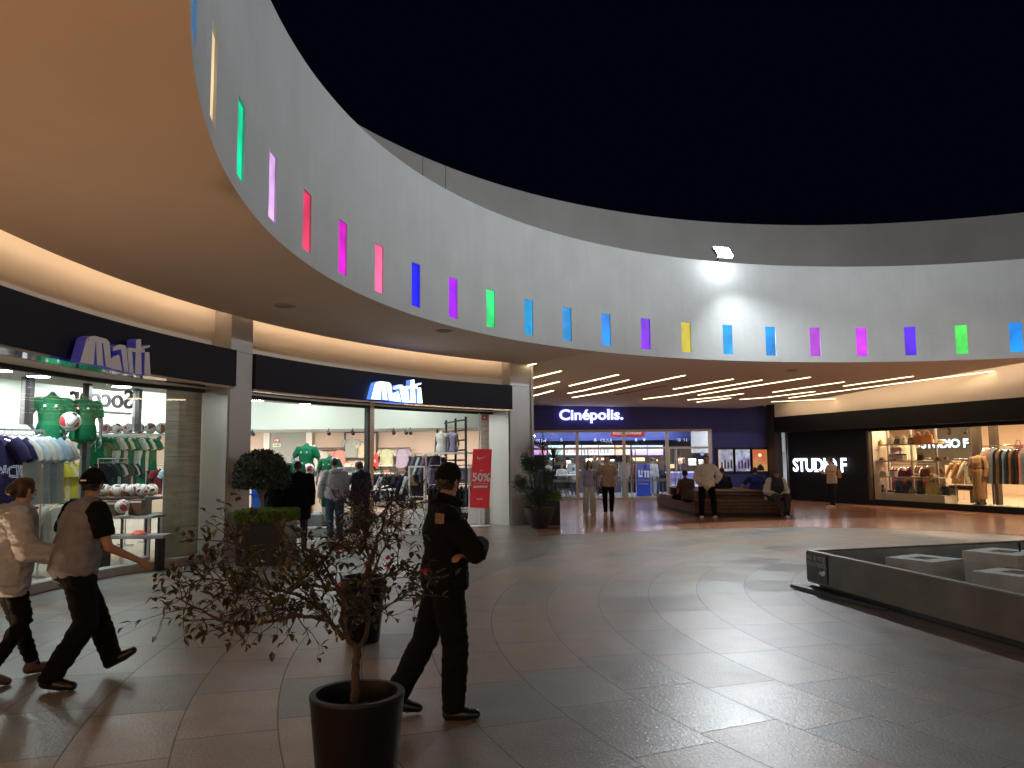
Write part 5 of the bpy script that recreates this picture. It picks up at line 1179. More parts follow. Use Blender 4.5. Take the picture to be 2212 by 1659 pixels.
# counter + warm machines
t = thing('snack_counter', 'long dark snack counter below the menu screens', 'counter', (3, 38.6, 0)); addto(t, MB().box(-2.9, c3p(1660, 800, 38.6).x, 38.6, 39.3, .01, 1.08), 'counter_front', mat('counter_dark', (.05, .05, .07), .4)); addto(t, MB().box(-2.95, c3p(1665, 800, 38.6).x, 38.55, 39.35, 1.083, 1.13), 'counter_top', M_white)
for i, (x0, x1, y0, y1, c, lab) in enumerate([(900, 1025, 675, 702, (1, .40, .10), 'orange lit popcorn machine above the black-clad visitor'), (1310, 1440, 672, 712, (1, .50, .15), 'orange lit snack display behind the blue stand'), (1502, 1575, 690, 715, (1, .42, .12), 'small orange lit display beside the grey hoodie visitor'), (840, 895, 680, 735, (1, .80, .55), 'bright warm lamp display behind the walking couple'), (1700, 1752, 740, 800, (.9, .35, .12), 'orange candy display at the right of the foyer'), (1790, 1852, 675, 790, (1, .55, .3), 'warm lit candy cabinet at the right of the foyer'), (1890, 1966, 682, 755, (1, .95, .8), 'bright white lit round display at the right of the foyer'), (1995, 2040, 690, 760, (1, .92, .75), 'bright display behind the man in the cream sweatshirt'), (470, 520, 665, 700, (.2, .7, .7), 'small teal screen at the left of the foyer'), (283, 325, 740, 815, (.8, .2, .2), 'red and green arcade screen at the far left of the foyer'), (640, 700, 700, 780, (.9, .6, .5), 'pink lit machine behind the seated visitors'), (1080, 1130, 690, 712, (1, .7, .5), 'small warm sign right of the orange popcorn machine')]):
    a = aty(*cr3(x0, y1), 38.9); b = aty(*cr3(x1, y0), 38.9); t = thing('lit_display', lab, 'display', (a.x, 38.9, a.z)); addto(t, MB().box(a.x-.03, b.x+.03, 38.93, 39.25, 1.135, b.z+.05), 'cabinet', M_black, bevel=.01); addto(t, MB().box(a.x, b.x, 38.9, 38.929, max(a.z, 1.15), max(b.z, 1.3)), 'lit_panel', emit('lit%d' % i, c, 2.6))
    addto(t, MB().box(a.x, b.x, 38.88, 38.9, max(a.z, 1.15)-.01, max(a.z, 1.15)+.03), 'ledge', M_steel)
a = aty(*cr3(1690, 950), 36.4); b = aty(*cr3(2010, 815), 36.4); t = thing('service_desk', 'white and blue glowing service desk behind the seated man in brown', 'counter', (a.x, 36.4, 0)); addto(t, MB().box(a.x, b.x, 36.4, 37.0, .01, a.z), 'plinth', emit('desk_white', (.6, .6, 1), .7)); addto(t, MB().box(a.x+.02, b.x, 36.45, 36.95, a.z+.003, b.z-.06), 'blue_front', emit('desk_blue', (.03, .03, .55), .5)); addto(t, MB().box(a.x-.04, b.x+.04, 36.36, 37.04, b.z-.057, b.z), 'desk_top', emit('desk_top', (.7, .7, 1), .8))
# kiosks
a = aty(*cr3(1365, 1032), 33.6); b = aty(*cr3(1495, 738), 33.6); t = thing('advert_stand', 'tall blue cardboard stand with white block letters inside the cinema doors', 'stand', (a.x, 33.6, 0)); addto(t, MB().box(a.x, b.x, 33.6, 33.9, .05, b.z), 'panel', emit('stand_blue', (.015, .05, .35), .35, base=(.02, .06, .4)), bevel=.02); addto(t, MB().box(a.x-.03, b.x+.03, 33.55, 33.95, .01, .05), 'foot', M_white)
mm = MB()
for x0, x1, y0, y1 in ((1378, 1392, 800, 872), (1392, 1420, 850, 872), (1405, 1418, 800, 840), (1428, 1490, 805, 822), (1440, 1455, 822, 875), (1468, 1488, 822, 875)): p_, r_ = aty(*cr3(x0, y1), 33.58), aty(*cr3(x1, y0), 33.58); mm.box(p_.x, r_.x, 33.58, 33.598, p_.z, r_.z)
addto(t, mm, 'block_letters', emit('blk', (.6, .62, .7), .5)); p_, r_ = aty(*cr3(1378, 945), 33.58), aty(*cr3(1482, 936), 33.58); addto(t, MB().box(p_.x, r_.x, 33.585, 33.598, p_.z, r_.z), 'white_line', M_white)
a = aty(*cr3(1180, 918), 33.2); b = aty(*cr3(1287, 722), 33.2); t = thing('ticket_kiosk', 'white-framed ticket kiosk screen behind the door frame', 'kiosk', (a.x, 33.2, 0)); addto(t, MB().box(a.x, b.x, 33.2, 33.4, .9, b.z), 'housing', M_white, bevel=.02); addto(t, MB().box(a.x+.05, b.x-.05, 33.18, 33.198, a.z+.10, b.z-.06), 'screen', emit('kiosk_screen', (.10, .14, .17), .6)); addto(t, MB().box(a.x+.1, b.x-.1, 33.22, 33.38, .01, .9), 'pedestal', M_greywall)
# foyer chair + table
a = aty(*cr3(610, 940), 33.0); t = thing('lounge_chair', 'dark blue shell chair behind the cinema glass, left', 'chair', (a.x, 33.0, 0))
blob('seat_shell', [((-.22, -.18, .80), .06, .03, (.24, -.18, .78), .06, .03, (0, 0, 1)), ((-.24, -.2, .62), .16, .035, (.24, -.2, .62), .16, .035, (0, 0, 1)), ((-.24, 0, .44), .25, .04, (.24, 0, .44), .25, .04, (0, 1, 0)), ((-.26, -.15, .55), .12, .03, (-.26, .15, .5), .1, .03, (0, 0, 1)), ((.26, -.15, .55), .12, .03, (.26, .15, .5), .1, .03, (0, 0, 1))], .02, mat('navy_leather', (.01, .014, .05), .35), t)
for q in (-1, 1):
    for r_ in (-1, 1): MB().tube([(q*.15, r_*.12, .42), (q*.26, r_*.22, .01)], .012, 6).build('leg', M_black, t)
a = aty(*cr3(640, 850), 34.0); t = thing('round_table', 'white-topped high table behind the shell chair', 'table', (a.x, 34.2, 0)); MB().lathe([(.0001, a.z-.04), (.75, a.z-.04), (.75, a.z), (.0001, a.z)], n=32).build('tabletop', M_white, t); MB().tube([(0, 0, .02), (0, 0, a.z-.04)], .04, 10).build('pedestal', M_steel, t); MB().lathe([(.3, 0.012), (.3, .03), (.04, .05)], n=24).build('base', M_steel, t)
for i, (x, y) in enumerate([(530, 512), (958, 516), (1375, 516), (1728, 518), (800, 512), (1180, 512), (300, 512), (1560, 514)]):
    p = atz(*cr3(x, y), 3.33); 
    if p.y > 39.4: p = CAM+(p-CAM)*(38.8/p.y); p.z = 3.33
    disc_light('flat lit ceiling disc in the cinema foyer, %s of eight' % ORD[i], p, M_cool, .15, group='foyer ceiling discs')
for i, (x, y) in enumerate([(1, 34), (4, 34), (7, 34), (10, 34), (0, 36.5), (3, 36.5), (6, 36.5), (9.5, 36), (11.5, 34.5)]): addto(cine, MB().lathe([(.0001, -.01), (.15, -.01)], (x, y, 3.33), 20), 'ceiling_lamp', M_cool)

# ================================================================== FASHION SHOP
fs_ = thing('fashion_shop', 'black fashion shop front with a long lit display window on the right', 'shop', (S_A+S_B)/2)
LS = (S_B-S_A).length
def SW(s, o, z=0): p = S_A+dS*s-nS*o; return Vector((p.x, p.y, z))
def SBX(mb, s0, s1, o0, o1, z0, z1): return mb.prism([tuple(SW(s0, o0).xy), tuple(SW(s0, o1).xy), tuple(SW(s1, o1).xy), tuple(SW(s1, o0).xy)][::-1], z0, z1)
def SP(x, y, o=0): return onplane(x, y, S_A-nS*o, S_B-nS*o)
def SL(p): return (p-S_A).dot(dS)
wl = SP(1877, 1000); s0 = SL(wl); zb_w = SP(1883, 1078.5).z; zt_w = SP(1877, 933).z; zb2 = SP(2212, 1098).z; zt2_ = SP(2212, 915).z
print('studio win', s0, zb_w, zt_w, zb2, zt2_, 'LS', LS)
ZWB, ZWT = (zb_w+zb2)/2, (zt_w+zt2_)/2
SEND = LS+7
m = MB(); SBX(m, -.1, s0, 0, .2, .01, 2.9); addto(fs_, m, 'black_wall', M_blackwall)
m = MB(); SBX(m, s0+.002, SEND, 0, .2, .01, ZWB); addto(fs_, m, 'black_base', M_blackwall)
m = MB(); SBX(m, s0+.002, SEND, 0, .2, ZWT, 2.9); addto(fs_, m, 'black_lintel', M_blackwall)
zf0 = SP(1672, 934.6, -.5).z; zf1 = SP(1672, 904.4, -.5).z; zf2 = SP(2212, 853, -.5).z; sf = SL(SP(1672, 920, -.5)); print('fascia', zf0, zf1, zf2, sf)
ZF = (zf1+zf2)/2
m = MB(); SBX(m, sf, SEND, -.5, .2, zf0, ZF); addto(fs_, m, 'black_fascia', M_blackwall)
m = MB(); SBX(m, sf+.02, SEND, -.47, .2, ZF+.002, 4.4); addto(fs_, m, 'upper_wall', M_cove)
m = MB(); SBX(m, sf+.02, SEND, -1.3, .2, 4.4, 4.45); addto(fs_, m, 'cove_lid', M_cove)
m = MB(); SBX(m, .0, .06, -.04, .0, .01, zf0); addto(fs_, m, 'edge_trim', M_steel)
m = MB(); SBX(m, s0-.05, s0+.04, -.02, .1, ZWB-.03, ZWT+.03); addto(fs_, m, 'window_jamb', mat('bronze_jamb', (.12, .09, .06), .4, metal=.5))
# cove strip
def line_lerp(A, B, n): return [A.lerp(B, i/n) for i in range(n+1)]
cs0 = eA+nS*(-.02); m = MB()
za, zb_ = ceilz(eA.x, eA.y), ceilz(eE.x, eE.y)
eN = Vector((-eD.y, eD.x, 0)); eN = eN if eN.dot(nS) > 0 else -eN
def strip(A, B, zA_, zB_): 
    a, b = A+eN*.05, B+eN*.05; c, d = b+eN*.05, a+eN*.05
    m.add([(a.x, a.y, zA_), (b.x, b.y, zB_), (c.x, c.y, zB_), (d.x, d.y, zA_), (a.x, a.y, zA_+.05), (b.x, b.y, zB_+.05), (c.x, c.y, zB_+.05), (d.x, d.y, zA_+.05)], [(0, 1, 2, 3), (4, 5, 6, 7), (0, 1, 5, 4), (1, 2, 6, 5), (2, 3, 7, 6), (3, 0, 4, 7)])
EP = [eA.lerp(eE, k/24) for k in range(25)]
for u_, v_ in zip(EP[:-1], EP[1:]): strip(u_, v_, ceilz(u_.x, u_.y)+.06, ceilz(v_.x, v_.y)+.06)
addto(fs_, m, 'light_strip', M_warm)
# glass
m = MB(); SBX(m, s0+.02, SEND, .06, .07, ZWB, ZWT); addto(fs_, m, 'window_pane', M_glass)
# interior
M_cream = mat('cream_wall', (.74, .58, .44), .7)
m = MB(); SBX(m, -9.3, SEND, 7.8, 8, 0, 3.6); addto(fs_, m, 'back_wall', M_cream)
m = MB(); SBX(m, s0-.08, s0-.02, .2, 1.0, 0.01, 3.3); addto(fs_, m, 'side_panel', M_cream)
q_ = SW(0, .25); addto(fs_, MB().obox((q_.x, q_.y), (13.4, 31.9), .06, 0, 3.6, off=-.03).box(13.37, 13.43, 31.92, 42, 0, 3.6), 'side_wall', M_cream)
m = MB(); SBX(m, SEND-.2, SEND, .2, 7.8, 0, 3.6); addto(fs_, m, 'side_wall', M_cream)
fp = [tuple(SW(.0, .22).xy), (13.45, 31.95), (13.45, 41.9), tuple(SW(-9, 7.78).xy), tuple(SW(SEND-.2, 7.78).xy), tuple(SW(SEND-.2, .22).xy)]
addto(fs_, MB().prism(fp, 0.01, .12), 'raised_floor', mat('cream_floor', (.55, .45, .34), .3)); addto(fs_, MB().prism(fp, 3.3, 3.35), 'shop_ceiling', M_cream)
for i in range(24):
    s = (s0+.3, s0-2.2, s0-4)[i//8]+(i % 8)*1.25; o = (.6, 2.4, 5.2)[i//8]
    addto(fs_, MB().lathe([(.0001, -.01), (.10, -.01)], SW(s, o, 3.29), 20), 'ceiling_lamp', M_coolw)
def neon(label, body, pA, pB, zb, zt, m, halo=True, off=.0):
    """double-line neon word between two points"""
    d = (pB-pA); d.z = 0; L = d.length; a = atan2(d.y, d.x)
    me = text_mesh(body, 1, outline=.020, space=.92, res=3, bold=0); me.materials.append(m); me.name = 'neon_tube'
    xs_ = [v.co.x for v in me.vertices]; zs_ = [v.co.z for v in me.vertices]; W_, H_ = max(xs_)-min(xs_), max(zs_)-min(zs_)
    me.transform(Matrix.Diagonal((L/W_, (zt-zb)/H_, (zt-zb)/H_, 1)) @ Matrix.Translation((-min(xs_), 0, -min(zs_))))
    t = thing('neon_sign', label, 'neon sign', (pA.x, pA.y, zb), a); o = bpy.data.objects.new('neon_tube', me); COL.objects.link(o); o.parent = t
    k = text_mesh(body, 1, depth=.02, space=.92, bold=0); k.materials.append(emit('neon_core', (.25, .45, 1), .22, base=(.1, .1, .15))); k.name = 'letter_back'
    k.transform(Matrix.Diagonal((L/W_, .5, (zt-zb)/H_, 1)) @ Matrix.Translation((-min(xs_), .05, -min(zs_)))); o2 = bpy.data.objects.new('letter_back', k); COL.objects.link(o2); o2.parent = t
    return t
M_neon = emit('neon_white', (.80, .90, 1), 4)
a = SP(*cr4(1425, 905), -.06); b = SP(*cr4(2098, 905), -.06); zt_ = SP(*cr4(1425, 732), -.06).z; zb_ = SP(*cr4(2098, 900), -.06).z
zA1, zA2 = SP(*cr4(1425, 900), -.06).z, zt_
neon('white double-line neon lettering on the black wall beside the shop window', 'STUDIO F', a, b, zA1, zA2, M_neon)
# dark inner wall with second neon
q0 = SP(*cr6(1040, 500), 4.2); q1 = SP(*cr6(1505, 500), 4.2)
m = MB(); SBX(m, SL(SP(*cr6(760, 500), 4.2)), SL(q1), 4.2, 4.3, .12, 3.29); addto(fs_, m, 'inner_dark_wall', mat('inner_dark', (.07, .055, .04), .6))
a = SP(*cr6(830, 430), 4.1); b = SP(*cr6(1465, 430), 4.1); neon('white neon lettering on the dark wall inside the fashion shop, behind the shelves', 'STUDIO F', a, b, SP(*cr6(1400, 425), 4.1).z, SP(*cr6(1400, 305), 4.1).z, M_neon)
for i, (x, y) in enumerate([(1205, 225), (1425, 215), (1200, 160)]):
    q = SP(*cr6(x, y), 3.6); q.z = 3.25-.0; tracklight('black ceiling spotlight near the inner neon sign, %s of three' % ORD[i], SP(*cr6(x, y), 3.6)+Vector((0, 0, .14)), (-.5, -.5, -.5))
# shelf unit
M_shelf = mat('cream_shelf', (.62, .52, .42), .4)
def S6(x, y, o): return SP(*cr6(x, y), o)
shl = thing('display_shelving', 'pale open shelving with four levels of bags, hats and shoes in the fashion shop window', 'shelving', SW(s0+1, .5))
zsh = [S6(600, y, .5).z for y in (378, 603, 818, 1045)]; send = [S6(x, 600, .5) for x in (1160, 1285, 1100, 1175)]
print('shelf z', zsh)
for z, e in zip(zsh[:3], send): m = MB(); SBX(m, s0+.12, SL(e), .35, .75, z-.035, z); addto(shl, m, 'shelf_board', M_shelf, bevel=.004)
for x in (385, 700, 1035): p_ = S6(x, 500, .8); m = MB(); SBX(m, SL(p_)-.03, SL(p_)+.03, .77, .83, .13, ZWT+.3); addto(shl, m, 'post', M_alu)
m = MB(); SBX(m, s0+.2, SL(send[3]), .3, .85, .13, zsh[3]); addto(shl, m, 'base_cabinet', M_shelf, bevel=.005)
BAGM = [TAN, fabric('orange_leather', (.45, .16, .05), bump=0, rough=.4), BROWNF, mat('cream_leather', (.62, .52, .36), .4), fabric('straw', (.50, .36, .16)), mat('maroon_leather', (.14, .012, .02), .35), M_black, mat('grey_leather', (.16, .14, .13), .4)]
rs = random.Random(4)
shelfname = ['top', 'second', 'third', 'lowest']
items = [  # (shelf, close-up x, kind, material, width)
    (0, 285, 'bag', 4, .16), (0, 425, 'bag', 3, .24), (0, 520, 'bag', 2, .20), (0, 600, 'bag', 3, .22), (0, 710, 'bag', 2, .22), (0, 800, 'bag', 1, .28), (0, 925, 'bag', 1, .30), (0, 1100, 'hat', 4, .2),
    (1, 300, 'hat', 4, .2), (1, 460, 'stack', 3, .3), (1, 560, 'stack', 3, .3), (1, 820, 'bag', 2, .2), (1, 920, 'hat', 3, .22), (1, 1060, 'hat', 2, .16), (1, 1160, 'hat', 2, .2),
    (2, 290, 'bag', 3, .18), (2, 340, 'box', 3, .12), (2, 450, 'stack', 0, .2), (2, 560, 'bag', 5, .22), (2, 650, 'bag', 5, .22), (2, 760, 'hat', 3, .18), (2, 870, 'bag', 5, .28), (2, 960, 'hat', 4, .2), (2, 1000, 'shoe', 3, .2),
    (3, 262, 'boot', 6, .1), (3, 300, 'boot', 2, .1), (3, 340, 'box', 3, .12), (3, 400, 'shoe', 2, .1), (3, 440, 'shoe', 7, .1), (3, 510, 'bag', 6, .24), (3, 600, 'bag', 6, .24), (3, 680, 'bag', 7, .18), (3, 740, 'shoe', 6, .1), (3, 800, 'bag', 6, .24), (3, 870, 'shoe', 6, .1), (3, 965, 'bag', 4, .42), (3, 1060, 'bag', 7, .2), (3, 1130, 'bag', 6, .30)]
cnt = {}
for sh_, x, kd, mi, wd in items:
    k = cnt[sh_] = cnt.get(sh_, -1)+1; p = S6(x, 600, .52); p.z = zsh[sh_]+.002
    cn = {0: 'tan', 1: 'orange', 2: 'brown', 3: 'cream', 4: 'straw', 5: 'maroon', 6: 'black', 7: 'grey'}[mi]; ln = '%s on the %s window shelf, %s item from the left' % ('%s', shelfname[sh_], ORD[k])
    rz = atan2(dS.y, dS.x)+rs.uniform(-.2, .2)
    if kd == 'bag': handbag(ln % (cn+' handbag'), p, rz, BAGM[mi], wd*1.3, wd*.95, .13, wd*.5)
    elif kd == 'hat': hat(ln % (cn+' brimmed hat'), p+Vector((0, 0, .012)), BAGM[mi], wd*1.15)
    elif kd in ('shoe', 'boot'): shoe(ln % (cn+' '+kd), p, rs.uniform(0, 6), BAGM[mi], boot=kd == 'boot')
    elif kd == 'box': t = thing('display_block', ln % (cn+' display block'), 'block', p, rz); MB().box(-wd/2, wd/2, -.08, .08, 0, wd*1.2).build('block', M_shelf, t, bevel=.005)
    else:
        t = thing('folded_clothes', ln % ('folded clothes'), 'clothes', p, rz)
        for u in range(5): MB().box(-wd/2+u*.004, wd/2-u*.004, -.11, .11, u*.045, u*.045+.042).build('garment', [WHITEF, REDF, CREAM, WHITEF, PINKF][(u+k) % 5], t, bevel=.012)
# hanging rack behind shelf
def srack(label, xa_, xb_, o, z, mats_, kind, n, gl, rot=60, scale=1):
    A = SW(SL(SP(*cr6(xa_, 600), o)), o); B = SW(SL(SP(*cr6(xb_, 600), o)), o); rack(label, A, B, z)
    for i in range(n): f = (i+.5)/n; q = A.lerp(B, f); hang('%s, %s along' % (gl, ORD[i] if i < 20 else 'last'), (q.x, q.y, z-.09), atan2(dS.y, dS.x)+rad(rot+((i*37) % 15)-7), mats_[i % len(mats_)], kind, group=gl, seed=i, scale=scale)
srack('clothes rail behind the left part of the shelving', 420, 690, 1.8, 1.35, [REDF, PINKF, REDF, CREAM, WHITEF], 'tee', 12, 'maroon and white top behind the shelving')
srack('upper clothes rail behind the left part of the shelving', 420, 690, 2.3, 2.3, [CREAM, PINKF, WHITEF], 'tee', 10, 'pale top high behind the shelving')
srack('clothes rail behind the middle of the shelving', 760, 1000, 1.9, 1.4, [BROWNF, DARKF, CREAM, REDF], 'tee', 9, 'brown top behind the shelving')
srack('dark skirts rail below the shelving', 420, 1000, 1.2, .98, [DARKF, REDF, BROWNF, DARKF], 'shorts', 16, 'dark skirt behind the lowest shelf')
srack('front clothes rail at the right of the window', 1780, 2700, .9, 1.95, [PINKF, SKYF, DARKF, TAN, DARKF, SKYF, DARKF, TAN, DARKF, BROWNF], 'dress', 20, 'long garment on the front rail', rot=50)
srack('short pale rail with tan coats left of the coat mannequin', 1270, 1540, 1.6, 1.55, [TAN, TAN, CREAM], 'long', 3, 'tan coat on the short rail', rot=20)
srack('upper rail at the right end of the window', 1640, 1760, 1.6, 1.95, [PURPLE, DARKF, CREAM], 'long', 6, 'dark top on the upper rail', rot=50)
# columns in the window
for i, (x0, x1) in enumerate([(1512, 1598), (1745, 1828)]):
    a, b = SL(S6(x0, 500, 1.3)), SL(S6(x1, 500, 1.3)); t = thing('dark_column', 'dark brown column inside the fashion shop window, %s of two' % ('left' if not i else 'right'), 'column', SW(a, 1.3)); m = MB(); SBX(m, a, b, 1.3, 1.5, .125, 3.28); addto(t, m, 'shaft', mat('column_brown', (.07, .045, .03), .5), bevel=.01)
# coat mannequin
p = S6(1630, 1100, .75); face_s = nS
cr_, cj, _ = person('headless mannequin in a long belted tan coat in the fashion shop window', (p.x, p.y), (face_s.x, face_s.y), 1.78, dict(elR=(.27, .0, 1.12), elL=(-.27, 0, 1.12)), top=TAN, sleeve='long', headless=True, nude=M_mann, vox=.014, name='mannequin', cat='mannequin', hem=.72, topinf=.035, bottom=None, shoes=M_black, zoff=.125, coat='coat')
MB().lathe([(.178, 1.06), (.178, 1.11)], n=24, sx=1, sy=.78).build('belt', BROWNF, cr_, smooth=True)
t = thing('padded_bench', 'low bench with black cushions left of the coat mannequin', 'bench', S6(1400, 1080, 2.2)); a, b = SL(S6(1240, 1050, 2.2)), SL(S6(1600, 1050, 2.2))
m = MB(); SBX(m, a, b, 2.0, 2.4, .52, .56); addto(t, m, 'bench_top', M_wood); m = MB(); SBX(m, a+.05, a+.11, 2.05, 2.35, .125, .52); SBX(m, b-.2, b-.14, 2.05, 2.35, .125, .52); addto(t, m, 'leg', M_black)
for k in range(3): m = MB(); SBX(m, a+(b-a)*k/3+.01, a+(b-a)*(k+1)/3-.01, 2.02, 2.38, .563, .68); addto(t, m, 'cushion', M_black, bevel=.03)
t = thing('cream_cabinet', 'row of cream cabinet doors behind the padded bench', 'cabinet', S6(1300, 900, 3.6)); a, b = SL(S6(1180, 900, 3.6)), SL(S6(1540, 900, 3.6))
for k in range(3): m = MB(); SBX(m, a+(b-a)*k/3+.01, a+(b-a)*(k+1)/3-.01, 3.5, 3.9, .125, 1.32); addto(t, m, 'door', M_cream, bevel=.006)
for i, x in enumerate((1740, 1900, 2050, 2160)):
    p = S6(x, 1190, .45); p.z = .125
    for k in range(2): shoe('cream shoe on the window floor, %s of eight' % ORD[i*2+k], p+dS*(.12*k), rs.uniform(0, 6), LGS, group='cream shoes on the window floor')
for x, lab in ((2140, 'small maroon bag hanging on the cream wall above the front rail'),):
    p = S6(x, 455, 3.5); handbag(lab, p, atan2(dS.y, dS.x), BAGM[5], .34, .16, .1, .18)
# price stand and pane lettering left out on purpose where unreadable

# ================================================================== OPPOSITE SHOPFRONTS behind the camera (seen as reflections in the glass)
op = thing('opposite_shop', 'dark shop band with lit words across the plaza', 'shop', PP(14.9, 180))
addto(op, MB().arc(14.72, 15.11, 90, 256, 2.94, 3.56, 90), 'sign_band', M_band)
m = MB()
for i, (t0, t1) in enumerate(((100, 122), (126, 150), (154, 176), (184, 206), (212, 250))):
    o = MB().arc(15.06, 15.10, t0, t1, .5, 2.7, 12); addto(op, o, 'lit_window', emit('opp_window%d' % i, [(1, .66, .36), (1, .8, .6), (1, .66, .36), (1, .8, .6), (1, .50, .22)][i], 1.0 if i < 4 else 1.5))
for s_, x, w_ in (('JULIO', 8.4, 1.3), ("MEN'S", 2.4, 1.5)):
    y_ = CY-sqrt(14.6**2-(x-CX)**2); t = thing('neon_sign', {'JULIO': 'white lit shop name on the band across the plaza', "MEN'S": 'second white lit word on the band across the plaza'}[s_], 'neon sign', (x, y_, 3.28)); text('lettering', s_, .42, emit('opp_sign', (.9, .95, 1), 8), (0, 0, 0), rz=pi, parent=t, bold=.008, depth=.04)

# ================================================================== FLOODLIGHT
def flood(label, R, th, main=False, energy=900, col=(.88, .95, 1), aim=None, size=rad(130), blend=.6, vz_=0):
    p = PP(R, th, ZUP); t = thing('floodlight', label, 'floodlight', p, -rad(th)); 
    # local: +y = outward from the ring centre
    ang = rad(38); Mx = Matrix.Translation((0, -.24, .20)) @ Matrix.Rotation(-ang, 4, 'X')
    MB().box(-.24, .24, -.02, .07, -.18, .18).xf(Mx).build('housing', M_greywall, t, bevel=.01)
    MB().box(-.22, .22, -.026, -.021, -.16, .16).xf(Mx).build('lens', emit('flood_lens', (.85, .93, 1), 60), t)
    MB().tube([(0, .05, .01), (0, -.16, .18)], .02, 6).box(-.06, .06, 0, .1, .0, .02).build('bracket', M_black, t)
    if main:
        g_ = bpy.data.lights.new('flood_spill', 'POINT'); g_.energy = 45; g_.color = col; g_.shadow_soft_size = .12; go = bpy.data.objects.new('flood_spill', g_); COL.objects.link(go); go.location = t.matrix_basis @ Vector((0, -.42, .02))
    if not main: MB().box(-.45, .45, -.95, -.10, .075+vz_, .080+vz_).build('visor', M_greywall, t)  # plate added below the unseen lamps to keep their beam off the plaza
    l = bpy.data.lights.new('flood_beam', 'SPOT'); l.energy = energy; l.color = col; l.spot_size = size; l.spot_blend = blend; l.shadow_soft_size = .12
    lo = bpy.data.objects.new('flood_beam', l); COL.objects.link(lo); src = t.matrix_basis @ Vector((0, -.34, .14)); lo.location = src
    tgt = Vector(aim); lo.rotation_euler = (tgt-src).to_track_quat('-Z', 'Y').to_euler(); return t
thF = pol(oncyl(1550, 560, RR))[1]; print('flood', thF)
flood('bright white floodlight on the top edge of the ring wall', RR, thF, main=True, aim=(CX-.5, CY+6, 0), energy=5200, size=rad(128), blend=.7)
flood('floodlight on the ring edge high on the right side, outside the photo', RR, 75, aim=(-.5, 13, 5.6), energy=9000, size=rad(100), blend=.9)
flood('floodlight on the ring edge behind the photographer, outside the photo', RR, 150, aim=(9, 21, 5.4), energy=6500, size=rad(95), blend=.9)

# warm uplights added out of view on the sign band to wash the soffit
def added_uplight(label, th, aim, energy, R=14.9):
    p = PP(R, th, 3.565); t = thing('uplight', label, 'uplight', p, -rad(th)); MB().box(-.16, .16, -.06, .06, 0, .08).build('housing', M_black, t, bevel=.01); MB().box(-.14, .14, -.05, .05, .081, .084).build('lens', emit('uplight_lens', (1, .6, .3), 12), t)
    l = bpy.data.lights.new('uplight_beam', 'SPOT'); l.energy = energy; l.color = (1, .58, .30); l.spot_size = rad(150); l.spot_blend = 1; l.shadow_soft_size = .15
    lo = bpy.data.objects.new('uplight_beam', l); COL.objects.link(lo); src = p+Vector((0, 0, .1)); lo.location = src; lo.rotation_euler = (Vector(aim)-src).to_track_quat('-Z', 'Y').to_euler()

def added_ground_uplight(label, th, R, energy, aim):  # paving lamps added out of view to brighten the soffit
    p = PP(R, th, .004); t = thing('ground_uplight', label, 'uplight', p); MB().lathe([(.14, 0), (.14, .012), (.11, .014)], n=24).build('ring', M_steel, t, smooth=True); MB().lathe([(.0001, .010), (.11, .010)], n=24).build('lens', MATS.get('uplight_lens') or emit('uplight_lens', (1, .6, .3), 12), t)
    l = bpy.data.lights.new('uplight_beam', 'SPOT'); l.energy = energy; l.color = (1, .62, .36); l.spot_size = rad(140); l.spot_blend = 1; l.shadow_soft_size = .1
    lo = bpy.data.objects.new('uplight_beam', l); COL.objects.link(lo); src = p+Vector((0, 0, .06)); lo.location = src; lo.rotation_euler = (Vector(aim)-src).to_track_quat('-Z', 'Y').to_euler()
# ================================================================== BENCH
bt = thing('planter_bench', 'large dark wooden two-tier bench with chamfered corner in front of the cinema', 'bench', atz(1600, 1116))
b0, b1, b2 = atz(1454, 1104), atz(1502, 1116.5), atz(1704, 1116.5)
bk = 3.4
def bpoly(ins, z0, z1, nm, m=M_wood):
    P = [b0+Vector((ins*.9, ins*.2, 0)), b1+Vector((ins*.4, ins, 0)), b2+Vector((-ins, ins, 0)), b2+Vector((-ins, bk, 0)), b1+Vector((0, bk, 0)), b0+Vector((ins*.9, bk-.6, 0))]
    return addto(bt, MB().prism([(p.x, p.y) for p in P], z0, z1), nm, m, bevel=.006)
ht = vz = None
zseat = onplane(1600, 1080.5, b1, b2).z; print('seat z', zseat, b0, b1, b2)
zseat = min(.55, max(.42, zseat))
ZS = zseat
for k in range(4): bpoly(.0 if k > 0 else .05, .01+k*(ZS-.05)/4, .01+(k+1)*(ZS-.05)/4-.02, 'side_board')
bpoly(.03, .02, ZS-.06, 'inner_frame', M_black)
bpoly(-.02, ZS-.045, ZS, 'seat_boards')
ztop = aty(*cr4(700, 1150), b1.y+.55).z; print('bench top', ztop)
for k in range(2): bpoly(.50, ZS+.006+k*(ztop-ZS)/2, ZS+(k+1)*(ztop-ZS)/2-.018, 'backrest_board')
bpoly(.49, ztop-.006, ztop+.03, 'top_boards')

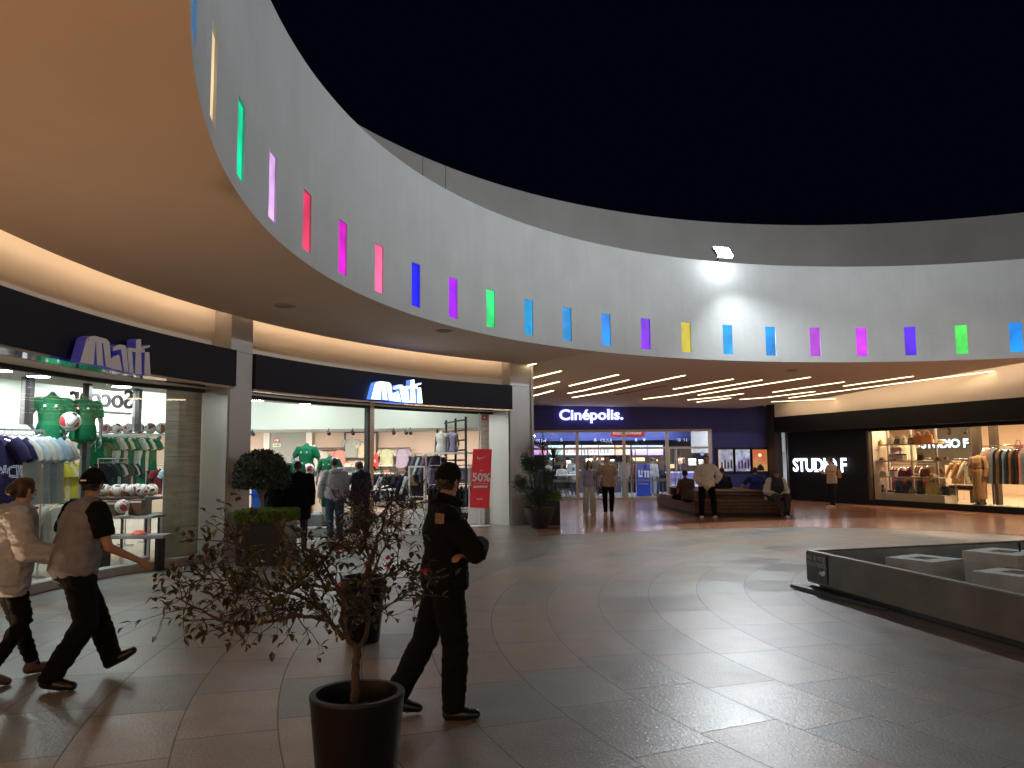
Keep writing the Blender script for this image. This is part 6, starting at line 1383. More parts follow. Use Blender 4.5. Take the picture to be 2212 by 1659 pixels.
# ================================================================== FOUNTAIN
F0 = Vector((3.73, 10.13, 0)); d1 = (Vector((4.85, 7.60, 0))-F0).normalized(); d2 = (Vector((6.95, 10.80, 0))-Vector((3.64, 9.95, 0))).normalized()
ZFN = .47; F0 = atz(1742, 1190, ZFN); F0.z = 0
fa = atz(2212, 1290, ZFN); d1 = Vector((fa.x-F0.x, fa.y-F0.y, 0)).normalized(); fb = atz(2212, 1168, ZFN); d2 = Vector((fb.x-F0.x, fb.y-F0.y, 0)).normalized()
L1, L2 = 8.0, 9.0
F1 = F0+d1*L1; F3 = F0+d2*L2; F2 = F0+d1*L1+d2*L2*.9
FC = (F0+F1+F2+F3)/4
fo = thing('fountain_basin', 'dark angular raised fountain basin with low concrete walls on the plaza', 'fountain', F0)
M_fw = mat('fountain_wall', (.13, .125, .115), .55, var=.25, scale=2.2, bump=.15); M_fi = mat('fountain_inner', (.27, .31, .31), .7, var=.25, scale=2)
def inset(d):
    def off(P, Q, k): e = (Q-P).normalized(); n = Vector((-e.y, e.x, 0)); n = n if n.dot(FC-P) > 0 else -n; return P+n*k, e
    E = [(F0, F1), (F1, F2), (F2, F3), (F3, F0)]; L = [off(a, b, d) for a, b in E]; out = []
    for i in range(4):
        p, e = L[i-1]; q, f = L[i]; den = e.x*f.y-e.y*f.x; t = ((q.x-p.x)*f.y-(q.y-p.y)*f.x)/den; out.append(p+e*t)
    return out
def ringwall(o0, o1, z0, z1, nm, m, bevel=0):
    A, B = inset(o0), inset(o1); mb = MB(); n = 4; vs = [(p.x, p.y, z0) for p in A]+[(p.x, p.y, z1) for p in A]+[(p.x, p.y, z0) for p in B]+[(p.x, p.y, z1) for p in B]
    fs = []
    for i in range(4): j = (i+1) % 4; fs += [(i, j, 4+j, 4+i), (8+i, 12+i, 12+j, 8+j), (4+i, 4+j, 12+j, 12+i), (i, 8+i, 8+j, j)]
    return addto(fo, mb.add(vs, fs), nm, m, bevel=bevel)
ringwall(.10, .30, .01, .09, 'dark_foot', M_black)
ringwall(0, .06, .09, ZFN, 'outer_wall', M_fw, .004)
ringwall(.062, .10, .095, ZFN-.012, 'inner_wall', M_fi)
ringwall(-.004, .064, ZFN+.001, ZFN+.012, 'rim', mat('rim_metal', (.22, .22, .22), .4, metal=.5))
P = inset(.1); addto(fo, MB().add([(p.x, p.y, .06) for p in P], [(0, 1, 2, 3)]), 'basin_floor', M_fi, fix=False)
tip = atz(1707, 1262, .05); pp_ = F0+d1*1.2; P = [(tip.x, tip.y), (F0.x+d1.x*.0, F0.y+d1.y*0), (F0.x+d1.x*.9, F0.y+d1.y*.9)]
addto(fo, MB().prism([(tip.x, tip.y), ((F0+d1*1.6).x-.02, (F0+d1*1.6).y-.02), (F0.x+.05, F0.y)], .012, .05), 'corner_slab', M_black)
# rust streaks on the front wall
nW = Vector((d1.y, -d1.x, 0)); nW = nW if nW.dot(FC-F0) < 0 else -nW
for i, s in enumerate((.62, 1.15, 1.75, 2.3)):
    q = F0+d1*s+nW*.003; e = d1*.009; addto(fo, MB().add([q+Vector((0, 0, ZFN-.02))-e*.4, q+Vector((0, 0, ZFN-.02))+e*.4, q+e*1.5+Vector((0, 0, .13)), q-e*.5+Vector((0, 0, .13))], [(0, 1, 2, 3)]), 'lime_streak', mat('lime_streak', (.15, .14, .13), .8), fix=False)
# notice panel on the wall
t = thing('notice_panel', 'dark notice on the fountain corner asking people not to get wet', 'sign', F0+nW*.004)
a_ = atan2(d1.y, d1.x); t.rotation_euler = (0, 0, a_)
sgn = 1 if (Matrix.Rotation(a_, 3, 'Z') @ Vector((0, -1, 0))).dot(nW) > 0 else -1
SWID = .62
pe = onplane(1789, 1230, F0, F1); SWID = (Vector((pe.x, pe.y, 0))-F0).length; print('notice width', SWID, 'sgn', sgn)
MB().box(.01, SWID, -.012, 0, .115, ZFN-.01).build('panel', mat('notice_black', (.012, .013, .018), .35), t, bevel=.004)
mi = mat('notice_ink', (.42, .43, .43), .6)
sx_ = SWID*.86
for s_, z in (('NO SE MOJE', .405), ('EN LA FUENTE', .328)):
    o = text('lettering', s_, .085, mi, (SWID/2+.005, -.0145, z), parent=t, depth=.002); xs_ = [v.co.x for v in o.data.vertices]; k = sx_/(max(xs_)-min(xs_)); o.data.transform(Matrix.Diagonal((k, 1, 1, 1)))
MB().add([(SWID*.60, -.014, .20), (SWID*.64, -.014, .25), (SWID*.78, -.014, .262), (SWID*.90, -.014, .285), (SWID*.92, -.014, .25), (SWID*.88, -.014, .215), (SWID*.76, -.014, .205), (SWID*.66, -.014, .232)], [tuple(range(8))]).build('hand_symbol', mat('notice_hand', (.6, .6, .58), .6), t, fix=False)
for k in range(3):
    mm = MB(); pts = [(SWID*(.04+.92*i/24), -.0145, .175-.018*k+.012*sin(i/24*4*pi)) for i in range(25)]; mm.tube(pts, .0035, 5).build('wave_line', mat('notice_wave', (.03, .12, .22), .5), t)
# hollow concrete blocks
def cblock(label, p, w_, d_, h_, rz):
    t = thing('concrete_block', label, 'concrete block', (p.x, p.y, .06), rz); M_cb = mat('pale_concrete', (.44, .44, .42), .8, var=.15, scale=4, bump=.2)
    a, b = w_/2, d_/2; k = .24; vs = []
    for z in (0, h_): vs += [(-a, -b, z), (a, -b, z), (a, b, z), (-a, b, z)]
    for z in (h_-.16, h_): vs += [(-a*k*1.6, -b*k*1.6, z), (a*k*1.6, -b*k*1.6, z), (a*k*1.6, b*k*1.6, z), (-a*k*1.6, b*k*1.6, z)]
    fs = [(0, 3, 2, 1)]
    for i in range(4): j = (i+1) % 4; fs += [(i, j, 4+j, 4+i), (4+i, 4+j, 12+j, 12+i), (8+i, 12+i, 12+j, 8+j)]
    fs.append((8, 9, 10, 11)); MB().add(vs, fs).build('block', M_cb, t, bevel=.006)
    return t
rzb = a_
for i, (x, y, zt2, w_, lab) in enumerate([(1996, 1205, .42, .62, 'hollow concrete block in the fountain, nearest the notice corner'), (2170, 1191, .50, .66, 'hollow concrete block in the fountain, tall one at the back right'), (2200, 1236, .36, .66, 'hollow concrete block in the fountain, low one at the front right')]):
    p = atz(x, y, zt2); cblock(lab, p, w_, w_, zt2-.06, rzb+.35)
p = atz(2203, 1180, .62); t = thing('fountain_nozzle', 'small black nozzle on the tall concrete block at the right', 'nozzle', (atz(2203, 1191, .5).x, atz(2203, 1191, .5).y, .5)); MB().lathe([(.012, 0), (.012, .07), (.02, .08), (.006, .11)], n=10).build('spout', M_black, t, smooth=True)

# ================================================================== PLANTS
def leafm(name, c, rough=.45, var=.35): 
    m = mat(name, c, rough, var=var, scale=14); return m
L_camel = leafm('camellia_leaf', (.028, .036, .014), .35); L_camel2 = leafm('camellia_leaf_red', (.034, .024, .014), .4); L_top = leafm('topiary_leaf', (.022, .036, .014), .45); L_hedge = leafm('hedge_leaf', (.16, .26, .03), .5); L_con = leafm('conifer_leaf', (.030, .052, .030), .6); L_yuc = leafm('yucca_leaf', (.05, .065, .04), .4)
BARK = mat('bark', (.045, .030, .024), .85, var=.3, scale=30, bump=.5); BARKD = mat('bark_purple', (.055, .032, .034), .85, var=.3, scale=30); PETAL = mat('red_petal', (.45, .02, .02), .5, var=.2, scale=30); SOIL = mat('soil', (.03, .02, .015), .95, bump=.6, bscale=40)
def leaf(mb, p, d, n, L, W, m=0, fold=.25):
    d = d.normalized(); s = d.cross(n)
    if s.length < 1e-3: s = d.orthogonal()
    s.normalize(); n = s.cross(d)
    a = p; t = p+d*L-n*L*.12; m1 = p+d*L*.35; m2 = p+d*L*.72-n*L*.04
    mb.add([a, m1+s*W*.5+n*W*fold, m2+s*W*.38+n*W*fold*.6, t, m2-s*W*.38+n*W*fold*.6, m1-s*W*.5+n*W*fold, m1, m2], [(0, 6, 1), (6, 7, 2, 1), (7, 3, 2), (0, 5, 6), (5, 4, 7, 6), (4, 3, 7)], m)
def rvec(r): 
    while True:
        v = Vector((r.uniform(-1, 1), r.uniform(-1, 1), r.uniform(-1, 1)))
        if .05 < v.length < 1: return v.normalized()
def pot(label, x, y, m=None, r=.212, h=.565):
    t = thing('plant_pot', label, 'pot', (x, y, 0)); m = m or mat('black_pot', (.003, .003, .005), .45, spec=.25)
    MB().lathe([(.0001, .005), (r*.70, .005), (r*.72, .02), (r*.985, h-.02), (r, h-.01), (r, h), (r*.985, h+.006), (r*.86, h+.006), (r*.845, h-.004), (r*.82, h-.10)], n=56).build('pot_body', m, t, smooth=True)
    MB().lathe([(.0001, h-.075), (r*.82, h-.09)], n=32).build('soil', SOIL, t, fix=False)
    return t
def grow(mb, lm, r, p, d, L, rad_, lev, spread, leafp, LL, LW, nleaf=2, droop=0, tips=None, seg=4):
    pts = [p]; q = p.copy(); dd = d.normalized()
    for i in range(seg): dd = (dd+rvec(r)*.32+Vector((0, 0, -droop))).normalized(); q = q+dd*L/seg; pts.append(q.copy())
    mb.tube(pts, [rad_*(1-.55*i/seg) for i in range(seg+1)], 5 if rad_ < .008 else 7, cap=False)
    if tips is not None and lev <= 0: tips.append((q, dd))
    if lev <= 0:
        for i in range(nleaf):
            if r.random() > leafp: continue
            k = r.randint(1, seg); f = rvec(r)*.9+dd*.7+Vector((0, 0, .15)); leaf(lm, pts[k], f, (rvec(r)*.5+Vector((0, 0, 1))).normalized(), LL*r.uniform(.6, 1.25), LW*r.uniform(.7, 1.2), 1 if r.random() < .3 else 0)
        return
    for i in range(spread):
        k = r.randint(max(1, seg//2-1), seg); f = (dd+rvec(r)*.95).normalized()
        grow(mb, lm, r, pts[k], f, L*r.uniform(.55, .8), rad_*(1-.55*k/seg)*.75, lev-1, spread, leafp, LL, LW, nleaf, droop, tips, seg=3)
def flower(mb, p, s, r):
    for i in range(9): leaf(mb, p+rvec(r)*s*.15, rvec(r)+Vector((0, -.3, .2)), rvec(r), s*r.uniform(.7, 1.1), s*.8)
# front pot and camellia
YP = 3.62; P1 = aty(772, 1497, YP)
pot('black round tapered pot in the foreground holding the spreading shrub', P1.x, YP, r=.212, h=P1.z)
sh = thing('camellia_shrub', 'sparse wide camellia shrub with few leaves in the foreground pot', 'shrub', (P1.x, YP, P1.z-.08))
def TP(x, y, dy=0): return aty(x, y, YP+dy)
r = random.Random(21)
limbs = [  # polylines traced from the photograph with their own depth, radius start/end, side twig count
    ([(766, 1515, 0), (768, 1480, 0), (768, 1440, .0), (772, 1405, .0)], .021, .017, 0),
    ([(772, 1405, 0), (748, 1375, -.02), (735, 1340, -.05), (745, 1300, -.10), (715, 1250, -.14), (690, 1195, -.2)], .014, .004, 22),
    ([(745, 1300, -.10), (728, 1275, -.12), (700, 1268, -.14), (655, 1262, -.18), (620, 1275, -.2)], .009, .004, 10),
    ([(742, 1380, -.02), (716, 1345, .03), (690, 1310, .06), (640, 1285, .10), (585, 1268, .10), (540, 1235, .12), (500, 1200, .14)], .012, .003, 30),
    ([(716, 1345, .03), (690, 1335, -.05), (640, 1330, -.1), (575, 1344, -.14), (520, 1350, -.16), (470, 1338, -.2), (420, 1310, -.2), (380, 1290, -.22)], .010, .003, 26),
    ([(640, 1330, -.1), (600, 1300, -.15), (550, 1270, -.2), (500, 1255, -.2), (440, 1250, -.2), (395, 1270, -.22)], .007, .0025, 26),
    ([(772, 1405, 0), (790, 1375, .05), (798, 1340, .08), (785, 1300, .1), (800, 1255, .14), (820, 1200, .16), (850, 1150, .2)], .012, .003, 26),
    ([(798, 1340, .08), (825, 1320, .12), (850, 1300, .14), (880, 1285, .16), (905, 1290, .18)], .006, .0025, 12),
    ([(800, 1255, .14), (840, 1245, .1), (870, 1225, .08), (900, 1240, .06)], .005, .0025, 12),
    ([(700, 1268, -.14), (680, 1220, -.16), (640, 1180, -.18), (600, 1165, -.2)], .006, .0025, 16),
    ([(585, 1268, .1), (560, 1220, .05), (520, 1180, .02), (480, 1165, 0)], .005, .0022, 14),
    ([(820, 1200, .16), (780, 1175, .1), (740, 1170, .05), (700, 1150, 0)], .005, .0022, 12)]
wood, lf = MB(), MB()
for pts, ra, rb, nt_ in limbs:
    P = [TP(*q) for q in pts]; fine = []
    for i in range(len(P)-1):
        for k in range(3): fine.append(P[i].lerp(P[i+1], k/3)+rvec(r)*.004*(1 if i or k else 0))
    fine.append(P[-1]); n = len(fine)
    wood.tube(fine, [ra+(rb-ra)*i/(n-1) for i in range(n)], 8)
    for k in range(nt_):
        i = r.randint(n//5, n-2); q = fine[i]; al = (fine[i+1]-fine[i]).normalized()
        d = (al*.6+rvec(r)*.9+Vector((0, 0, .10))).normalized()
        grow(wood, lf, r, q, d, r.uniform(.09, .19), .0028, 1 if r.random() < .8 else 0, 3, .70, .044, .023, 4, droop=.03, seg=3)
addto(sh, wood, 'branches', BARK, smooth=True, fix=False); addto(sh, lf, 'leaves', [L_camel, L_camel2], fix=False, smooth=True)
for k, (x, y, dy, s) in enumerate([(915, 1235, .1, .030), (735, 1265, 0, .020), (790, 1222, .1, .016), (835, 1225, .1, .022), (838, 1205, .12, .016)]):
    fl = MB(); flower(fl, TP(x, y, dy), s, r); addto(sh, fl, 'flower', PETAL, fix=False)
# second pot and twiggy tree behind
YP2 = 7.4; P2 = aty(785, 1246, YP2)
pot('black round tapered pot behind the camellia, second of the pair', P2.x, YP2, r=.212, h=P2.z)
s2 = thing('bare_shrub', 'dark twiggy almost leafless shrub with one red flower in the second pot', 'shrub', (P2.x, YP2, P2.z-.08))
def T2(x, y, dy=0): return aty(x, y, YP2+dy)
wood, lf = MB(), MB()
limbs = [([(788, 1262, 0), (795, 1235, 0), (805, 1205, 0), (812, 1170, 0)], .030, .022, 0), ([(800, 1215, 0), (792, 1190, .05), (790, 1160, .1), (800, 1120, .1), (790, 1085, .1), (770, 1060, .1)], .016, .005, 34),
         ([(812, 1170, 0), (830, 1130, .0), (860, 1105, -.05), (890, 1092, -.1), (920, 1080, -.1)], .015, .005, 40), ([(812, 1170, 0), (850, 1155, .1), (866, 1125, .1), (868, 1105, .1), (895, 1095, .1)], .009, .004, 10),
         ([(830, 1130, 0), (835, 1095, .1), (850, 1065, .1)], .010, .004, 24), ([(795, 1120, .1), (770, 1100, 0), (745, 1085, 0)], .009, .004, 30), ([(800, 1215, 0), (770, 1180, 0), (740, 1160, 0), (710, 1150, 0)], .008, .004, 14), ([(790, 1085, .1), (810, 1060, .1), (840, 1050, .1)], .007, .003, 20)]
for pts, ra, rb, nt_ in limbs:
    P = [T2(*q) for q in pts]; fine = []
    for i in range(len(P)-1):
        for k in range(3): fine.append(P[i].lerp(P[i+1], k/3)+rvec(r)*.008)
    fine.append(P[-1]); n = len(fine); wood.tube(fine, [ra+(rb-ra)*i/(n-1) for i in range(n)], 7)
    for k in range(nt_):
        i = r.randint(n//3, n-2); d = (rvec(r)+Vector((0, 0, .15))).normalized()
        grow(wood, lf, r, fine[i], d, r.uniform(.13, .24), .005, 2 if r.random() < .5 else 1, 2, .30, .05, .02, 2, seg=3)
addto(s2, wood, 'branches', BARKD, smooth=True, fix=False); addto(s2, lf, 'leaves', [L_camel2, L_camel2], fix=False)
fl = MB(); flower(fl, T2(733, 1180, -.1), .055, r); flower(fl, T2(735, 1185, -.1), .05, r); addto(s2, fl, 'flower', PETAL, fix=False)
# clipped ball tree in square planter
def crown(mb, c, R, n, L, W, r, sq=1.0, fill=.8, up=0, lump=.08):
    for i in range(n):
        v = rvec(r); rr_ = (fill+(1-fill)*r.random())*(1+lump*noise.noise(v*2.3+c)+lump*.8*noise.noise(v*5+c))
        p = c+Vector((v.x*R*rr_, v.y*R*rr_, v.z*R*sq*rr_)); d = (v*.6+rvec(r)*.8+Vector((0, 0, up))).normalized(); leaf(mb, p, d, v, L*r.uniform(.6, 1.3), W*r.uniform(.7, 1.2))
YT = 12.9; a = aty(517, 1200, YT); b = aty(628, 1200, YT); hx = (a.x+b.x)/2; W2 = (b.x-a.x)/2*.92
ztp = aty(570, 1128, YT-.3).z
t = thing('square_planter', 'dark square planter with a low green hedge under the clipped ball tree', 'planter', (hx, YT+.1, 0))
MB().box(-W2, W2, -W2, W2, .01, ztp).build('planter_box', mat('bronze_box', (.030, .022, .020), .3, metal=.3), t, bevel=.012); MB().box(-W2+.03, W2-.03, -W2+.03, W2-.03, ztp+.001, ztp+.01).build('soil', SOIL, t)
ztree = thing('hedge', 'low bright green box hedge on the square planter', 'hedge', (hx, YT+.1, ztp)); mb = MB(); zh2 = aty(570, 1106, YT-.3).z-ztp
for i in range(5200):
    x, y, z = r.uniform(-1, 1), r.uniform(-1, 1), r.uniform(0, 1)
    k = r.randint(0, 4)
    if k == 0: y = -1
    elif k == 1: x = 1
    elif k == 2: z = 1
    elif k == 3: x = -1
    else: z = 1
    v = Vector((x*(k in (1, 3)), y*(k == 0), 1.0*(k in (2, 4)))); leaf(mb, Vector((x*W2*1.05, y*W2*1.05, z*zh2*(1+.12*noise.noise(Vector((x*4, y*4, 1)))))), v+rvec(r)*.8, rvec(r), .035, .022)
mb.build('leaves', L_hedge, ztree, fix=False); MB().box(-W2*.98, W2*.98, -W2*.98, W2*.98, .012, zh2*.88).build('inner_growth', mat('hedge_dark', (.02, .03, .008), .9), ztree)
cb = aty(566, 1022, YT+.1); Rb = (aty(627, 1022, YT+.1).x-aty(509, 1022, YT+.1).x)/2
t = thing('ball_tree', 'clipped dark green mushroom-shaped ball tree beside the left pillar', 'tree', (hx, YT+.1, ztp))
mb = MB(); tc2 = Vector((cb.x-hx, 0, cb.z-ztp-.02)); 
for i in range(9500):
    v = rvec(r)
    if v.z < -.35: v.z = -.35-.1*r.random()
    rr_ = (.82+.18*r.random())*(1+.09*noise.noise(v*2.6)+.08*noise.noise(v*7))*(1.06 if r.random() < .03 else 1); p = tc2+Vector((v.x*Rb*rr_, v.y*Rb*rr_, v.z*Rb*(.86 if v.z > 0 else 1.1)*rr_)); leaf(mb, p, v*.5+rvec(r), v, .045, .028)
mb.build('crown', L_top, t, fix=False, smooth=False)
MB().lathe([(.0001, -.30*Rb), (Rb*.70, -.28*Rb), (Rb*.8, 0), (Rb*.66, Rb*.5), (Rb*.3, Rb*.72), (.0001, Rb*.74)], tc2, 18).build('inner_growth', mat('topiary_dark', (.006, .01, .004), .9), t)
MB().tube([(cb.x-hx-.0, 0, .0), (cb.x-hx+.01, 0, (cb.z-ztp)*.35), (cb.x-hx-.005, 0, cb.z-ztp-Rb*.15)], [.045, .036, .04], 10).tube([(cb.x-hx, 0, (cb.z-ztp)*.45), (cb.x-hx+.14, .05, cb.z-ztp-Rb*.2)], .02, 7).tube([(cb.x-hx, 0, (cb.z-ztp)*.45), (cb.x-hx-.13, -.05, cb.z-ztp-Rb*.2)], .02, 7).build('trunk', mat('topiary_bark', (.19, .17, .14), .8, var=.2, scale=20, bump=.3), t, smooth=True)
# bowl planter with conifer and tall square planter with yucca
YBW = 19.1; a = aty(1132, 1100, YBW); b = aty(1197, 1100, YBW); ztb = aty(1165, 1096, YBW).z; Rw = (b.x-a.x)/2
t = thing('bowl_planter', 'large dark rounded bowl planter beside the corner pillar', 'planter', ((a.x+b.x)/2, YBW, 0))
MB().lathe([(.0001, .01), (Rw*.50, .01), (Rw*.72, ztb*.28), (Rw*.92, ztb*.62), (Rw*1.0, ztb*.93), (Rw*1.02, ztb), (Rw*.93, ztb), (Rw*.90, ztb*.85), (.0001, ztb*.85)], n=40).build('bowl', mat('bowl_brown', (.028, .024, .024), .4), t, smooth=True)
t = thing('conifer_shrub', 'dark loose conifer shrub growing in the bowl planter', 'shrub', ((a.x+b.x)/2, YBW, ztb*.85)); mb = MB(); tw = MB()
bz = ztb*.85; mx_ = (a.x+b.x)/2
clumps = [(1165, 1030, 30, 1.5), (1168, 1000, 20, 1.2), (1137, 1000, 13, 1.6), (1125, 1045, 18, 1), (1152, 1065, 28, 1), (1178, 1060, 26, 1), (1186, 1030, 16, 1), (1150, 1010, 18, 1.2), (1163, 1083, 30, .7)]
for x, y, rr_, sq in clumps:
    c = aty(x, y, YBW+r.uniform(-.15, .15)); c = Vector((c.x-mx_, c.y-YBW, c.z-bz)); Rr = rr_*.463*YBW/779
    crown(mb, c, Rr, 900, .07, .013, r, sq=sq, fill=.25, up=.4, lump=.35)
    tw.tube([(0, 0, 0), c*.5+Vector((0, 0, -.05)), c], [.02, .014, .006], 6)
mb.build('foliage', L_con, t, fix=False); tw.build('stems', BARKD, t)
YS = 19.9; a = aty(1186, 1100, YS); b = aty(1209.5, 1100, YS); zts = aty(1200, 1082, YS).z; w2 = .28
sx0 = b.x-w2
t = thing('tall_planter', 'tall black square planter behind the bowl planter', 'planter', (sx0, YS+.2, 0)); MB().box(-w2, w2, -w2, w2, .012, zts).build('planter_box', M_black, t, bevel=.012)
t = thing('hedge', 'small bright green hedge topping the tall black planter', 'hedge', (sx0, YS+.2, zts)); mb = MB()
for i in range(1500): x, y, z = r.uniform(-1, 1), r.uniform(-1, 1), r.random(); leaf(mb, Vector((x*w2*1.1, y*w2*1.1, z*.22)), rvec(r)+Vector((0, -.2, .4)), rvec(r), .05, .03)
mb.build('leaves', L_hedge, t, fix=False)
t = thing('yucca', 'yucca with two spiky leaf heads rising from the tall black planter', 'plant', (sx0, YS+.2, zts)); mb = MB(); tw = MB()
for x, y, n, L in ((1172, 968, 60, .55), (1196, 990, 70, .42)):
    c = aty(x, y, YS+.2); c = Vector((c.x-sx0, 0, c.z-zts)); tw.tube([(c.x*.3, 0, 0), (c.x*.8, 0, c.z*.6), c], [.03, .024, .022], 8)
    for i in range(n):
        v = rvec(r); v.z = abs(v.z)*.9-.28; v.normalize(); s = v.cross(Vector((0, 0, 1))).normalized()*.016; e = c+v*L*r.uniform(.75, 1.1); m1 = c+v*L*.5+Vector((0, 0, .03)); e = e-Vector((0, 0, .06)); mb.add([c-s*.8, c+s*.8, m1+s, m1-s, e], [(0, 1, 2, 3), (3, 2, 4)])
mb.build('leaves', L_yuc, t, fix=False); tw.build('trunk', BARK, t, smooth=True)

# ================================================================== PEOPLE
HB = mat('hair_black', (.010, .008, .008), .5); HBR = mat('hair_brown', (.045, .022, .014), .5)
BLK = fabric('black_cloth', (.004, .004, .005), rough=.95); GREYT = fabric('grey_tee', (.19, .20, .23)); JACK = fabric('grey_puffer', (.42, .45, .50)); HOOD = fabric('light_grey_hood', (.34, .35, .36)); JEAN = fabric('jeans', (.035, .06, .10)); BEIGE = fabric('beige_tee', (.34, .25, .19)); LAV = fabric('lavender_blouse', (.30, .30, .46)); SAGE = fabric('sage_trousers', (.46, .50, .44)); CRM = fabric('cream_sweat', (.62, .58, .46)); BRT = fabric('brown_tee', (.085, .06, .055)); BLUET = fabric('blue_tee', (.01, .025, .17)); VEST = fabric('dark_vest', (.035, .04, .038)); CHAR = fabric('charcoal', (.05, .05, .06))
S_W = mat('shoe_white', (.62, .60, .55), .5); S_B = mat('shoe_black', (.008, .008, .009), .3); S_R = mat('shoe_pale', (.10, .055, .055), .5); SKINL = mat('skin_light', (.48, .29, .21), .5, var=.05, scale=20)
# 1 guard (arms folded, looking away to the right)
g_ = atz(950, 1541)
guard, j, hd_ = person('person in black uniform with folded arms standing behind the foreground pot', (-.46, 5.28), (.97, .25), 1.635,
    dict(hipR=(.085, .0, .90), knR=(.10, .06, .48), anR=(.10, .04, .085), hipL=(-.085, 0, .90), knL=(-.10, -.12, .50), anL=(-.10, -.34, .105), toL=(-.10, -.17, .04),
         elR=(.27, .17, 1.13), wrR=(.05, .25, 1.17), hdR=(-1, .05, .1), elL=(-.27, .15, 1.11), wrL=(.15, .12, 1.10), hdL=(.72, -.68, .05), head=(-.0, .03, 1.60), face=(-.62, .78, -.05), neck=(0, 0, 1.44)),
    top=BLK, sleeve='long', bottom=BLK, shoes=S_B, hair=HB, style='short', vox=.0085, topinf=.032, botinf=.026, girth=1.08, wr=.009, hem=.08, coat='jacket', flare=.012)
HD, HU, HF, HSd = hd_
blob('cap', [(HD-HF*.02+HU*.035, .088, .098, HD+HF*.0+HU*.055, .086, .095, HSd)], .008, BLK, guard, cut=lambda c: (c-HD).dot(HU) < .01 and (c-HD).dot(HF) > -.03, wr=.003)
cl = MB().tube([HD-HU*.10-HF*.09+HSd*.02, HD-HU*.13-HF*.02+HSd*.09, HD-HU*.15+HF*.06+HSd*.07], [.03, .034, .03], 10).tube([HD-HU*.10-HF*.09+HSd*.02, HD-HU*.13-HF*.05-HSd*.08, HD-HU*.15+HF*.04-HSd*.07], [.03, .034, .03], 10); cl.build('collar', BLK, guard, smooth=True)
sn = Vector((.72, -.68, .05)).normalized(); st_ = Vector((.68, .72, 0)).normalized(); sl = Vector((.185, -.01, 1.365))+sn*.098
MB().add([sl-st_*.036+Vector((0, 0, -.04)), sl+st_*.036+Vector((0, 0, -.04)), sl+st_*.040+Vector((0, 0, .028)), sl-st_*.034+Vector((0, 0, .032))], [(0, 1, 2, 3)]).build('shoulder_patch', mat('patch_gold', (.15, .10, .06), .6, var=.5, scale=60), guard, fix=False)

# 2 man with cap, walking away
man, j, hd_ = person('person in black cap and grey raglan tee walking on the left', (-3.38, 6.10), (.58, .81), 1.64,
    dict(chest=(0, .05, 1.26), neck=(0, .10, 1.42), head=(-.02, .13, 1.57), face=(-.55, 1, -.12), shL=(-.20, .07, 1.36), shR=(.20, .07, 1.36), pel=(0, 0, .94),
         knR=(.13, .05, .48), anR=(.10, -.20, .09), toR=(.22, -.08, .035), knL=(-.06, .22, .51), anL=(-.0, .34, .13), toL=(.10, .46, .18), hipR=(.10, -.01, .89), hipL=(-.10, .02, .90),
         elR=(.29, .12, 1.08), wrR=(.33, .36, .95), hdR=(.1, .8, -.55), elL=(-.30, .0, 1.10), wrL=(-.22, .22, 1.02)),
    top=(GREYT, BLK), sleeve='short', bottom=BLK, shoes=S_B, hair=HB, style='short', cap='front', capm=BLK, vox=.0095, topinf=.034, botinf=.026, girth=1.18, wr=.010, hem=.07, flare=.012, sw=1.1)
HD, HU, HF, HSd = hd_
MB().box(-.026, .026, -.003, .0, -.006, .006).xf(Matrix.Translation(HD-HF*.131+HU*.03) @ Matrix(((HSd.x, -HF.x, HU.x, 0), (HSd.y, -HF.y, HU.y, 0), (HSd.z, -HF.z, HU.z, 0), (0, 0, 0, 1)))).build('cap_stitching', M_ink, man)

# 3 woman at the left edge
wom, j, hd_ = person('person in pale puffer jacket and black leggings at the left edge', (-3.90, 6.12), (.62, .78), 1.58,
    dict(chest=(0, .04, 1.27), neck=(0, .06, 1.43), head=(0, .09, 1.58), face=(-.25, 1, -.1), knR=(.10, .10, .50), anR=(.10, -.16, .12), toR=(.10, .0, .035), knL=(-.10, .12, .50), anL=(-.10, .26, .10), elR=(.27, .04, 1.10), wrR=(.34, .24, 1.06), hdR=(.6, .6, .0)),
    top=JACK, sleeve='long', bottom=BLK, shoes=S_R, hair=HBR, style='bun', vox=.0095, topinf=.05, botinf=.006, wr=.015, hem=.20, skin=SKINL, coat='jacket')
# 4 dark pair behind the ball tree
q = atz(612, 1215); pq = aty(625, 1000, 14.6)
person('person dressed in black half hidden behind the ball tree, left of two', (aty(600, 1100, 14.9).x, 14.9), (.1, 1), 1.62, dict(elL=(-.26, .05, 1.1)), top=BLK, bottom=BLK, shoes=S_B, hair=HB, topinf=.05, girth=1.25, vox=.013, hands='blocks', coat='jacket', hem=.3)
person('person dressed in black beside the ball tree, right of two', (aty(645, 1100, 14.9).x, 14.9), (-.3, 1), 1.70, dict(elL=(-.26, .05, 1.1), head=(-.03, .05, 1.58)), top=BLK, bottom=CHAR, shoes=S_B, hair=HB, topinf=.045, girth=1.15, vox=.013, hands='blocks', coat='jacket', hem=.35)
# 5 grey hoodie
q = atz(722, 1163); m5, j, hd_ = person('person in pale grey hooded top and jeans at the shop entrance', (q.x, q.y), (-.35, 1), 1.74, dict(knL=(-.1, .08, .5), anL=(-.1, -.10, .11), elL=(-.28, .02, 1.1), wrL=(-.30, .1, .87), head=(-.02, .03, 1.6), face=(-.4, 1, 0)), top=HOOD, bottom=JEAN, shoes=S_B, hair=HB, vox=.0115, topinf=.038, botinf=.028, girth=1.18, wr=.008, coat='hooded_top', hem=.08)
MB().ell((0, -.10, 1.44), (.12, .07, .06), 14).build('hood', HOOD, m5, smooth=True)
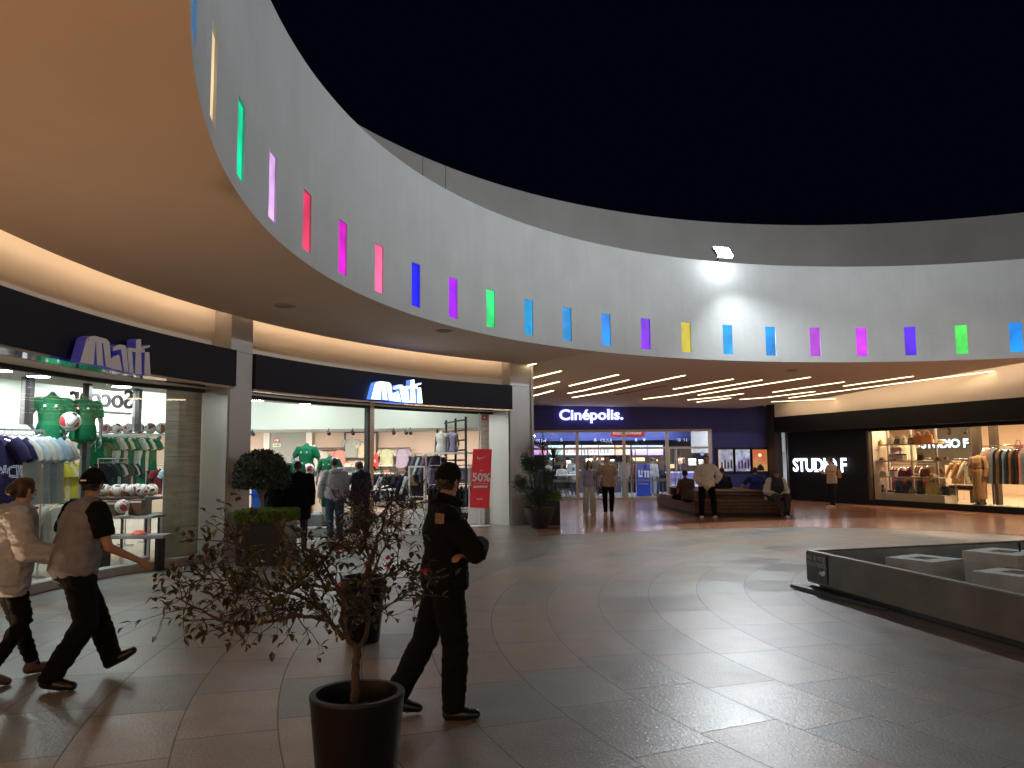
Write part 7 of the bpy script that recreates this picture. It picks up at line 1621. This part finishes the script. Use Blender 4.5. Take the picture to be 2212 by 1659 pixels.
# 6 dark jacket walking
q = atz(778, 1160); person('person in dark jacket and black trousers walking past the door post', (q.x, q.y), (-.9, .5), 1.68, dict(knR=(.1, .16, .5), anR=(.1, .26, .1), knL=(-.1, .0, .48), anL=(-.1, -.26, .12), toL=(-.1, -.12, .035), head=(0, .06, 1.58)), top=fabric('navy_jacket', (.018, .022, .045)), bottom=BLK, shoes=S_W, hair=HB, vox=.0115, topinf=.045, botinf=.03, girth=1.15, wr=.009, coat='jacket', hem=.15)
# 7-8 couple
q = atz(1273, 1111.5); person('person with long brown hair in lavender blouse and pale wide trousers', (q.x, q.y), (.1, -1), 1.63, dict(head=(-.01, .03, 1.59), face=(-.4, 1, .0), elR=(.27, -.02, 1.12), wrR=(.30, .02, .88), elL=(-.26, -.02, 1.12), wrL=(-.28, .04, .87), knL=(-.10, .10, .5), anL=(-.10, .10, .09), anR=(.10, -.06, .09)), top=LAV, bottom=SAGE, shoes=S_W, hair=HBR, style='long', vox=.0105, topinf=.022, botinf=.024, flare=.035, wr=.007, skin=SKINL, girth=.88)
qa = aty(1309, 1056, q.y); t = thing('handbag', 'small black handbag hanging between the walking couple', 'handbag', (aty(1297, 1060, q.y-.05).x, q.y-.12, aty(1297, 1062, q.y).z-.06)); MB().box(-.06, .06, -.03, .03, 0, .16).build('bag_body', M_black, t, bevel=.02); MB().tube([(-.05, 0, .15), (0, 0, .32), (.05, 0, .15)], .006, 6).build('strap', M_black, t)
q = atz(1315, 1111.5); person('bearded person in brown short-sleeved shirt and black trousers holding hands', (q.x, q.y), (-.12, -1), 1.77, dict(head=(.0, .03, 1.60), face=(.35, 1, -.1), elR=(.27, -.01, 1.12), wrR=(.30, .05, .88), elL=(-.25, .05, 1.12), wrL=(-.24, .16, .93), hdL=(.1, .6, -.4), knR=(.10, .08, .5), anR=(.09, .06, .09), anL=(-.08, -.04, .09)), top=BEIGE, sleeve='short', bottom=BLK, shoes=S_W, hair=HB, vox=.0105, topinf=.028, botinf=.018, wr=.008, hem=.13, girth=1.05, skin=SKINL)
# beard for him : part of the last person
# 10 cream sweatshirt
q = aty(1528, 1100, 21.75); person('person in cream sweatshirt and black trousers with a hand on the hip before the bench', (q.x, q.y), (-.05, -1), 1.76, dict(elL=(-.36, -.02, 1.13), wrL=(-.24, .02, .97), hdL=(.7, .2, -.5), elR=(.27, -.02, 1.12), wrR=(.20, .10, .95), hdR=(-.5, .3, -.6), head=(0, .04, 1.59), face=(.05, 1, -.25), hipL=(-.11, 0, .9), hipR=(.11, 0, .9), knL=(-.17, .02, .49), knR=(.15, .03, .49), anL=(-.19, 0, .085), anR=(.16, 0, .085)), top=CRM, bottom=BLK, shoes=S_W, hair=HB, vox=.0105, topinf=.045, botinf=.026, girth=1.12, wr=.008, hem=.08, coat='sweatshirt')
# seated people : seat height s -> pelvis
def seated(label, x, y, fdir, H, sh, J={}, **k):
    """sh: height of the surface sat on"""
    S = H/1.73; z = sh/S+.10
    Jd = dict(pel=(0, 0, z), chest=(0, .04, z+.32), neck=(0, .08, z+.49), head=(0, .12, z+.65), shL=(-.185, .05, z+.425), shR=(.185, .05, z+.425), elL=(-.25, .10, z+.16), elR=(.25, .10, z+.16), wrL=(-.12, .32, z+.08), wrR=(.12, .32, z+.08), hdL=(.6, .6, -.3), hdR=(-.6, .6, -.3),
              hipL=(-.10, .05, z-.01), hipR=(.10, .05, z-.01), knL=(-.13, .46, z+.02), knR=(.13, .46, z+.02), anL=(-.14, .50, max(.085, z-.42)), anR=(.14, .50, max(.085, z-.42)))
    Jd.update({kk: (v[0], v[1], v[2]+z) if kk not in ('face', 'hdL', 'hdR', 'abs') else v for kk, v in J.items()}); return person(label, (x, y), fdir, H, Jd, **k)
# vest man on the bench right end, facing the camera
q = aty(1680, 1116, b2.y-.12)
sx_, sy_ = aty(1676, 1080, b2.y+.15).x, b2.y+.16
seated('person in dark vest and white sleeves with a cap sitting at the bench end', sx_, sy_, (.10, -1), 1.74, ZS, dict(anL=(-.10, .50, -.42), anR=(.12, .58, -.42), toR=(.22, .70, -.47), toL=(-.05, .66, -.47), knL=(-.14, .44, .0), knR=(.18, .44, .0), elL=(-.30, .06, .14), elR=(.30, .06, .14), wrL=(-.07, .30, .02), wrR=(.08, .30, .02), head=(.0, .12, .63)), top=(VEST, WHITEF), sleeve='long', bottom=CHAR, shoes=S_B, hair=HB, cap='front', capm=mat('cap_brown', (.07, .05, .03), .7), vox=.0105, topinf=.05, botinf=.035, girth=1.2, wr=.008, coat='vest')
# brown tee man sitting cross-legged on bench left, seen from the back
p = aty(1478, 1080, b1.y+.75); zz = ZS
seated('person in brown tee sitting cross-legged on the left end of the bench', p.x, b1.y+.30, (-.35, 1), 1.70, ZS, dict(knL=(-.30, .22, -.02), knR=(.28, .25, -.02), anL=(.0, .34, -.04), anR=(-.05, .28, -.04), toL=(.14, .36, -.06), toR=(-.2, .3, -.06)), top=BRT, sleeve='short', bottom=BLK, shoes=S_B, hair=HB, vox=.0115, topinf=.03, botinf=.02, girth=1.12)
for lab, px_, cl_, fd_, yy, J in (('person in dark clothes sitting on the far side of the bench, seen from behind', 1562, fabric('darkblue', (.012, .016, .04)), (.1, 1), 2.4, {}), ('person in blue tee leaning on one arm on the far side of the bench', 1632, BLUET, (.35, 1), 2.3, dict(elL=(-.42, -.02, .16), wrL=(-.50, -.12, -.10), hdL=(-.3, .2, -.8), chest=(.03, .03, .30)))):
    p = aty(px_, 1060, b1.y+yy); seated(lab, p.x, b1.y+yy, fd_, 1.72, ZS+.02, J, top=cl_, sleeve='short' if cl_ is BLUET else 'long', bottom=BLK, shoes=S_B, hair=HB, vox=.0125, topinf=.03, girth=1.1)
# woman by the neon sign
q = atz(1800, 1096.5); m14, j, hd_ = person('person in pale tee and dark trousers with a shoulder bag before the neon sign', (q.x, q.y), (-.95, -.15), 1.66, dict(head=(0, .06, 1.585), face=(-.1, 1, -.35), elR=(.22, .12, 1.14), wrR=(.12, .32, 1.18), elL=(-.22, .12, 1.14), wrL=(-.08, .30, 1.16), hdR=(-.3, .8, .4), hdL=(.3, .8, .4), knR=(.08, .05, .5), anR=(.07, .0, .085), anL=(-.07, .02, .085)), top=fabric('pale_pink_tee', (.50, .42, .38)), sleeve='short', bottom=fabric('dark_denim', (.015, .018, .028)), shoes=mat('shoe_cream', (.55, .48, .34), .5), hair=HB, style='bun', vox=.011, topinf=.03, botinf=.012, hem=.12, skin=SKINL)
t = thing('shoulder_bag', 'brown shoulder bag carried by the person before the neon sign', 'bag', (q.x+.22, q.y+.02, .96)); MB().box(-.07, .07, -.13, .13, 0, .26).build('bag_body', TAN, t, bevel=.02); MB().tube([(0, -.1, .25), (-.10, -.06, .45), (-.20, -.03, .55)], .009, 6).build('strap', M_black, t)
t = thing('phone', 'small dark phone held by the person before the neon sign', 'phone', (q.x-.43, q.y-.05, 1.14)); MB().box(-.006, .006, -.036, .036, 0, .15).build('phone_body', M_black, t, bevel=.003)
# foyer people
for i, (lab, px_, Y, H, fd_, tp, bo, sl, J) in enumerate([
    ('person in a white jersey sitting at the high table behind the cinema glass', cr3(585, 0)[0], 34.9, 1.72, (.3, -1), WHITEF, BLK, 'short', 'sit'),
    ('child in a white tee and jeans standing behind the cinema glass', cr3(712, 0)[0], 35.0, 1.30, (.1, 1), WHITEF, JEAN, 'short', {}),
    ('person in black standing behind the walking couple inside the cinema', cr3(932, 0)[0], 36.2, 1.78, (-.2, 1), BLK, BLK, 'long', {}),
    ('person in a white shirt beyond the black-clad visitor', cr3(978, 0)[0], 37.0, 1.72, (.6, -1), WHITEF, CHAR, 'long', {}),
    ('person in a long white coat beside the blue advert stand', cr3(1515, 0)[0], 35.2, 1.70, (.5, 1), WHITEF, HOOD, 'long', {}),
    ('person in a dark grey hooded top queueing at the counter', cr3(1622, 0)[0], 37.2, 1.72, (.1, 1), CHAR, fabric('dark_jeans', (.02, .025, .035)), 'long', {}),
    ('person in dark clothes beside the white coat in the queue', cr3(1545, 0)[0], 36.8, 1.66, (-.3, 1), NAVYF, JEAN, 'long', {}),
    ('person in a red top behind the cinema door frame', cr3(1310, 0)[0], 36.6, 1.66, (.2, 1), REDF, BLK, 'short', {}),
    ('person in dark clothes near the menu screens on the left', cr3(505, 0)[0], 36.4, 1.70, (.4, -1), BLK, BLK, 'long', {}),
    ('person in grey waiting by the snack counter on the left', cr3(700, 0)[0], 37.6, 1.70, (-.2, 1), GREYF, BLK, 'long', {}),
    ('cinema worker in dark clothes behind the desk at the right', cr3(1840, 0)[0], 37.7, 1.66, (0, -1), NAVYF, BLK, 'long', {}),
    ('person in white near the far left doors of the cinema', cr3(455, 0)[0], 35.6, 1.62, (.2, 1), WHITEF, DARKF, 'short', {})]):
    p = aty(px_, 1000, Y)
    if J == 'sit': seated(lab, p.x, Y, fd_, H, .62, {}, top=tp, sleeve=sl, bottom=bo, shoes=S_W, hair=HB, vox=.016, hands='blocks'); continue
    person(lab, (p.x, Y), fd_, H, J, top=tp, sleeve=sl, bottom=bo, shoes=S_W if i % 2 else S_B, hair=HB, vox=.016, hands='blocks', topinf=.03, botinf=.02)
t = thing('stool', 'tall grey stool under the seated visitor in the white jersey', 'stool', (aty(cr3(585, 0)[0], 1000, 34.9).x, 34.9, 0)); MB().lathe([(.0001, .56), (.18, .56), (.18, .61), (.0001, .61)], n=20).build('seat', M_greywall, t); MB().tube([(0, 0, .02), (0, 0, .56)], .03, 8).build('post', M_steel, t); MB().lathe([(.2, .01), (.2, .03), (.03, .05)], n=20).build('base', M_steel, t)

added_uplight('warm uplight on the shop band behind the photographer, left', -122, (-2, 3, 4.1), 130)
added_uplight('warm uplight on the shop band behind the photographer, right', -150, (1, -1, 4.1), 160)
added_ground_uplight('warm light set in the paving by the shop base, left of the photo', -100.5, 14.3, 150, (-3.4, 7.5, 4.1))
added_ground_uplight('warm light set in the paving behind the photographer', -126, 14.0, 130, (-1.5, 2, 4.1))
